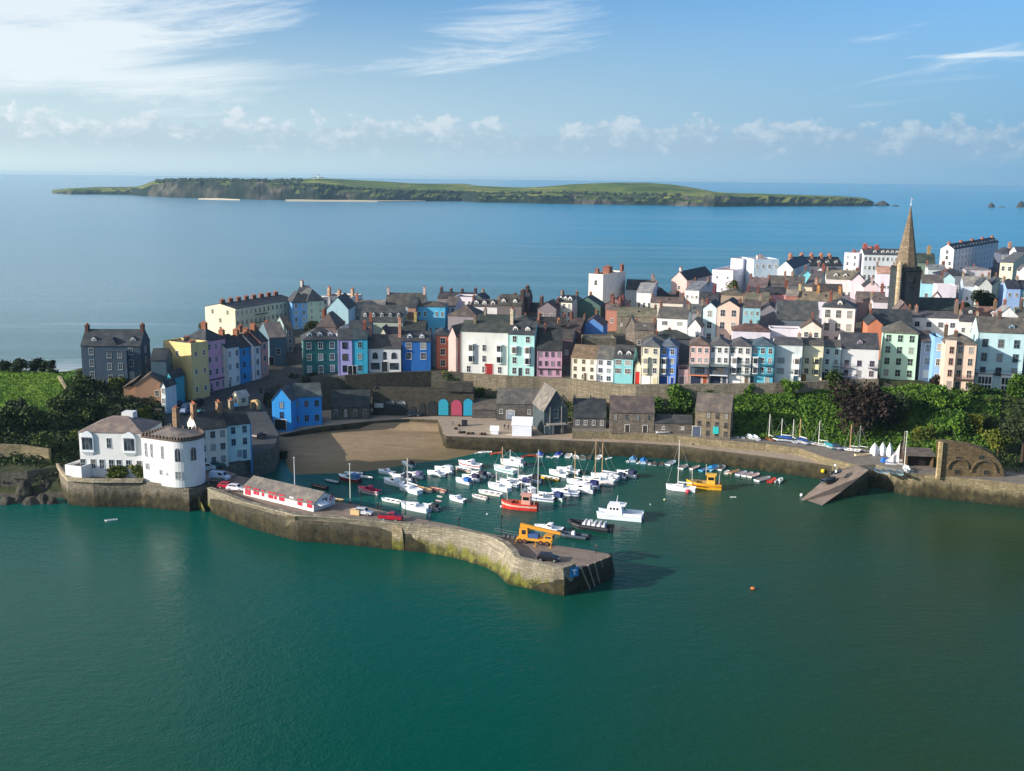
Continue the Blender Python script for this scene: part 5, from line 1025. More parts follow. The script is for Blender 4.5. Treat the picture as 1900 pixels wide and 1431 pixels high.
for f in (.045, .09, .17, .215, .29, .385, .42, .47, .54, .58, .80, .83, .93, .965):
    m = MB(); m.box(-.42, .42, -.05, 0, .2 if f in (.045, .09) else .7, 2.2); m.build('red_door' if f < .1 else 'red_shutter', plain('b8203c'), sh, (L_*f, 0, 0))
m = MB(); m.box(-.6, .6, -.05, 0, 0, 2.2); m.build('door', plain('e8e4e6'), sh, (L_*.7, 0, 0))
window(sh, L_, 1.2, 1.6, 1.1, 'd0d4da', y=dp*.5, rz=pi/2)
m = MB(); m.tube((0, 0, 0), (.08, 0, 0), .5, .5, 14); m.tube((.08, 0, 0), (.1, 0, 0), .25, .25, 10, 1); m.build('round_badge', [plain('9c2848'), plain('e8e8ea')], sh, (L_, dp*.82, 1.7))
m = MB(); m.loft([[(0, .6, 1.1), (0, 3.4, 1.1), (0, 3.4, 1.5), (0, .6, 1.5)], [(1.6, .8, .9), (1.6, 3.2, .9), (1.6, 3.2, 1.0), (1.6, .8, 1.0)]]); m.build('porch_canopy', plain('dfe6ea'), sh, (L_, 0, .4))
# small cream kiosk and stone niche by the road
def kiosk():
    P = at_z(447, 752, 8.6); t = thing('kiosk', 'small cream kiosk with a pitched roof standing beside the harbour road', 'kiosk', P, -.7)
    m = MB(); m.box(-1.4, 1.4, -1.7, 1.7, -1, 3.0); m.quad((-1.4, -1.7, 3), (1.4, -1.7, 3), (0, -1.7, 4.3)); m.quad((1.4, 1.7, 3), (-1.4, 1.7, 3), (0, 1.7, 4.3)); m.build('wall', paint('e8d2a4'), t)
    m = MB()
    for x in (-1.7, 1.7): m.loft([[(x, -2, 2.8), (0, -2, 4.45), (0, -2, 4.3), (x, -2, 2.65)], [(x, 2, 2.8), (0, 2, 4.45), (0, 2, 4.3), (x, 2, 2.65)]])
    m.build('roof', slate('b8b4b4'), t); door(t, 0, 0, 1, 2.1, '6c6458', y=-1.7); window(t, 1.4, 1.1, 1.4, 1.2, 'e0d8c0', y=0, rz=pi/2)
    P = at_z(474, 759, 8.2); m = MB(); pts = [(-1.6, 0), (-1.6, 1.6)]+[(-1.6*cos(pi*i/8), 1.6+1.2*sin(pi*i/8)) for i in range(1, 8)]+[(1.6, 1.6), (1.6, 0)]; inn = [(x*.6, z*.78) for x, z in pts]
    for (a, b), (c, d) in zip(zip(pts, inn), zip(pts[1:], inn[1:])):
        for y in (-.6, .6): m.quad((a[0], y, a[1]), (c[0], y, c[1]), (d[0], y, d[1]), (b[0], y, b[1]))
        m.quad((a[0], -.6, a[1]), (a[0], .6, a[1]), (c[0], .6, c[1]), (c[0], -.6, c[1])); m.quad((b[0], -.6, b[1]), (d[0], -.6, d[1]), (d[0], .6, d[1]), (b[0], .6, b[1]))
    o = m.build('stone_arch', stone('c8a878'), None, P); o.rotation_euler[2] = -.5; tag(o, 'low round-headed stone arch at the road bend beside the kiosk', 'arch')
kiosk()
# round-arched stone lime kiln building at right
def fort():
    outl = [(1737, 884), (1737, 821), (1747, 820), (1775, 823), (1800, 827), (1822, 833), (1842, 844), (1855, 858), (1863, 875), (1864, 892)]
    P0 = at_z(1737, 884, 5.8); Dn = P0.y; pl = [at_d(x, y, Dn) for x, y in outl]
    t = thing('arched_stone_building', 'broad old stone building with two blind arches beside the right quay', 'building', P0)
    q = [(p.x-P0.x, max(-.5, p.z-P0.z)) for p in pl]; m = MB(); m.loft([[(x, 0, z) for x, z in q], [(x+1.2, 2.8, z) for x, z in q]]); m.build('wall', stone('7e6c50'), t)
    m = MB(); m.box(-.1, .8, -.5, .2, -.5, q[1][1]+.2); m.build('pier_strip', stone('cdb487'), t)
    sc_ = q[-1][0]/127.0
    for (cx_, cz, rr_) in ((38, 2.9, 20*sc_), (86, 2.2, 24*sc_)):
        m = MB(); xc = cx_*sc_; n = 14; rg = []
        for i in range(n+1): a = pi*i/n; rg.append([(xc-cos(a)*rr_*k, yy, cz-1+sin(a)*rr_*k) for k, yy in ((1, -.02), (1, -.35), (.88, -.35), (.88, -.02))])
        m.loft(rg); m.build('blind_arch', stone('7a6a50'), t)
    for x, z in ((38, 4.0), (80, 4.4), (92, 3.4), (38, .7), (92, .6)): window(t, x*sc_, z, 1.3, .9, '6c5f4c')
    P = at_z(1681, 866, 5.85); t = thing('open_shed', 'dark open-fronted shed left of the broad arched stone building', 'shed', P, -.12); w = 6.5
    m = MB(); m.box(0, .3, 0, 4, 0, 2.8); m.box(w-.3, w, 0, 4, 0, 2.8); m.box(.3, w-.3, 3.7, 4, 0, 2.8); m.build('wall', stone('6e5a44'), t); m = MB(); m.loft([[(-.3, -.6, 2.9), (-.3, 4.5, 3.7), (-.3, 4.5, 3.9), (-.3, -.6, 3.1)], [(w+.3, -.6, 2.9), (w+.3, 4.5, 3.7), (w+.3, 4.5, 3.9), (w+.3, -.6, 3.1)]]); m.build('roof', slate('6c5c50'), t)
    m = MB(); m.box(1, w-1.5, 1.5, 1.6, 0, 2.4); m.build('dark_panel', plain('241c20'), t)  # near-black sheet set inside the open front, darkening it
fort()
# garden walls
for a, b, z0, h, lab in (((1640, 712, 16.6), (1712, 738, 12.5), 8, .9, 'low pale stone garden wall stepping down under the mint green house'), ((1757, 732, 14.6), (1790, 748, 12.6), 8, 1.0, 'short pale garden wall below the tall peach house'), ((1802, 752, 11.6), (1885, 762, 11.2), 4, 2.4, 'ruined pale wall with dark openings under the large light blue house'), ((1480, 726, 13.6), (1512, 740, 11.6), 6, .8, 'short mossy path wall crossing the ivy slope')):
    p, q = at_z(*a), at_z(*b); pts = [p.lerp(q, i/6) for i in range(7)]
    tag(ribbon(pts, .6, z0, lambda v, h=h: v.z+h*.5).build('garden_wall', stone('b0a48c')), lab, 'wall')
p, q = at_z(178, 757, 11), at_z(300, 762, 10.5); tag(ribbon([p.lerp(q, i/6) for i in range(7)], .8, 4, lambda v: v.z+.4).build('garden_wall', stone('5c564c')), 'long dark garden wall behind the white seaside house', 'wall')
p, q = at_z(108, 702, 15.8), at_z(122, 727, 14.5); tag(ribbon([p.lerp(q, i/4) for i in range(5)], .7, 8, lambda v: v.z+.8).build('garden_wall', stone('a89c80')), 'short sunlit wall bordering the right side of the lawn', 'wall')
# sea wall far left with rocks
tag(ribbon(poly_px([(-40, 830, 9.5), (40, 832, 9.2), (90, 840, 8.8)]), .8, 2, lambda v: v.z+.8).build('garden_wall', stone('8f8468')), 'low lit wall along the wooded slope at the left edge', 'wall')
# ------------------------------------------------------------------ leaves, shrubs, trees
def leafq(m, x, y, z, s, rn, up=.4):
    n = Vector((rn.gauss(0, 1), rn.gauss(0, 1)-.3, rn.gauss(0, 1)+up)).normalized(); u = n.orthogonal().normalized(); v = n.cross(u); a = rn.uniform(0, pi); u, v = u*cos(a)+v*sin(a), v*cos(a)-u*sin(a)
    s1, s2 = s*rn.uniform(.6, 1.1), s*rn.uniform(.4, .8); c = Vector((x, y, z))
    m.quad(c-u*s1, c-v*s2, c+u*s1, c+v*s2)
def crown_mb(h, rad, rn, n, ls, blobs=7, z0=.25):
    m = MB(); bl = []
    for i in range(blobs):
        a = rn.uniform(0, 2*pi); rr = rad*rn.uniform(.1, .62); zz = h*rn.uniform(z0+.1, .85); bl.append((rr*cos(a), rr*sin(a), zz, rad*rn.uniform(.34, .6)*(1.15-.35*zz/h)))
    bl.append((0, 0, h*.62, rad*.6))
    for i in range(n):
        b = bl[rn.randrange(len(bl))]; d = Vector((rn.gauss(0, 1), rn.gauss(0, 1), rn.gauss(0, 1))).normalized(); r_ = b[3]*(rn.random()**.28)*rn.uniform(.8, 1.12)
        z = max(.15, b[2]+d.z*r_*.85); leafq(m, b[0]+d.x*r_, b[1]+d.y*r_, z, ls, rn)
    return m
RV = random.Random(21)
def tree(label, px, pyb, h, rad, mat, name='tree', cat='tree', n=None, group=None, z0=.25, ls=None, P=None):
    P = P or march(px, pyb); t = thing(name, label, cat, P+Vector((0, 0, -.2)), RV.uniform(0, 6), group)
    n = n or int(260+170*rad*h/3); n = min(n, 5200); ls = ls or .30+.035*rad
    m = MB(); m.tube((0, 0, -1), (0, 0, h*.35), .05*h*.5+.08, .04*h*.4+.05, 7, cap=False)
    for i in range(5):
        a = i*1.3; m.tube((0, 0, h*.3), (rad*.5*cos(a), rad*.5*sin(a), h*.7), .03*h*.5+.03, .02, 5, cap=False)
    m.build('trunk' if name == 'tree' else 'stem', plain('3c3026', .9), t)
    crown_mb(h, rad, RV, n, ls, z0=z0, blobs=8 if rad < 4 else 13).build('crown' if name == 'tree' else 'foliage', mat, t)
    return t
LD, LI, LO, LP, LM = LF_DARK(), LF_IVY(), LF_OLIVE(), LF_PURPLE(), LF_MID()
for a in (
 ('huge dark purple-brown tree on the slope below the blush-white house', 1600, 812, 14.5, 10, LP, 'tree'),
 ('dark green bushy tree left of the huge purple-brown tree', 1545, 728, 6.5, 4.2, LM, 'tree'),
 ('very dark bushy tree in the hollow right of the huge purple-brown tree', 1645, 800, 11, 6.5, LD, 'tree'),
 ('bright yellow-green columnar tree right of the huge purple-brown tree', 1672, 792, 9, 2.6, LO, 'tree'),
 ('broad ivy-covered tree below the mint green house', 1702, 770, 8, 4.2, LI, 'tree'),
 ('tall leafy bush cascading below the tall peach house', 1738, 775, 9.5, 4.8, LI, 'tree'),
 ('golden olive bush left of the open dark shed', 1712, 828, 5.5, 3.4, LO, 'shrub'),
 ('wide olive tree above the broad arched stone building', 1768, 812, 8, 4.6, LI, 'tree'),
 ('rounded dark tree below the short garden wall of the peach house', 1775, 778, 7, 3.6, LI, 'tree'),
 ('pale olive tree crown right above the blind arches', 1808, 812, 7, 3.6, LO, 'tree'),
 ('olive-brown tree on the bank right of the arched building', 1850, 852, 8.5, 4.2, LO, 'tree'),
 ('tall dark tree filling the right frame edge above the quay', 1895, 868, 19, 6.5, LD, 'tree'),
 ('bright green ivy-clad tree against the light blue house at the edge', 1888, 748, 9, 4.0, LI, 'tree'),
 ('dark shrub under the ruined pale wall', 1830, 800, 5, 4.0, LM, 'shrub'),
 ('leafy green creeper bush on the corner of the peach and light blue houses', 1806, 742, 6, 2.2, LM, 'shrub'),
 ('small ivy bush in front of the bay windows of the light blue house', 1838, 756, 4.2, 2.2, LM, 'shrub'),
 ('reddish bush beside the lower left corner of the tall peach house', 1731, 722, 4.6, 2.0, LP, 'shrub'),
 ('round hedge-like bush at the foot of the blush-white house', 1606, 700, 3.2, 3.0, LO, 'shrub'),
 ('big bright green bush climbing the wall below the salmon house', 1262, 772, 9.5, 6.0, LI, 'shrub'),
 ('smaller bright green bush left of the big wall bush', 1218, 772, 6.5, 3.8, LI, 'shrub'),
 ('dark bush between the two stone warehouses', 1238, 786, 5, 3.0, LM, 'shrub'),
 ('low leafy bush right of the big wall bush', 1322, 760, 5, 4.2, LM, 'shrub'),
 ('bright ivy tuft climbing the grey wall below the ice-blue house', 1465, 742, 7, 3.4, LI, 'shrub'),
 ('small ivy tuft on the wall below the teal-blue house', 1388, 742, 5.5, 2.4, LI, 'shrub'),
 ('round golden-brown tree in front of the flat-roofed hotel', 1358, 548, 7.5, 4.2, LO, 'tree'),
 ('wide dark olive tree in the churchyard right of the tower', 1752, 572, 9.5, 5.0, LO, 'tree'),
 ('broad dark green tree between the churchyard and the pale gables', 1822, 575, 12.5, 6.2, LD, 'tree'),
 ('small tree beside the low white extension near the church', 1786, 566, 9.5, 4.4, LM, 'tree'),
 ('tall yellow-green tree behind the dormered slate roof', 724, 622, 8, 3.0, LO, 'tree'),
 ('darker bushy tree right of the tall yellow-green one', 762, 620, 7, 3.2, LM, 'tree'),
 ('dark ivy-covered tree below the sky-blue end house', 582, 628, 7, 4, LD, 'tree'),
 ('bush at the seaward corner of the long cream terrace', 378, 616, 5, 2.6, LM, 'shrub'),
 ('dark shrub on the ledge between the rust-brown and pale green houses', 838, 712, 4.5, 3, LM, 'shrub'),
 ('yellow-green shrubs on the ledge left of the big pale green house', 826, 704, 3, 1.8, LO, 'shrub'),
 ('dark bush above the pink painted door', 886, 752, 5.5, 4, LM, 'shrub'),
 ('dark bush on the bank behind the bright blue quay house', 545, 722, 5, 4.2, LD, 'shrub'),
 ('dark clipped bush beside the lane above the blue quay house', 575, 716, 4.2, 3.4, LD, 'shrub'),
 ('green shrub cluster below the slate-blue hotel', 215, 728, 4.2, 3.6, LO, 'shrub'),
 ('brown-green shrub left of the hotel shrubs', 160, 730, 5.2, 4.6, LM, 'shrub'),
 ('golden shrub by the right corner of the hotel garden', 228, 718, 3.2, 2.4, LO, 'shrub'),
 ('small bush by the left corner of the slate-blue hotel', 150, 706, 3, 2.0, LM, 'shrub'),
 ('round golden-green bush beside the white seaside house', 140, 830, 4.6, 3.0, LO, 'shrub'),
 ('dark cypress-like bush on the cliff left of the seaside house', 78, 850, 7.5, 3.4, LM, 'tree'),
 ('yellow-green shrub on the terrace wall of the seaside house', 215, 886, 2.6, 2.6, LO, 'shrub'),
 ('spiky palm-like plant in front of the seaside house', 231, 884, 3.6, 1.5, LM, 'shrub'),
 ('leafy shrub against the side of the round-ended house', 255, 886, 3.2, 2.3, LO, 'shrub'),
 ('large dark tree in the middle of the wooded slope at left', 60, 798, 6, 5.5, LM, 'tree'),
 ('dark tree at the left frame edge on the wooded slope', 2, 805, 6.5, 6, LM, 'tree'),
 ('ragged brown-green tree on the wooded slope under the lawn corner', 118, 775, 6.5, 4.6, LM, 'tree'),
 ('dark leafy tree behind the roof tank of the seaside house', 175, 790, 7, 5, LM, 'tree'),
 ('spreading dark shrub below the lawn path', 30, 768, 3.2, 4.5, LD, 'shrub'),
 ('dark thicket bush right of the lawn corner', 135, 745, 5, 4, LM, 'shrub'),
 ('ivy-hung bush on the garden wall behind the seaside house', 272, 786, 5, 2.6, LO, 'shrub'),
 ('low hedge clump at the far left end of the lawn', 8, 688, 3.2, 3.0, LD, 'hedge'),
 ('tall rounded hedge clump on the skyline of the lawn', 38, 690, 4.4, 3.4, LD, 'hedge'),
 ('middle hedge clump on the skyline of the lawn', 62, 690, 3.8, 3.0, LD, 'hedge'),
 ('hedge clump with a sunlit foot near the lawn corner', 82, 691, 3.6, 2.8, LD, 'hedge'),
 ('last dark hedge clump before the open beach view', 98, 692, 4.0, 2.2, LD, 'hedge'),
 ('bush row on the cliff between the slate-blue hotel and the yellow house', 290, 676, 5, 4.2, LD, 'shrub'),
 ('dark weedy bush at the foot of the road wall on the beach', 525, 852, 2.6, 1.8, LD, 'shrub')):
    z = None
    nm = a[6]
    P = None
    if 'terrace wall of the seaside' in a[0] or 'palm-like' in a[0] or 'side of the round' in a[0]: P = at_z(a[1], a[2], 6.3)
    if 'beside the white seaside' in a[0]: P = at_z(a[1], a[2], 7)
    if 'churchyard' in a[0] or 'near the church' in a[0]: q_ = at_d(a[1], 600, 404); P = Vector((q_.x, q_.y, zg(q_.x, q_.y)))
    tree(a[0], a[1], a[2], a[3], a[4], a[5], name=nm, cat=nm, P=P, z0=.25 if nm == 'tree' else .05)
def scatter(name, regs, mat, ls, seed):
    rn = random.Random(seed); m = MB()
    for (p0, p1, d0, d1, n, hh) in regs:
        for _ in range(n):
            px = rn.uniform(p0, p1); a = d0(px) if callable(d0) else d0; b = d1(px) if callable(d1) else d1; y = rn.uniform(a, b)
            z = prof(px, y); hmp = hh*(.3+1.5*fbm(px*.05, y*.25, 7))
            leafq(m, u_of(px)*y, y, z+hmp*rn.random()**.5+.2, ls*rn.uniform(.7, 1.3), rn, .7)
    o = m.build(name, mat); tag(o, None, None, kind='stuff')
dwf = lambda px: interp(DW, px)-.5
qb = lambda px: interp(DW, px)-interp(FRONT, px)+.5
scatter('ivy', [(1366, 1700, qb, dwf, 22000, 1.3), (1180, 1366, lambda p: dwf(p)-9, dwf, 3500, 1.0), (1700, 1760, qb, dwf, 4000, 1.4)], LI, .42, 1)
scatter('ivy_bank', [(1690, 1860, qb, dwf, 9000, 1.5)], LI, .42, 8)
scatter('bank_undergrowth', [(1640, 2000, qb, dwf, 9000, 1.2), (1060, 1180, lambda p: dwf(p)-9, dwf, 2500, .8), (860, 1060, lambda p: dwf(p)-7, dwf, 2500, .7)], LM, .42, 2)
scatter('slope_shrubs', [(-80, 170, 248, 276, 5000, 1.4)], LM, .42, 9)
scatter('hill_undergrowth', [(-80, 170, 246, 275, 6500, 1.2), (135, 300, 268, 312, 7000, 1.2), (200, 330, 300, 330, 2500, 1.2), (480, 560, 318, 334, 2000, 1.2)], LD, .42, 3)
scatter('grass_tufts', [(-60, 132, 280, 330, 5000, .12)], leaf('lawn_grass', (.08, .17, .012), (.12, .21, .015), (.16, .25, .02)), .3, 4)
# ------------------------------------------------------------------ boats
def hull_mb(L, B, Hh, fine=1.0):
    m = MB(); st = [(-.5, .78, 1), (-.3, .95, .98), (0, 1, 1), (.2, .92, 1.06), (.35, .66, 1.15), (.45, .32, 1.25), (.5, .03, 1.32)]; rg = []
    for x, b, s_ in st: b = B/2*b; h = Hh*s_; k = x*L; rg.append([(k, -b, h), (k, -b*.97, h*.8), (k-.02*L*(x > .4), -b*.8, .02), (k-.05*L*(x > .3), 0, -.3), (k-.02*L*(x > .4), b*.8, .02), (k, b*.97, h*.8), (k, b, h)])
    m.loft(rg, closed=False, cap=False); i = 0
    m.quad(*rg[0]); return m, rg
_bm = {}
def bpart(key, fn):
    if key not in _bm: _bm[key] = fn()
    return _bm[key]
def mk_hull(col, stripe, kind):
    def f():
        Hh = {'sail': 1.0, 'open': .6, 'tender': .45, 'fishing': 1.25, 'cruiser': 1.0}[kind]; B = {'sail': 2.5, 'open': 2.3, 'tender': 3.2, 'fishing': 2.7, 'cruiser': 2.6}[kind]
        m, rg = hull_mb(7, B, Hh)
        if stripe:
            for s_ in (0, 1):
                for a, b in zip(rg, rg[1:]):
                    k = (1, 2) if s_ == 0 else (5, 4); q = [Vector(a[k[0]]).lerp(Vector(a[k[1]]), .05), Vector(b[k[0]]).lerp(Vector(b[k[1]]), .05), Vector(b[k[0]]).lerp(Vector(b[k[1]]), .4), Vector(a[k[0]]).lerp(Vector(a[k[1]]), .4)]
                    off = Vector((0, -.02 if s_ == 0 else .02, 0)); m.quad(*[p+off for p in (q if s_ == 0 else q[::-1])], m=1)
        return m.mesh('hull', [plain(col, .3), plain(stripe or col, .3)])
    return bpart(('hull', col, stripe, kind), f)
def mk_deck(col, kind):
    def f():
        m = MB(); Hh = {'sail': 1.0, 'open': .6, 'tender': .45, 'fishing': 1.25, 'cruiser': 1.0}[kind]; B = {'sail': 2.5, 'open': 2.3, 'tender': 3.2, 'fishing': 2.7, 'cruiser': 2.6}[kind]
        _, rg = hull_mb(7, B, Hh); low = .45 if kind in ('open', 'tender') else (.35 if kind != 'sail' else .12)
        for a, b in zip(rg, rg[1:]):
            fore = a[0][0] > .1*7 and kind in ('cruiser', 'sail', 'fishing'); dz = .05 if fore else Hh*low
            m.quad((a[0][0], a[0][1]*.86, a[0][2]-dz), (a[0][0], -a[0][1]*.86, a[0][2]-dz), (b[0][0], -b[0][1]*.86, b[0][2]-dz), (b[0][0], b[0][1]*.86, b[0][2]-dz))
            for s_ in (1, -1): m.quad((a[0][0], a[0][1]*s_, a[0][2]), (b[0][0], b[0][1]*s_, b[0][2]), (b[0][0], b[0][1]*.86*s_, b[0][2]), (a[0][0], a[0][1]*.86*s_, a[0][2])); m.quad((a[0][0], a[0][1]*.86*s_, a[0][2]), (b[0][0], b[0][1]*.86*s_, b[0][2]), (b[0][0], b[0][1]*.86*s_, b[0][2]-dz), (a[0][0], a[0][1]*.86*s_, a[0][2]-dz))
        return m.mesh('deck', [plain(col, .5)])
    return bpart(('deck', col, kind), f)
def mk_cabin(kind, col):
    def f():
        m = MB()
        if kind == 'cruiser':
            m.loft([[(-.9, -.95, .9), (-.9, .95, .9), (-.9, .85, 1.9), (-.9, -.85, 1.9)], [(.3, -.95, .9), (.3, .95, .9), (.1, .8, 1.85), (.1, -.8, 1.85)], [(1.4, -.75, 1.0), (1.4, .75, 1.0), (.9, .65, 1.4), (.9, -.65, 1.4)], [(2.6, -.3, 1.1), (2.6, .3, 1.1), (2.4, .25, 1.25), (2.4, -.25, 1.25)]])
        elif kind == 'sail':
            m.loft([[(-.6, -.75, .9), (-.6, .75, .9), (-.6, .62, 1.5), (-.6, -.62, 1.5)], [(1.2, -.62, .95), (1.2, .62, .95), (1.1, .5, 1.4), (1.1, -.5, 1.4)], [(2.1, -.3, 1.0), (2.1, .3, 1.0), (1.9, .25, 1.15), (1.9, -.25, 1.15)]])
        elif kind == 'fishing': m.box(-2.2, -.5, -.85, .85, .8, 2.9, tx=.08, ty=.05); m.box(-2.4, -.3, -.95, .95, 2.9, 3.02)
        return m.mesh('cabin' if kind != 'fishing' else 'wheelhouse', [plain(col, .4)])
    return bpart(('cabin', kind, col), f)
def mk_cwin(kind):
    def f():
        m = MB()
        if kind == 'cruiser':
            m.quad((.34, -.72, 1.78), (.34, .72, 1.78), (1.0, .6, 1.42), (1.0, -.6, 1.42))
            for s_ in (1, -1): q = [(-.8, -.97*s_, 1.35), (.2, -.95*s_, 1.35), (.1, -.90*s_, 1.72), (-.8, -.92*s_, 1.75)]; m.quad(*q)
        elif kind == 'sail':
            for s_ in (1, -1): m.quad((-.4, -.75*s_, 1.12), (1.0, -.66*s_, 1.1), (1.0, -.6*s_, 1.3), (-.4, -.7*s_, 1.36))
        else: m.box(-.52, -.42, -.7, .7, 2.0, 2.6); m.box(-1.9, -.8, -.9, .9, 2.0, 2.6)
        return m.mesh('window', [plain('1a2028', .15)])
    return bpart(('cwin', kind), f)
def mk_motor(col):
    def f():
        m = MB(); m.box(-4.1, -3.55, -.22, .22, .55, 1.25, tx=.06, ty=.04); m.box(-3.95, -3.7, -.08, .08, -.3, .55); return m.mesh('outboard_motor', [plain(col, .35)])
    return bpart(('mot', col), f)
def mk_canopy(col, kind):
    def f():
        m = MB()
        if kind == 'cover': m.loft([[(-3.3, -1.1, .95), (-3.3, 0, 1.25), (-3.3, 1.1, .95)], [(-1.6, -1.25, 1.0), (-1.6, 0, 1.75), (-1.6, 1.25, 1.0)], [(1.0, -1.1, 1.05), (1.0, 0, 1.6), (1.0, 1.1, 1.05)], [(2.8, -.2, 1.2), (2.8, 0, 1.25), (2.8, .2, 1.2)]])
        else: m.loft([[(-2.8, -.9, .95), (-2.8, .9, .95), (-2.8, .8, 2.0), (-2.8, -.8, 2.0)], [(-.85, -.95, .95), (-.85, .95, .95), (-.85, .85, 2.1), (-.85, -.85, 2.1)]])
        return m.mesh('canopy' if kind != 'cover' else 'cover', [plain(col, .8)])
    return bpart(('cano', col, kind), f)
RB = random.Random(5)
def boat(kind, label, px, py, L, hull='eef0f4', deck='f4f4f4', stripe=None, canopy=None, motor='16181c', hd=None, mast=None, boom=None, z=0.0, group='boats moored in the harbour', name=None, cat=None, P=None, cab='f6f6f8'):
    hd = radians(RB.uniform(135, 152) if hd is None else hd); P = P or at_z(px, py, z); s_ = L/7.6*(1.35 if kind == 'tender' and L > 2.5 else 1)
    names = {'cruiser': ('motor_boat', 'motor boat'), 'sail': ('sailing_boat', 'sailing boat'), 'open': ('open_boat', 'open boat'), 'tender': ('dinghy', 'dinghy'), 'fishing': ('fishing_boat', 'fishing boat'), 'rib': ('inflatable_boat', 'inflatable boat')}[kind]
    t = thing(name or names[0], label, cat or names[1], P, hd, group); t.scale = (s_, s_, s_)
    if kind == 'rib':
        def f():
            m = MB(); pts = [(-3.4, -1.0, .5), (1.2, -1.1, .55), (2.6, -.7, .7), (3.4, 0, .9), (2.6, .7, .7), (1.2, 1.1, .55), (-3.4, 1.0, .5)]
            for a, b in zip(pts, pts[1:]): m.tube(a, b, .34, .34, 8)
            return m.mesh('tube', [plain(hull, .6)])
        put('tube', bpart(('rib', hull), f), t)
        def g_():
            m = MB(); m.prism([(-3.3, -.8), (1.6, -.8), (2.9, 0), (1.6, .8), (-3.3, .8)], 0.0, .4); return m.mesh('floor', [plain('3a3e44')])
        put('floor', bpart('ribf', g_), t)
        def c_():
            m = MB(); m.box(-.6, .2, -.4, .4, .4, 1.4, tx=.1); return m.mesh('console', [plain('e8e8ec')])
        put('console', bpart('ribc', c_), t)
        def s__():
            m = MB()
            for i in range(5): m.box(-2.6+i*.0-i*0+i*.8-.1, -2.2+i*.8, -.6, .6, .4, .95); m.box(-2.6+i*.8-.1, -2.55+i*.8, -.6, .6, .9, 1.4)
            return m.mesh('seats', [plain('e4e4e8')])
        if L > 8: put('seats', bpart('ribs', s__), t)
    else:
        put('hull', mk_hull(hull, stripe, kind), t); put('deck', mk_deck(deck, kind), t)
        if kind in ('cruiser', 'sail', 'fishing'):
            c = put('cabin' if kind != 'fishing' else 'wheelhouse', mk_cabin(kind, cab), t); put('window', mk_cwin(kind), c)
        else:
            def th():
                m = MB(); zz = .42
                for x in (-2.2, -.4, 1.2): m.box(x-.18, x+.18, -.9 if x < 1 else -.65, .9 if x < 1 else .65, zz, zz+.07)
                return m.mesh('bench', [plain('8a6a48')])
            if not canopy: put('bench', bpart(('th', kind), th), t)
    if canopy: put('canopy' if kind == 'cruiser' else 'cover', mk_canopy(canopy, 'cover' if kind != 'cruiser' else 'c'), t)
    if motor and kind in ('cruiser', 'open', 'rib'): put('outboard_motor', mk_motor(motor), t)
    if kind == 'fishing':
        m = MB(); m.tube((-.3, 0, 2.9), (-.3, 0, 5), .06); m.tube((2.4, 0, 1.4), (2.4, 0, 3.4), .06); m.tube((-3.0, -.9, 1.2), (-3.0, -.9, 3), .05); m.tube((-3.0, .9, 1.2), (-3.0, .9, 3), .05); m.tube((-3.0, -.9, 3), (-3, .9, 3), .05); m.build('gantry', plain('d8d0c8'), t)
    if mast:
        hz_ = (bis(lambda q: proj((P.x, P.y, q))[1]-mast, P.z+.5, P.z+40)-P.z)/s_; m = MB(); m.tube((.7, 0, 1.0), (.7, 0, hz_), .13/s_, .09/s_, 6); m.tube((.7, -.7, hz_*.62), (.7, .7, hz_*.62), .03, .03, 4); m.build('mast', plain('d8d4cc' if mast % 2 else 'c8a070'), t)
        m = MB(); m.tube((3.3, 0, 1.2), (.7, 0, hz_*.97), .025/s_, .025/s_, 4); m.tube((-3.4, 0, 1.1), (.7, 0, hz_*.98), .02/s_, .02/s_, 4); m.build('rigging', plain('a8a8a8'), t)
        m = MB(); m.tube((.6, 0, 2.0), (-2.7, 0, 1.95), .16, .12, 6); m.build('boom', plain(boom or 'e4e4e8'), t)
    return t
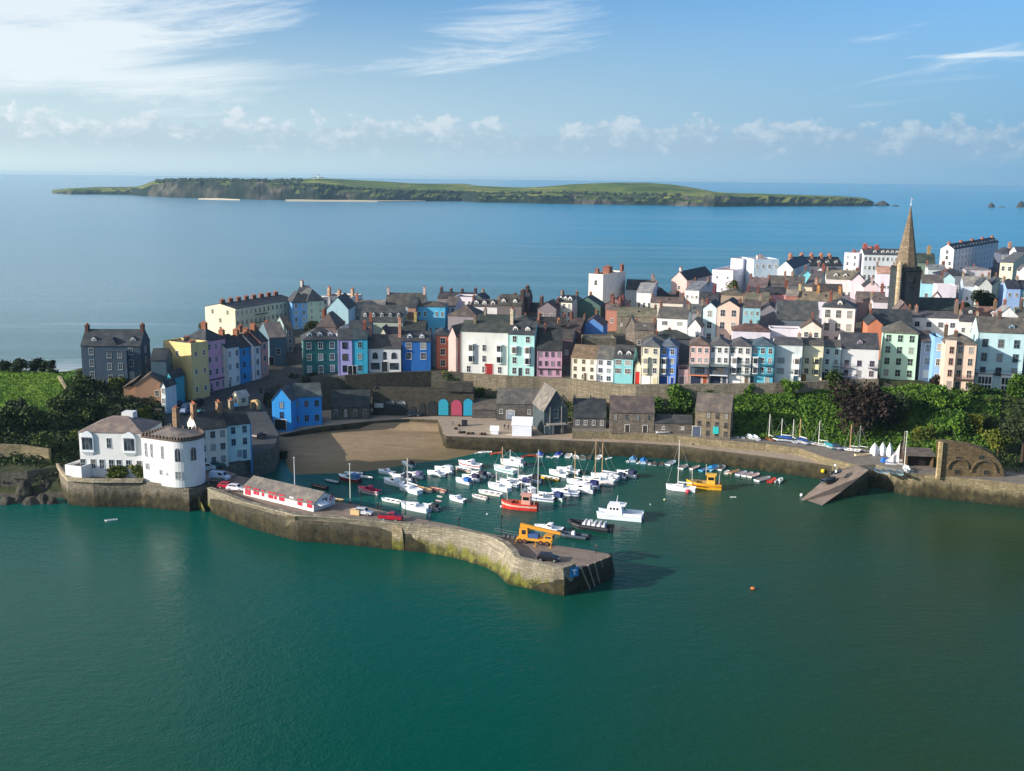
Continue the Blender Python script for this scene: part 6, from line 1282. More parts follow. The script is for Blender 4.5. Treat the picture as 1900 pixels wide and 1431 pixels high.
BT = [
 ('open', 'dark open boat hidden half behind the white quay station', 592, 905, 6, dict(hull='4a3034', deck='5c4a44')),
 ('open', 'small black and white boat near the corner of the quay station', 616, 895, 5, dict(hull='2c3238', deck='b8c0c8')),
 ('cruiser', 'dark red boat with a blue-white cabin in the shaded water', 648, 892, 7.5, dict(hull='7c2a30', canopy='4a78a4', cab='c8d8e4')),
 ('open', 'slim white boat beyond the dark red cabin boat', 656, 880, 5.5, dict(hull='b8c8d8', hd=172)),
 ('open', 'small grey-blue tender right of the dark red cabin boat', 679, 887, 4.5, dict(hull='8ca4b4')),
 ('open', 'small wooden boat with an orange stripe tucked by the quay edge', 625, 928, 3.6, dict(hull='b88858', deck='d8c4a0', motor=None, hd=160)),
 ('cruiser', 'red and white speedboat with a bright red foredeck alone in the near water', 684, 914, 7.2, dict(hull='f0e4e4', stripe='c83048', deck='c83858', canopy=None, cab='d0405c')),
 ('cruiser', 'white cuddy boat at the far left of the moorings', 717, 879, 5.6, dict(cab='dfe8f0')),
 ('cruiser', 'white boat with a black canopy closest to the sand', 757, 864, 5.2, dict(canopy='22262e')),
 ('cruiser', 'large white cruiser with a dark raked windscreen, left group', 731, 899, 7.6, {}),
 ('cruiser', 'white cruiser behind the one with the raked windscreen', 747, 890, 6.8, dict(canopy='5a6068')),
 ('cruiser', 'white boat with a purple-grey canopy right of the tall mast', 770, 885, 6, dict(canopy='6a6488')),
 ('open', 'white open motor boat near the pier lamp posts', 726, 931, 6.2, {}),
 ('sail', 'white sailing boat with a tall white mast in the left group', 760, 912, 8.2, dict(mast=851, boom='d8d8e0')),
 ('sail', 'white yacht with a bright blue sail cover lying closest to the pier', 770, 946, 8.6, dict(canopy=None, boom='2a6cc0', deck='e8e8ea', mast=None, hd=148)),
 ('cruiser', 'black and white boat with a pink stripe right of the blue-covered yacht', 799, 944, 5.4, dict(hull='e8dce4', stripe='a84868', canopy='24282e')),
 ('open', 'cream open boat with a tan floor in the middle left', 786, 910, 6.4, dict(hull='e8d8c8', deck='c8a47c')),
 ('open', 'pale boat with red side stripe and a black motor', 811, 911, 6, dict(hull='e8d0c8', stripe='a83030', deck='c89080')),
 ('tender', 'tiny pink and white dinghy near the middle', 813, 930, 1.9, dict(hull='d04860', deck='f0e0e0')),
 ('tender', 'tiny cream dinghy beside the pink one', 815, 922, 1.9, dict(hull='e8d8a8')),
 ('cruiser', 'white motor boat with blue windscreen floating alone in the middle', 848, 929, 5.6, dict(cab='e8f0fa')),
 ('open', 'white low boat with a black motor right of the middle', 890, 924, 5.4, dict(hull='f0e8e8', deck='ddd2d2')),
 ('cruiser', 'white cruiser, front one of the pair in the upper middle', 810, 882, 6.2, {}),
 ('cruiser', 'white cruiser, rear one of the pair in the upper middle', 824, 875, 6.6, dict(canopy='d8dce4')),
 ('open', 'cream boat with a dark red side stripe', 860, 873, 6.4, dict(hull='f0e4cc', stripe='9c2c40')),
 ('cruiser', 'large white boat with antenna beyond the cream boat with red stripe', 872, 866, 8, dict(stripe='b0304c')),
 ('cruiser', 'white boat with a broad blue cover, middle raft', 860, 896, 6, dict(canopy='1f5fa8')),
 ('cruiser', 'white boat second in the middle raft', 874, 890, 6.2, dict(canopy='2c2c48')),
 ('cruiser', 'white boat with a dark purple canopy third in the middle raft', 888, 884, 6.2, dict(canopy='2e2a3c')),
 ('open', 'white open boat at the right end of the middle raft', 904, 881, 5.2, dict(deck='a8b4c0')),
 ('tender', 'pale grey dinghy alone under the quay wall', 887, 841, 2.4, dict(hull='b8c4cc', hd=200)),
 ('tender', 'round white dinghy next to the pale grey one', 900, 840, 3.0, dict(hd=185)),
 ('tender', 'bright orange dinghy under the quay wall', 920, 842, 3.0, dict(hull='e0502c', deck='d86a48', hd=210)),
 ('open', 'long slim white boat in the centre right', 909, 917, 7, dict(hull='f4f0e8', motor=None)),
 ('sail', 'white sloop with a dark side window, left of the row', 925, 908, 7.6, dict(mast=877, boom='d0d0d8')),
 ('cruiser', 'white cruiser raft neighbour of the dark-windowed sloop', 945, 900, 7, dict(cab='f0f0f6', mast=873)),
 ('cruiser', 'white boat with navy cockpit in the centre raft', 966, 899, 7.2, dict(canopy='2c3868', mast=869)),
 ('cruiser', 'white boat with a black bimini at the end of the centre raft', 984, 893, 7, dict(canopy='20242c')),
 ('sail', 'white boat with turquoise bottom beneath the tall wooden mast', 936, 875, 8, dict(hull='e8f4f4', stripe='3a9c9c', mast=830)),
 ('cruiser', 'white cruiser behind the turquoise-bottomed boat', 951, 863, 8, dict(canopy='c0c4c8', mast=835)),
 ('open', 'small grey inflatable right of the rear cruisers', 978, 866, 4.2, dict(hull='a8acb4', deck='788088', hd=20)),
 ('tender', 'dark red upturned-looking dinghy by the wall, left one', 979, 847, 3.2, dict(hull='a83c38', deck='8c3030', hd=200)),
 ('tender', 'orange-red dinghy by the wall, right one', 990, 846, 3.2, dict(hull='c8502c', deck='a04030', hd=160)),
 ('tender', 'white dinghy with a royal blue cover under the wall', 1002, 845, 3.4, dict(canopy='1d58c0', hd=90)),
 ('tender', 'tiny white dinghy right of the blue-covered dinghy', 1016, 848, 2.0, dict(hd=120)),
 ('tender', 'tiny green-white dinghy between the two blue-covered dinghies', 1026, 849, 2.0, dict(hull='a8b8a8', hd=60)),
 ('tender', 'white dinghy with a deep blue cover hanging over its stern', 1037, 845, 3.6, dict(canopy='2048a8', hd=70)),
 ('tender', 'large round white dinghy below the wall ladders', 1055, 846, 3.6, dict(hd=80)),
 ('tender', 'cream dinghy behind the wooden mast by the wall', 1068, 849, 3.0, dict(hull='e8dcd0', hd=100)),
 ('tender', 'grey-white dinghy with dark thwarts by the wall', 1080, 850, 3.6, dict(hull='a8b4b4', deck='6c7878', hd=95)),
 ('tender', 'dark grey dinghy in the shadow of the wall', 1092, 850, 3.2, dict(hull='4c5458', deck='3c4448', hd=85)),
 ('tender', 'bright white dinghy right of the leaning mast', 1111, 849, 3.2, dict(hd=75)),
 ('tender', 'small white dinghy alone at the end of the left wall row', 1130, 851, 2.4, dict(hd=40)),
 ('fishing', 'red fishing boat with a white bow and gantry', 964, 944, 9.4, dict(hull='dc3c34', stripe='e8c0b0', deck='b85c40', cab='d8a090', hd=166)),
 ('fishing', 'white and pale blue work boat with an A-frame', 982, 922, 6.5, dict(hull='b8ccdc', deck='8a98a4', hd=120)),
 ('cruiser', 'white cruiser with a blue hull stripe in the front raft', 1003, 928, 7.5, dict(stripe='2c58a0', hd=160, mast=835)),
 ('cruiser', 'white and mint boat with a navy cockpit in the front raft', 1025, 926, 7.2, dict(hull='cfe0dc', canopy='2c4070')),
 ('cruiser', 'white boat with a blue bottom third in the front raft', 1049, 918, 7.6, dict(stripe='3c6ca8', hd=160)),
 ('cruiser', 'white flybridge boat at the right end of the front raft', 1076, 912, 7.8, dict(canopy='d8d8dc', hd=158)),
 ('open', 'boat with a bright yellow hull', 1019, 889, 6.4, dict(hull='e8b828', deck='f0ece0')),
 ('cruiser', 'white cruiser rafted behind the yellow hull', 1036, 882, 6.8, {}),
 ('cruiser', 'white cruiser with a dark hatch and black motor behind the yellow hull', 1054, 877, 7.2, dict(motor='14181c')),
 ('sail', 'small white sailing boat under the long brown mast', 1070, 898, 6.4, dict(mast=838, boom='dcdce0')),
 ('cruiser', 'boat under a navy blue cover in the right raft', 1091, 904, 7, dict(hull='c8c8d8', canopy='1e2660')),
 ('sail', 'cream-white yacht under the leaning masts', 1110, 897, 9, dict(hull='ece4e4', mast=818, boom='e8e0dc', hd=160)),
 ('sail', 'white yacht rafted behind the cream-white one', 1122, 889, 8, dict(mast=822, boom='e4e4ec', hd=158)),
 ('cruiser', 'blue-grey and white boat at the right end of the yacht raft', 1144, 887, 6, dict(hull='8c9cac', canopy='3c4c60')),
 ('cruiser', 'white launch with a navy bimini floating by itself right of the yachts', 1163, 883, 6.8, dict(canopy='23304e')),
 ('sail', 'white yacht with a tall mast moored beside the yellow workboat', 1263, 910, 8.0, dict(hull='f0f0f4', stripe=None, mast=817, boom='d8dce8', hd=160)),
 ('fishing', 'bright yellow workboat with a small wheelhouse', 1306, 906, 9.4, dict(hull='f4b82c', stripe='e09030', deck='a88c5c', cab='f0b848', hd=166)),
 ('tender', 'tiny white dinghy at the left of the right-hand row', 1164, 857, 2.0, dict(hd=90)),
 ('tender', 'light blue dinghy with a blue cover, first of the right-hand row', 1175, 854, 3.8, dict(hull='a8c8e0', canopy='4c88b8', hd=80)),
 ('tender', 'tiny white dinghy between the two blue dinghies', 1185, 859, 2.2, dict(hd=60)),
 ('tender', 'dinghy with a strong blue cover, second of the right-hand row', 1194, 857, 3.8, dict(hull='b8d4e8', canopy='1c74c0', hd=80)),
 ('tender', 'small white dinghy left of the grey one in the right-hand row', 1205, 861, 2.4, dict(hd=80)),
 ('tender', 'grey dinghy with a white canopy frame in the right-hand row', 1213, 861, 3.0, dict(hull='8c949c', deck='4c545c', hd=85)),
 ('tender', 'dull dark dinghy before the wider gap of the right-hand row', 1227, 861, 3.0, dict(hull='5c6468', deck='454c50', hd=80)),
 ('tender', 'pale blue-white dinghy left of the tall mast', 1245, 860, 4.0, dict(hull='d0e0ec', deck='a0b4c4', hd=60)),
 ('tender', 'oval white dinghy just right of the tall mast', 1268, 867, 3.8, dict(hd=62, deck='8c98a0')),
 ('open', 'long white rowing boat in the right-hand row', 1290, 869, 4.6, dict(hull='eee4e4', deck='c8b4ac', motor=None, hd=50)),
 ('tender', 'turquoise-blue dinghy left of the covered blue boat', 1310, 872, 3.6, dict(hull='5cb0d8', deck='2c78b0', hd=40)),
 ('tender', 'bright blue covered boat in the middle of the right-hand row', 1324, 870, 4.0, dict(hull='7cc0e8', canopy='3aa0dc', hd=50)),
 ('tender', 'white dinghy pressed against the bright blue covered boat', 1338, 869, 4.0, dict(deck='788490', hd=65)),
 ('tender', 'small cream dinghy left of the tan one', 1349, 877, 2.6, dict(hull='ece8dc', hd=70)),
 ('tender', 'tan-brown dinghy in the right-hand row', 1362, 876, 3.6, dict(hull='c8a888', deck='987858', hd=45)),
 ('tender', 'white dinghy with a lilac rim, first of three alike shapes', 1376, 879, 3.6, dict(hull='d8d8ec', deck='a8a8b8', hd=50)),
 ('tender', 'white dinghy in the middle of the three alike shapes', 1388, 881, 3.6, dict(hull='ececf4', deck='b0a8b0', hd=48)),
 ('tender', 'white dinghy with a pinkish floor, last of the three alike shapes', 1399, 883, 3.6, dict(deck='d0b8b8', hd=45)),
 ('tender', 'big white dinghy with a grey canopy near the end of the row', 1416, 890, 4.4, dict(deck='8a929c', canopy=None, hd=40)),
 ('tender', 'red dinghy squeezed between two white ones near the end of the row', 1432, 892, 3.4, dict(hull='c82c28', deck='d04038', hd=60)),
 ('rib', 'pale grey inflatable at the right end of the row', 1446, 894, 4.4, dict(hull='c8d0d0', hd=60)),
 ('rib', 'long black passenger inflatable with rows of white seats behind the crane', 1093, 981, 10.5, dict(hull='23262c', hd=158)),
 ('rib', 'dark blue-grey inflatable moored against the pier beside the crane', 1062, 997, 7.5, dict(hull='3a4858', hd=158)),
 ('cruiser', 'white boat with a slim antenna mostly hidden behind the crane', 1018, 985, 7, dict(hd=160)),
 ('tender', 'tiny white motor dinghy leaving a faint wake in the open water', 1360, 923, 1.6, dict(hd=180)),
 ('open', 'small white boat alone on the near water at left', 206, 966, 2.9, dict(hd=200, motor=None, deck='c8d4d8')),
]
for k, lab, px, py, L, o in BT: boat(k, lab, px, py, L, **o)
# catamaran style survey boat
def cat_boat():
    P = at_z(1150, 962, 0); t = thing('survey_boat', 'large white catamaran work boat with a cabin and open stern deck', 'work boat', P, radians(165), 'boats moored in the harbour'); L = 12.2; t.scale = (.84, .84, .84)
    for s_ in (1, -1):
        m = MB(); y = 1.55*s_; rg = []
        for x, b, h in ((-.5, .62, 1.3), (0, .66, 1.35), (.3, .6, 1.6), (.43, .35, 1.85), (.5, .04, 2.0)): rg.append([(x*L, y-b, h), (x*L-.3*(x > .3), y-b*.8, .1), (x*L-.6*(x > .3), y, -.5), (x*L-.3*(x > .3), y+b*.8, .1), (x*L, y+b, h)])
        m.loft(rg); m.build('hull', plain('dfeaf4', .3), t)
    m = MB(); m.prism([(-L/2, -2.2), (L*.3, -2.2), (L*.48, -1.4), (L*.48, 1.4), (L*.3, 2.2), (-L/2, 2.2)], 1.0, 1.5); m.build('deck', plain('d4d8dc'), t)
    m = MB()
    for s_ in (1, -1): m.box(-L/2, -L*.1, 2.05*s_-.1, 2.05*s_+.1, 1.5, 2.1)
    m.build('bulwark', plain('e8f0f4', .3), t)
    m = MB(); m.box(-.8, 3.4, -1.7, 1.7, 1.5, 3.9, tx=.25, ty=.12); m.box(-1.6, 3.0, -1.7, 1.7, 3.9, 4.05); c = m.build('cabin', plain('f4f2f4', .4), t)
    m = MB()
    for i in range(3): m.box(.2+i*.9, .75+i*.9, -1.66, 1.66, 2.7, 3.3)
    m.box(3.18, 3.3, -1.3, 1.3, 2.8, 3.4); m.build('window', plain('1c2228', .15), c)
    m = MB(); m.tube((1, 0, 4), (.7, 0, 6.4), .12, .05); m.tube((.2, -.7, 4.5), (.2, .7, 4.5), .08); m.box(0, .8, -.5, .5, 4.05, 4.5, tx=.15, ty=.1); m.build('radar_mast', plain('e8e8ee'), t)
cat_boat()
# bare masts standing near the quay
def pole(label, px, py, top, z, col, r=.12, name='flagpole', cat='pole', lean=0):
    P = at_z(px, py, z); h = bis(lambda q: proj((P.x, P.y, q))[1]-top, z+.5, z+40)-z; t = thing(name, label, cat, P)
    m = MB(); m.tube((0, 0, -.3), (lean, 0, h), r, r*.6, 6); m.build('pole', plain(col), t)
    m = MB(); m.box(-.35, .35, -.35, .35, -.3, .25); m.build('foot', plain('4c4844'), t); m = MB(); m.ball((lean, 0, h+.1), r*1.6); m.build('finial', plain('d8d8d8'), t); return t
pole('tall white pole rising behind the roof of the quay station', 547, 905, 850, 4.7, 'e4e4ea')
pole('tall cream pole standing on the quay edge right of the station', 650, 932, 862, 4.7, 'e0e0c8')
pole('pale pole standing beside the dark sail on the right quay', 1678, 866, 802, 5.8, 'd8d4cc')
# lamp posts on the pier
def lamp(label, px, py, top, z=4.7):
    P = at_z(px, py, z); h = bis(lambda q: proj((P.x, P.y, q))[1]-top, z+.5, z+40)-z; t = thing('lamp_post', label, 'lamp post', P, 0, 'lamp posts on the pier'); m = MB(); m.tube((0, 0, 0), (0, 0, h-.5), .09, .06, 6); m.tube((0, 0, 0), (0, 0, .6), .16, .14, 6); m.build('post', plain('22262a'), t)
    m = MB(); m.tube((0, 0, h-.5), (0, 0, h), .18, .3, 6); m.tube((0, 0, h), (0, 0, h+.3), .34, .05, 6); m.build('lantern', plain('33383c'), t)
lamp('dark lamp post by the right end of the white quay station', 616, 938, 916)
lamp('dark lamp post left of the two people on the pier', 669, 940, 913)
lamp('lamp post in front of the blue-covered yacht', 752, 955, 916)
lamp('lamp post near the stern of the blue-covered yacht', 797, 965, 940)
lamp('lamp post on the pier before the railings', 930, 992, 957)
lamp('short dark post at the middle of the pier edge', 851, 976, 962)
# cars
def car(label, px, py, z, hd, col, kind='hatch', group='parked cars', P=None):
    P = P or at_z(px, py, z); t = thing('pickup_truck' if kind == 'pickup' else ('van' if kind == 'van' else 'parked_car'), label, {'pickup': 'pickup', 'van': 'van'}.get(kind, 'car'), P, radians(hd), group)
    pr = {'hatch': [(-2.05, .35), (2.05, .35), (2.1, .75), (1.1, .95), (-1.95, 1.0), (-2.1, .7)], 'van': [(-2.4, .35), (2.4, .35), (2.45, .9), (1.7, 1.15), (-2.4, 1.15)], 'pickup': [(-2.5, .4), (2.5, .4), (2.55, .9), (1.4, 1.1), (-2.5, 1.1)]}[kind]
    tp = {'hatch': [(-1.85, 1.0), (1.0, .95), (.45, 1.45), (-1.5, 1.45)], 'van': [(-2.35, 1.15), (1.65, 1.15), (1.1, 1.95), (-2.3, 1.95)], 'pickup': [(-.4, 1.1), (1.3, 1.1), (.8, 1.7), (-.3, 1.7)]}[kind]
    m = MB(); m.loft([[(x, -.85, zz) for x, zz in pr], [(x, .85, zz) for x, zz in pr]]); m.loft([[(x, -.78 if zz < 1.3 else -.66, zz) for x, zz in tp], [(x, .78 if zz < 1.3 else .66, zz) for x, zz in tp]]); m.build('body', plain(col, .25), t)
    m = MB(); a, b = tp[0], tp[3]; c, d = tp[1], tp[2]
    for s_ in (1, -1):
        q = [(lerp(a[0], c[0], .08 if kind != 'van' else .62), -.785*s_, lerp(a[1], b[1], .2)), (lerp(a[0], c[0], .9), -.785*s_, lerp(a[1], b[1], .2)), (lerp(b[0], d[0], .92), -.69*s_, lerp(a[1], b[1], .88)), (lerp(b[0], d[0], .08 if kind != 'van' else .6), -.69*s_, lerp(a[1], b[1], .88))]; m.quad(*q)
    m.quad(*[(lerp(c[0], d[0], k)+.03, y, lerp(c[1], d[1], k)) for k, y in ((.12, -.66), (.12, .66), (.9, .6), (.9, -.6))]); m.build('window', plain('14181e', .12), t)
    if kind == 'pickup': m = MB(); m.box(-2.4, -.6, -.7, .7, 1.12, 1.14); m.build('load_bed', plain('3a3030'), t)
    for x in (-1.3, 1.3):
        for s_ in (1, -1): m = MB(); m.tube((x, .72*s_, .32), (x, .9*s_, .32), .33, .33, 10); m.tube((x, .9*s_, .32), (x, .91*s_, .32), .18, .18, 8, 1); m.build('wheel', [plain('16161a', .8), plain('9a9ca0', .4)], t)
    m = MB(); m.box(2.05, 2.14, -.75, -.45, .6, .78); m.box(2.05, 2.14, .45, .75, .6, .78); m.build('headlights', plain('e0e4e8', .2), t)
car('silver-white car parked on the pier beside a tan box', 674, 955, 4.72, -14, 'c8ccd4'); car('red pickup with a white roof on the pier', 725, 965, 4.72, -12, 'a82438', 'pickup')
car('black car parked inside the rounded pier end', 1017, 1040, 4.72, -12, '26282e')
car('pale green-white car beside the round-ended house', 381, 874, 5.3, 25, 'cdd8d8', 'van'); car('white and blue van at the pier root', 408, 890, 5.2, -18, 'c4d4e8', 'van')
car('black car behind the parapet at the pier root', 401, 899, 5.2, 170, '1e2228'); car('red car left of the quay station', 422, 906, 5.0, -16, 'a8283c'); car('white car touching the left end of the quay station', 438, 910, 4.9, -14, 'e4e0e8')
car('dark teal car by the doorway of the cream three-window house', 402, 868, 5.4, 28, '2c5c58')
car('dark car parked beyond the pale blue end house', 482, 812, 6.9, 60, '3c3438'); car('grey-blue car at the top of the parking yard', 330, 752, 9.0, 80, '5c7484'); car('white-roofed car in the parking yard', 348, 757, 8.9, 75, '8c9cb0')
car('pale blue car in the lower row of the parking yard', 345, 766, 8.6, 78, '7c8ca8'); car('black van in the parking yard', 368, 752, 8.9, 85, '20262c', 'van'); car('small turquoise car in the parking yard', 370, 770, 8.3, 85, '4c94a0')
car('dark car behind the chimney of the round-ended house', 322, 796, 7.4, 20, '2c3c4c'); car('navy car behind the roofs of the seaside row', 418, 776, 7.8, 10, '242a3c'); car('light blue car beside the cream kiosk', 434, 757, 8.5, 120, '6cb0d8')
car('dark car by the black archways on the back quay', 768, 772, 3.95, 5, '2c3844'); car('dark pickup on the beach slip near the archways', 780, 768, 4, 8, '1c262e', 'pickup')
m = MB(); P = at_z(660, 955, 4.72); m.box(-1, 1, -.6, .6, .05, 1.1); m.box(-1.05, 1.05, -.65, .65, 1.1, 1.18); o = m.build('storage_box', plain('d8b888'), None, P); o.rotation_euler[2] = -.25; tag(o, 'tan storage box behind the silver-white car on the pier', 'box')
# crane
def crane():
    P = at_z(994, 1008, 4.72); t = thing('mobile_crane', 'yellow mobile crane parked near the pier head', 'crane', P, -.28); t.scale = (.78, .78, .78); Y = plain('d8962c', .5); K = plain('25262a', .6)
    m = MB(); m.box(-4.6, 4.2, -1.2, 1.2, .9, 1.5); m.build('chassis', Y, t)
    m = MB(); m.box(2.2, 4.6, -1.2, 1.2, 1.5, 2.6, tx=.15, ty=.05); c = m.build('driver_cab', Y, t); m = MB(); m.box(2.7, 4.2, -1.22, 1.22, 1.9, 2.4); m.box(4.5, 4.6, -1, 1, 1.8, 2.4); m.build('window', glass(), c)
    m = MB(); m.box(-4.2, -1.8, -1.1, 1.1, 1.5, 4.0, tx=.2, ty=.05); c = m.build('crane_house', Y, t); m = MB(); m.box(-3.4, -2.4, -1.12, 1.12, 2.4, 3.5); m.build('window', glass(), c)
    m = MB(); m.box(-1.8, .8, -1.0, 1.0, 1.5, 2.6); m.build('engine_deck', plain('3c5c8c'), t)
    m = MB(); m.loft([[(-4.0, -.4, 4.0), (-4.0, .4, 4.0), (-4.0, .4, 4.9), (-4.0, -.4, 4.9)], [(6.4, -.3, 2.9), (6.4, .3, 2.9), (6.4, .3, 3.5), (6.4, -.3, 3.5)]]); m.build('boom', Y, t)
    for x in (-3.8, -2.6, 1.6, 3.2):
        for s_ in (1, -1): m = MB(); m.tube((x, .9*s_, .6), (x, 1.28*s_, .6), .6, .6, 12); m.tube((x, 1.28*s_, .6), (x, 1.3*s_, .6), .3, .3, 8, 1); m.build('wheel', [K, plain('8a4c2c')], t)
    for x in (-4.7, 4.4, .4):
        for s_ in (1, -1): m = MB(); m.tube((x, .9*s_, 1.2), (x, 2.3*s_, .1), .1, .08, 6); m.box(x-.3, x+.3, 2.3*s_-.3, 2.3*s_+.3, 0, .12); m.build('outrigger', Y, t)
crane()
# railing, pots and clutter
def rail(label, pts, h=1.1, col='5c6064', step=1.8):
    t = thing('railing', label, 'railing', pts[0]); m = MB(); o0 = pts[0]
    for a, b in zip(pts, pts[1:]):
        a, b = a-o0, b-o0
        for k in (.55, 1): m.tube(a+Vector((0, 0, h*k)), b+Vector((0, 0, h*k)), .05, .05, 4, cap=False)
        n = max(1, int((b-a).length/step))
        for i in range(n+1): p = a.lerp(b, i/n); m.tube(p, p+Vector((0, 0, h)), .05, .05, 4, cap=False)
    m.build('rails', plain(col), t)
rail('grey railings along the pier steps left of the crane', poly_px([(918, 990, 4.7), (960, 998, 4.7)]))
rail('thin railing along the harbour edge of the upper quay', poly_px([(1300, 813, 6.25), (1400, 822, 6.2), (1480, 831, 6.15)]), .9)
rail('blue-grey railing around the head of the slipway', poly_px([(1600, 874, 5.8), (1640, 876, 5.8), (1694, 882, 5.85)]), 1.2, '5a7484', 1.0)
def pot(label, px, py, col, z=4.02, P=None):
    P = P or at_z(px, py, z); t = thing('lobster_pot', label, 'lobster pot', P, RB.uniform(0, 3), 'fishing gear stacked on the quays'); m = MB(); m.prism([(-.5, -.35), (.5, -.35), (.5, .35), (-.5, .35)], 0, .12); m.build('base', plain('3a3228'), t)
    m = MB(); pts = [(-.35, .1), (-.35, .4), (-.2, .62), (.2, .62), (.35, .4), (.35, .1)]; m.loft([[(-.48, y, z_) for y, z_ in pts], [(.48, y, z_) for y, z_ in pts]]); m.build('net', plain(col, .9), t)
for i, (px, py, c, l) in enumerate(((853, 804, '4a4034', 'brown lobster pot at the left end of the yard edge'), (860, 804, '38342e', 'dark lobster pot second on the yard edge'), (869, 806, '5c4a38', 'lobster pot third along the yard edge'), (877, 806, '3c3a38', 'dark lobster pot fourth along the yard edge'), (893, 807, '54483a', 'lobster pot left of the small peaked tent'), (900, 807, '403830', 'lobster pot touching the small peaked tent'), (846, 797, '332e28', 'lobster pot stacked at the corner of the yard'), (852, 791, '473c30', 'lobster pot behind the corner stack of the yard'))): pot(l, px, py, c)
for i, (px, py, c, l) in enumerate(((937, 997, '4c5054', 'dark net bundle by the railings left of the crane'), (945, 998, '5a5c60', 'grey net bundle second from the railings'), (953, 1000, '44484c', 'dark net bundle third from the railings'), (960, 1002, '505254', 'net bundle nearest to the crane wheels'))): pot(l, px, py, c, 4.72)
m = MB(); P = at_z(862, 790, 4.02); m.box(-.8, .8, -.6, .6, 0, 1.5, ty=.08); m.box(-.85, .85, -.65, .65, 1.5, 1.62); tag(m.build('skip_bin', plain('24262e'), None, P), 'black waste bin alone on the yard', 'bin')
# dinghies ashore on the upper quay
DG = 'dinghies laid up on the upper quay'
for k, lab, px, py, L, o in (
 ('tender', 'grey-blue dinghy first behind the slipway railing', 1628, 874, 3.0, dict(hull='8ca8b8', deck='5c7484', hd=95)), ('tender', 'pale dinghy second behind the slipway railing', 1642, 875, 3.0, dict(hull='a8bcc8', deck='6c8494', hd=80)), ('tender', 'slate-blue dinghy third behind the slipway railing', 1655, 876, 3.0, dict(hull='6c8ca0', deck='4c6474', hd=100)), ('tender', 'light aqua dinghy fourth behind the slipway railing', 1668, 878, 3.0, dict(hull='a4c4cc', deck='6c8c94', hd=85)),
 ('tender', 'first small white dinghy right of the turquoise-panelled warehouse', 1367, 811, 2.2, dict(hd=100)), ('tender', 'second small white dinghy from the turquoise-panelled warehouse', 1378, 812, 2.4, dict(hd=90)),
 ('tender', 'white dinghy under a tall pale cover in the warehouse shade', 1391, 812, 3.4, dict(canopy='d8e0e4', hd=100)), ('tender', 'rightmost white covered dinghy in the warehouse shade', 1402, 814, 3.4, dict(canopy='dce4e4', hd=95)),
 ('tender', 'orange-brown dinghy with a mast on the upper quay', 1428, 815, 3.2, dict(hull='c07850', deck='a86848', mast=769, hd=110)), ('tender', 'pale dinghy beside the orange-brown one', 1439, 815, 3.4, dict(hull='b8c8d4', hd=110)),
 ('tender', 'dinghy with a navy-blue cover and a mast', 1453, 817, 4.2, dict(hull='c8d8e8', canopy='234a94', mast=777, hd=160)), ('tender', 'white dinghy between two blue-covered dinghies', 1472, 819, 3.2, dict(mast=779, hd=100)),
 ('tender', 'dinghy under a large dark blue cover', 1486, 821, 4.4, dict(hull='8ca0b8', canopy='1d3c74', mast=778, hd=120)), ('tender', 'pale grey dinghy leaning right of the large dark blue cover', 1503, 823, 4.0, dict(hull='b8b4b0', hd=140)),
 ('tender', 'white dinghy with a mast in the middle of the upper quay', 1522, 826, 3.8, dict(mast=781, hd=150)), ('tender', 'dinghy with a teal cover', 1537, 829, 3.6, dict(hull='9cc8cc', canopy='2c8c9c', hd=110)),
 ('tender', 'dinghy with a dark navy cover right of the teal one', 1551, 831, 3.8, dict(hull='6c7c94', canopy='26304c', hd=110)), ('tender', 'little cream dinghy at the narrow part of the quay', 1566, 832, 2.6, dict(hull='e8dcc8', hd=120)),
 ('tender', 'white dinghy with a yellow-green mast', 1580, 836, 3.4, dict(mast=788, hd=150)), ('tender', 'black dinghy with white trim near the wide slip head', 1597, 837, 3.6, dict(hull='2c2c30', deck='b8b8bc', mast=791, hd=150)),
 ('open', 'cream rowing boat laid at the edge of the upper quay', 1601, 845, 4.6, dict(hull='e4d8b8', deck='b0a080', motor=None, hd=5)),
 ('open', 'white upturned-looking rowing boat on trestles before the arched warehouse', 1231, 803, 4.4, dict(hull='e8eaec', motor=None, hd=6)),
 ('cruiser', 'white sports boat standing by the pole on the right quay', 1681, 872, 4.6, dict(hd=80)), ('tender', 'dark boat on a trailer on the slipway', 1540, 893, 4.0, dict(hull='3c4450', deck='2c3038', canopy='39424e', hd=30)),
 ('rib', 'dark inflatable beside the head of the slipway', 1552, 878, 4.2, dict(hull='3a4450', hd=40))):
    zz = 4.2 if 'on the slipway' in lab else (5.0 if 'head of the slipway' in lab else (5.85 if px > 1590 else 6.22)); zz += .35*L/7
    if 'on the slipway' in lab: zz = 3.2
    boat(k, lab, px, py, L, z=zz, group=DG, **o)
def upright(label, px, py, top, col, w=1.3):
    P = at_z(px, py, 5.85); h = bis(lambda q: proj((P.x, P.y, q))[1]-top, 6, 30)-5.85; t = thing('stored_boat', label, 'boat', P, RB.uniform(-.3, .3), 'boats stored on end by the slipway'); m = MB(); rg = []
    for i in range(7): k = i/6; b = w/2*(1-abs(k-.35)**2*1.6 if k < .35 else cos((k-.35)/.65*pi/2)*.97+.03); rg.append([(-b, -.1+.3*k, h*k), (0, -b*.7+.3*k, h*k), (b, -.1+.3*k, h*k), (0, .25+.3*k, h*k)])
    m.loft(rg); m.build('hull', plain(col, .3), t); m = MB(); m.box(-w*.55, w*.55, -.25, .45, -.05, .22); m.build('cradle', plain('6a5c4c'), t)
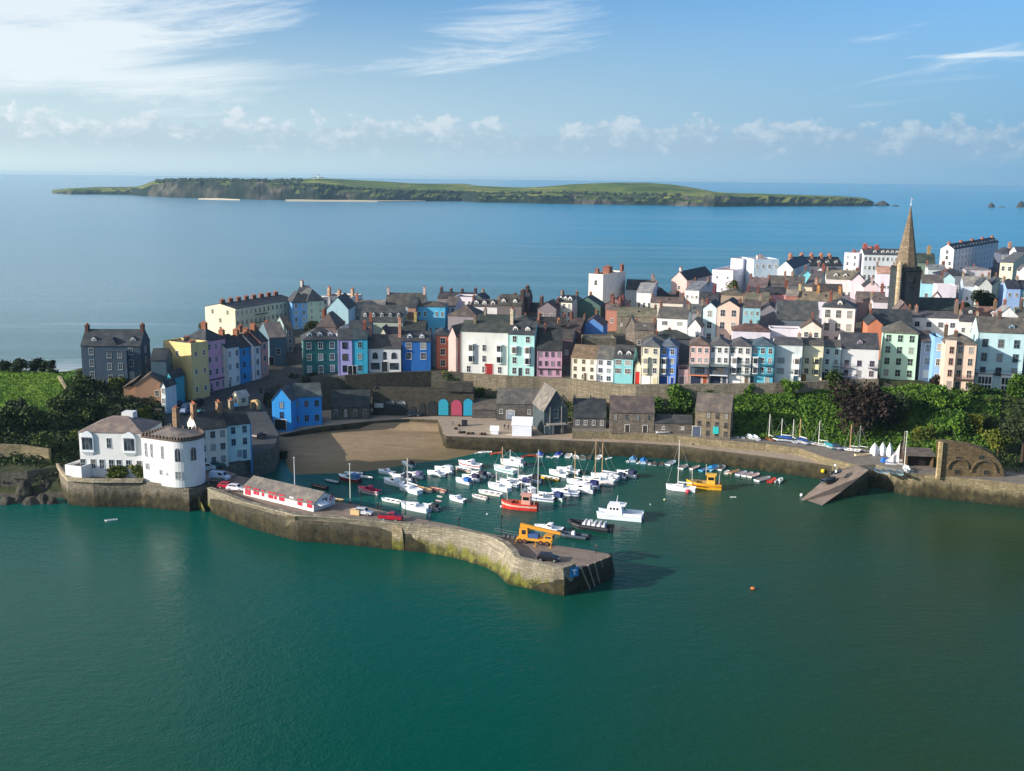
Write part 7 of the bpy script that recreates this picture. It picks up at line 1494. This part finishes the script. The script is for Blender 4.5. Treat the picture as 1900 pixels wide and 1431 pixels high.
upright('leaning white boat hull stored on end, leftmost of three', 1622, 846, 822, 'f0f0f4', 2.4); upright('pure white boat hull stored on end, middle of three', 1637, 846, 821, 'f4f6f8', 2.0); upright('white and blue boat hull stored on end, rightmost of three', 1650, 848, 822, 'e4ecf4', 1.9)
m = MB(); P = at_z(1644, 857, 5.85); m.loft([[(-1.3, -.9, 0), (1.3, -.9, 0), (1.3, .9, 0), (-1.3, .9, 0)], [(-.9, -.5, 1.1), (.8, -.5, .9), (.8, .5, .9), (-.9, .5, 1.1)]]); tag(m.build('tarpaulin_heap', plain('2a68b4', .8), None, P), 'bright blue tarpaulin heap in front of the upright boats', 'tarpaulin')
def sail(label, px, py, top, w, col, lean=.3):
    P = at_z(px, py, 5.85); h = bis(lambda q: proj((P.x, P.y, q))[1]-top, 6, 30)-5.85; t = thing('hoisted_sail', label, 'sail', P, -.2); m = MB(); m.loft([[(0, -.05, .6), (0, .05, .6), (.05, .04, h), (.05, -.04, h)], [(-w*.55, .3, .6), (-w*.55, .4, .6), (-.1, .14, h*.95), (-.1, .06, h*.95)], [(-w, .1, .7), (-w, .2, .7), (-.2, .1, h*.9), (-.2, .04, h*.9)]]); m.build('sail_cloth', plain(col, .8), t)
    m = MB(); m.tube((.1, 0, 0), (.12, 0, h+.6), .07, .05, 6); m.build('mast', plain('d0ccc4'), t); m = MB(); rg = [[(-w*.9, -.5, .3), (-w*.9, .5, .3), (-w*.9, .4, 0), (-w*.9, -.4, 0)], [(w*.6, -.45, .3), (w*.6, .45, .3), (w*.6, .3, 0), (w*.6, -.3, 0)]]; m.loft(rg); m.build('hull', plain('e4e4e8'), t)
sail('tall white triangular sail hoisted ashore beside the dark one', 1666, 862, 826, 2.0, 'f2f0f2'); sail('smaller crumpled white sail left of the tall white one', 1656, 862, 843, 1.8, 'e8e6ea'); sail('tall narrow dark brown sail on the right quay', 1674, 856, 804, 1.0, '3a2c30')
# buoys
def buoy(label, px, py, col, r=.4, z=0.0, flat=1):
    P = at_z(px, py, z); t = thing('buoy', label, 'buoy', P, 0, 'mooring buoys'); m = MB(); m.ball((0, 0, r*.5), r, 8, 6, sz=flat); m.build('float', plain(col, .5), t); m = MB(); m.tube((0, 0, r*1.3*flat), (0, 0, r*1.9*flat), .07, .07, 6); m.build('ring', plain('5c5c5c'), t)
buoy('pink round buoy against the side of the tall-masted yacht', 1276, 914, 'd84858', .6); buoy('pale buoy in the water below the tall-masted yacht', 1233, 928, 'd8dcb0', .25); buoy('faint greenish buoy in the open harbour water', 1207, 937, 'a8c0b0', .22)
buoy('yellow fender hanging on the wall left of the slipway', 1527, 876, 'e8c82c', .55, 2.2); buoy('white float by the foot of the slipway', 1487, 920, 'f0f0f0', .4); buoy('orange float alone far out in the near water', 1397, 1094, 'c8743c', .5, 0, .5)
buoy('small pale float in the middle of the near harbour', 904, 955, 'c8d4d0', .25); buoy('small white float in front of the red fishing boat', 930, 941, 'f0f0ee', .28)
# people
def person(label, px, py, z, top, low, hd=0, group='people on the quays'):
    P = at_z(px, py, z); t = thing('person', label, 'person', P, radians(hd), group)
    V = [(0, 0, .95), (0, 0, 1.2), (0, 0, 1.42), (0, 0, 1.52), (0, .0, 1.66), (.18, 0, 1.40), (.26, .03, 1.12), (.27, -.08, .88), (-.18, 0, 1.40), (-.26, .0, 1.12), (-.28, -.02, .86), (.10, 0, .88), (.12, -.06, .48), (.12, .02, .06), (.13, -.14, .04), (-.10, 0, .88), (-.12, .06, .48), (-.12, .12, .06), (-.13, -.04, .04)]
    E = [(0, 1), (1, 2), (2, 3), (3, 4), (2, 5), (5, 6), (6, 7), (2, 8), (8, 9), (9, 10), (0, 11), (11, 12), (12, 13), (13, 14), (0, 15), (15, 16), (16, 17), (17, 18)]
    RR = [.15, .14, .15, .055, .10, .07, .048, .035, .07, .048, .035, .09, .06, .045, .04, .09, .06, .045, .04]
    key = ('person', top, low)
    if key not in _bm:
        me = bpy.data.meshes.new('body'); me.from_pydata(V, E, []); me.update(); me.skin_vertices.new(name='s') if hasattr(me.skin_vertices, 'new') else None
        o = bpy.data.objects.new('body', me); C.objects.link(o); md = o.modifiers.new('skin', 'SKIN')
        if not me.skin_vertices: bpy.context.view_layer.update()
        if me.skin_vertices:
            for i, r_ in enumerate(RR): me.skin_vertices[0].data[i].radius = (r_, r_*.85); me.skin_vertices[0].data[i].use_root = (i == 0)
        sb = o.modifiers.new('sub', 'SUBSURF'); sb.levels = 1; sb.render_levels = 1
        dg = bpy.context.evaluated_depsgraph_get(); ev = o.evaluated_get(dg); m2 = bpy.data.meshes.new_from_object(ev); bpy.data.objects.remove(o)
        for c in (top, low, 'c89a80', '3a2a20'): m2.materials.append(plain(c, .85))
        for p in m2.polygons:
            c = p.center; p.material_index = 2 if (c.z > 1.49 or (abs(c.x) > .2 and c.z < .95)) else (0 if c.z > .93 else 1)
            if c.z > 1.66 or (c.z > 1.56 and c.y > .03): p.material_index = 3
            p.use_smooth = True
        m2.name = 'body'; _bm[key] = m2
    put('body', _bm[key], t)
person('person in dark green standing at the pier edge, left of two', 701, 946, 4.72, '2c3c30', '3c3028', 20); person('person in a teal top standing at the pier edge, right of two', 706, 946, 4.72, '3c8078', '5c3c28', 200)
person('person in dark clothes alone at the pier head corner', 1105.5, 1026, 4.72, '23282c', '1c2024', 90); person('person in black in the yard left of the marquee', 936, 797, 4.02, '2a2a2e', '26242a', 30); person('person in brown in the yard nearest the marquee', 943, 798, 4.02, '4a3a34', '2c282c', 0)
person('person in a white shirt by the boat at the slipway head', 1549, 872, 5.1, 'e8e8ec', '2c3040', 140); person('person in black standing on the paved quay by the white sports boat', 1698, 876, 5.85, '23262c', '1e2228', 90); person('person in dark blue leaning on the pier wall beyond the blue-covered yacht', 797, 968, 4.72, '28344c', '23242c', 120)
person('person in grey walking at the left end of the yard', 840, 790, 4.02, '7c8084', '33363c', 0)

for i, (px, py, w, h, lab) in enumerate(((12, 934, 5, 1.6, 'dark wet boulder at the very left of the shoreline'), (34, 932, 4, 1.9, 'second dark boulder from the left on the shoreline'), (58, 934, 5.5, 1.5, 'broad flat boulder in the middle of the left shoreline'), (80, 933, 4, 2.2, 'tall dark boulder near the curved sea wall'), (98, 934, 3.5, 1.5, 'small boulder touching the curved sea wall'), (46, 922, 4.5, 2.6, 'boulder on the bank above the left shoreline'), (20, 915, 4, 2.4, 'upper boulder at the left edge of the bank'), (88, 918, 4, 2.4, 'upper boulder beside the curved sea wall'))):
    q = at_z(px, py, 0); m = MB(); rings = []
    for k in range(5):
        t_ = k/4; rr = w/2*(1-t_**2*.7); rings.append([(rr*cos(a*pi/5)*(1+.6*(fbm(a+i*9, k*.7)-.5)), rr*.7*sin(a*pi/5)*(1+.6*(fbm(a, k+i*7)-.5)), -1.5+(h+1.5)*t_) for a in range(10)])
    m.loft(rings); o = m.build('boulder', ground_mat('rock'), None, (q.x, q.y, 0 if py > 925 else 1.5)); tag(o, lab, 'boulder', 'boulders on the left foreshore')
# ------------------------------------------------------------------ sky, sun, air, camera
SUN_EL, SUN_AZ = radians(18.5), radians(19)   # sun stands to the left, slightly towards the camera
sun_dir = Vector((-cos(SUN_EL)*cos(SUN_AZ), -cos(SUN_EL)*sin(SUN_AZ), sin(SUN_EL)))
ld = bpy.data.lights.new('sun', 'SUN'); ld.energy = 5.0; ld.angle = radians(.5); ld.color = (1, .91, .79)
lo = bpy.data.objects.new('sun', ld); C.objects.link(lo); lo.rotation_euler = sun_dir.to_track_quat('Z', 'Y').to_euler()
W = bpy.data.worlds.new('World'); bpy.context.scene.world = W; W.use_nodes = True
t = W.node_tree; t.nodes.clear(); L = t.links.new
def wn(ty, **kw):
    x = t.nodes.new('ShaderNode'+ty)
    for k, v in kw.items(): setattr(x, k, v)
    return x
def wm_(op, a, b=0, clamp=False):
    x = wn('Math', operation=op); x.use_clamp = clamp
    for v, i in ((a, 0), (b, 1)):
        if hasattr(v, 'is_output'): L(v, x.inputs[i])
        else: x.inputs[i].default_value = v
    return x.outputs[0]
def wmr(v, a, b, c=0, d=1, smooth=True):
    x = wn('MapRange'); x.interpolation_type = 'SMOOTHSTEP' if smooth else 'LINEAR'; L(v, x.inputs[0])
    for i, q in zip((1, 2, 3, 4), (a, b, c, d)): x.inputs[i].default_value = q
    return x.outputs[0]
sky = wn('TexSky', sky_type='NISHITA'); sky.sun_disc = False; sky.sun_elevation = SUN_EL
sky.sun_rotation = math.atan2(sun_dir.x, sun_dir.y); sky.altitude = 50; sky.air_density = 1.0; sky.dust_density = .6; sky.ozone_density = 1.6
tc = wn('TexCoord'); sep = wn('SeparateXYZ'); L(tc.outputs['Generated'], sep.inputs[0])
x, y, z = sep.outputs
zp = wm_('MAXIMUM', z, .004)
az = wm_('DIVIDE', x, wm_('MAXIMUM', y, .05))
def comb(a, b, c=0.0):
    q = wn('CombineXYZ')
    for v, i in ((a, 0), (b, 1), (c, 2)):
        if hasattr(v, 'is_output'): L(v, q.inputs[i])
        else: q.inputs[i].default_value = v
    return q.outputs[0]
def wnoise(vec, sc, det=5, rough=.6, dist=0):
    q = wn('TexNoise'); q.inputs['Scale'].default_value = sc; q.inputs['Detail'].default_value = det; q.inputs['Roughness'].default_value = rough; q.inputs['Distortion'].default_value = dist
    L(vec, q.inputs['Vector']); return q.outputs['Fac']
# high cirrus streaks fanning over the sky dome
ci = wnoise(comb(wm_('ADD', wm_('MULTIPLY', az, 1.0), wm_('MULTIPLY', z, 1.2)), wm_('ADD', wm_('MULTIPLY', z, 9), wm_('MULTIPLY', az, -.9)), 3.1), 3.4, 8, .68, .5)
cj = wnoise(comb(wm_('MULTIPLY', az, 1.0), wm_('MULTIPLY', z, 2.0), 9.0), 2.2, 3)
leftm = wm_('MULTIPLY', wmr(az, -.10, -.40), wmr(z, .045, .09))
cw_ = wm_('MULTIPLY', wmr(wm_('ABSOLUTE', wm_('SUBTRACT', az, -.005)), .15, .02), wmr(wm_('ABSOLUTE', wm_('SUBTRACT', z, wm_('ADD', .127, wm_('MULTIPLY', az, .16)))), .042, .008))
st_ = wm_('MULTIPLY', wmr(wm_('ABSOLUTE', wm_('SUBTRACT', z, .1035)), .003, .0006), wmr(az, .22, .36))
cov = wm_('ADD', wm_('ADD', wm_('MULTIPLY', leftm, .42), wm_('MULTIPLY', cw_, .21)), wm_('ADD', wm_('MULTIPLY', cj, .16), wm_('MULTIPLY', st_, .14)))
cir = wmr(wm_('ADD', ci, cov), .66, .98)
# low bank of small cumulus
cu = wnoise(comb(wm_('MULTIPLY', az, 1.0), wm_('MULTIPLY', z, 1.5), 1.7), 38, 6, .62)
cb = wnoise(comb(az, 0.0, 4.0), 11, 4, .65)
top = wm_('ADD', .033, wm_('MULTIPLY', cb, .036))
d1 = wm_('SUBTRACT', top, z)
body = wm_('MULTIPLY', wmr(wm_('ADD', wm_('MULTIPLY', d1, 26), wm_('MULTIPLY', wm_('SUBTRACT', cu, .5), 1.7)), -.02, .22), wmr(z, .010, .03))
cu2 = wnoise(comb(az, wm_('MULTIPLY', z, 1.6), 6.2), 52, 5, .6)
lit = wmr(wm_('SUBTRACT', wm_('ADD', wm_('MULTIPLY', cu, .5), wm_('MULTIPLY', cu2, .55)), wm_('MULTIPLY', d1, 5.5)), .38, .62)
def mixc(f, a, b):
    q = wn('Mix', data_type='RGBA')
    for v, i in ((f, 0), (a, 6), (b, 7)):
        if hasattr(v, 'is_output'): L(v, q.inputs[i])
        else: q.inputs[i].default_value = v
    return q.outputs[2]
SKYK = 1.0
tm = wn('Mix', data_type='RGBA', blend_type='MULTIPLY'); tm.inputs[0].default_value = 1
tg = mixc(wmr(z, .0, .22), (.42, .64, 1.05, 1), (.48, .80, 1.14, 1)); L(sky.outputs[0], tm.inputs[6]); L(tg, tm.inputs[7])
col = tm.outputs[2]
hz = mixc(wmr(az, -.5, .5, smooth=False), (5.0, 6.1, 6.4, 1), (1.5, 3.1, 4.8, 1))
col = mixc(wmr(z, .19, .01, 0, .95), col, hz)
col = mixc(wm_('MULTIPLY', cir, .85), col, (6.2, 6.8, 7.1, 1))
cc = mixc(lit, mixc(wmr(az, -.5, .5, smooth=False), (4.1, 5.1, 5.6, 1), (1.9, 3.2, 4.6, 1)), mixc(wmr(az, -.5, .5, smooth=False), (5.9, 6.4, 6.7, 1), (2.9, 4.1, 5.1, 1)))
col = mixc(body, col, cc)
bg = wn('Background'); bg.inputs[1].default_value = .1; L(col, bg.inputs[0])
wo = wn('OutputWorld'); L(bg.outputs[0], wo.inputs[0])
# air
HAZE = True
if HAZE:
    m = MB(); m.box(-9000, 9000, -800, 12000, -9, 90)
    s = bpy.data.materials.new('air'); s.use_nodes = True; nt = s.node_tree; nt.nodes.clear()
    pv = nt.nodes.new('ShaderNodeVolumePrincipled'); pv.inputs['Density'].default_value = .00005; pv.inputs['Color'].default_value = (.45, .76, 1, 1); pv.inputs['Anisotropy'].default_value = .2
    ou = nt.nodes.new('ShaderNodeOutputMaterial'); nt.links.new(pv.outputs[0], ou.inputs['Volume'])
    o = m.build('haze', s); tag(o, None, None, kind='stuff')
cd = bpy.data.cameras.new('camera'); cam = bpy.data.objects.new('camera', cd); C.objects.link(cam)
cd.sensor_width = 36; cd.sensor_fit = 'HORIZONTAL'; cd.lens = 36*F/1900; cd.clip_start = 1; cd.clip_end = 150000
M = Matrix((RT, UP, -fw)).transposed().to_4x4(); M.translation = CAM; cam.matrix_world = M
sc = bpy.context.scene; sc.camera = cam
sc.view_settings.view_transform = 'Standard'; sc.view_settings.look = 'None'; sc.view_settings.exposure = .5; sc.view_settings.gamma = 1
sc.cycles.max_bounces = 6; sc.cycles.volume_bounces = 0
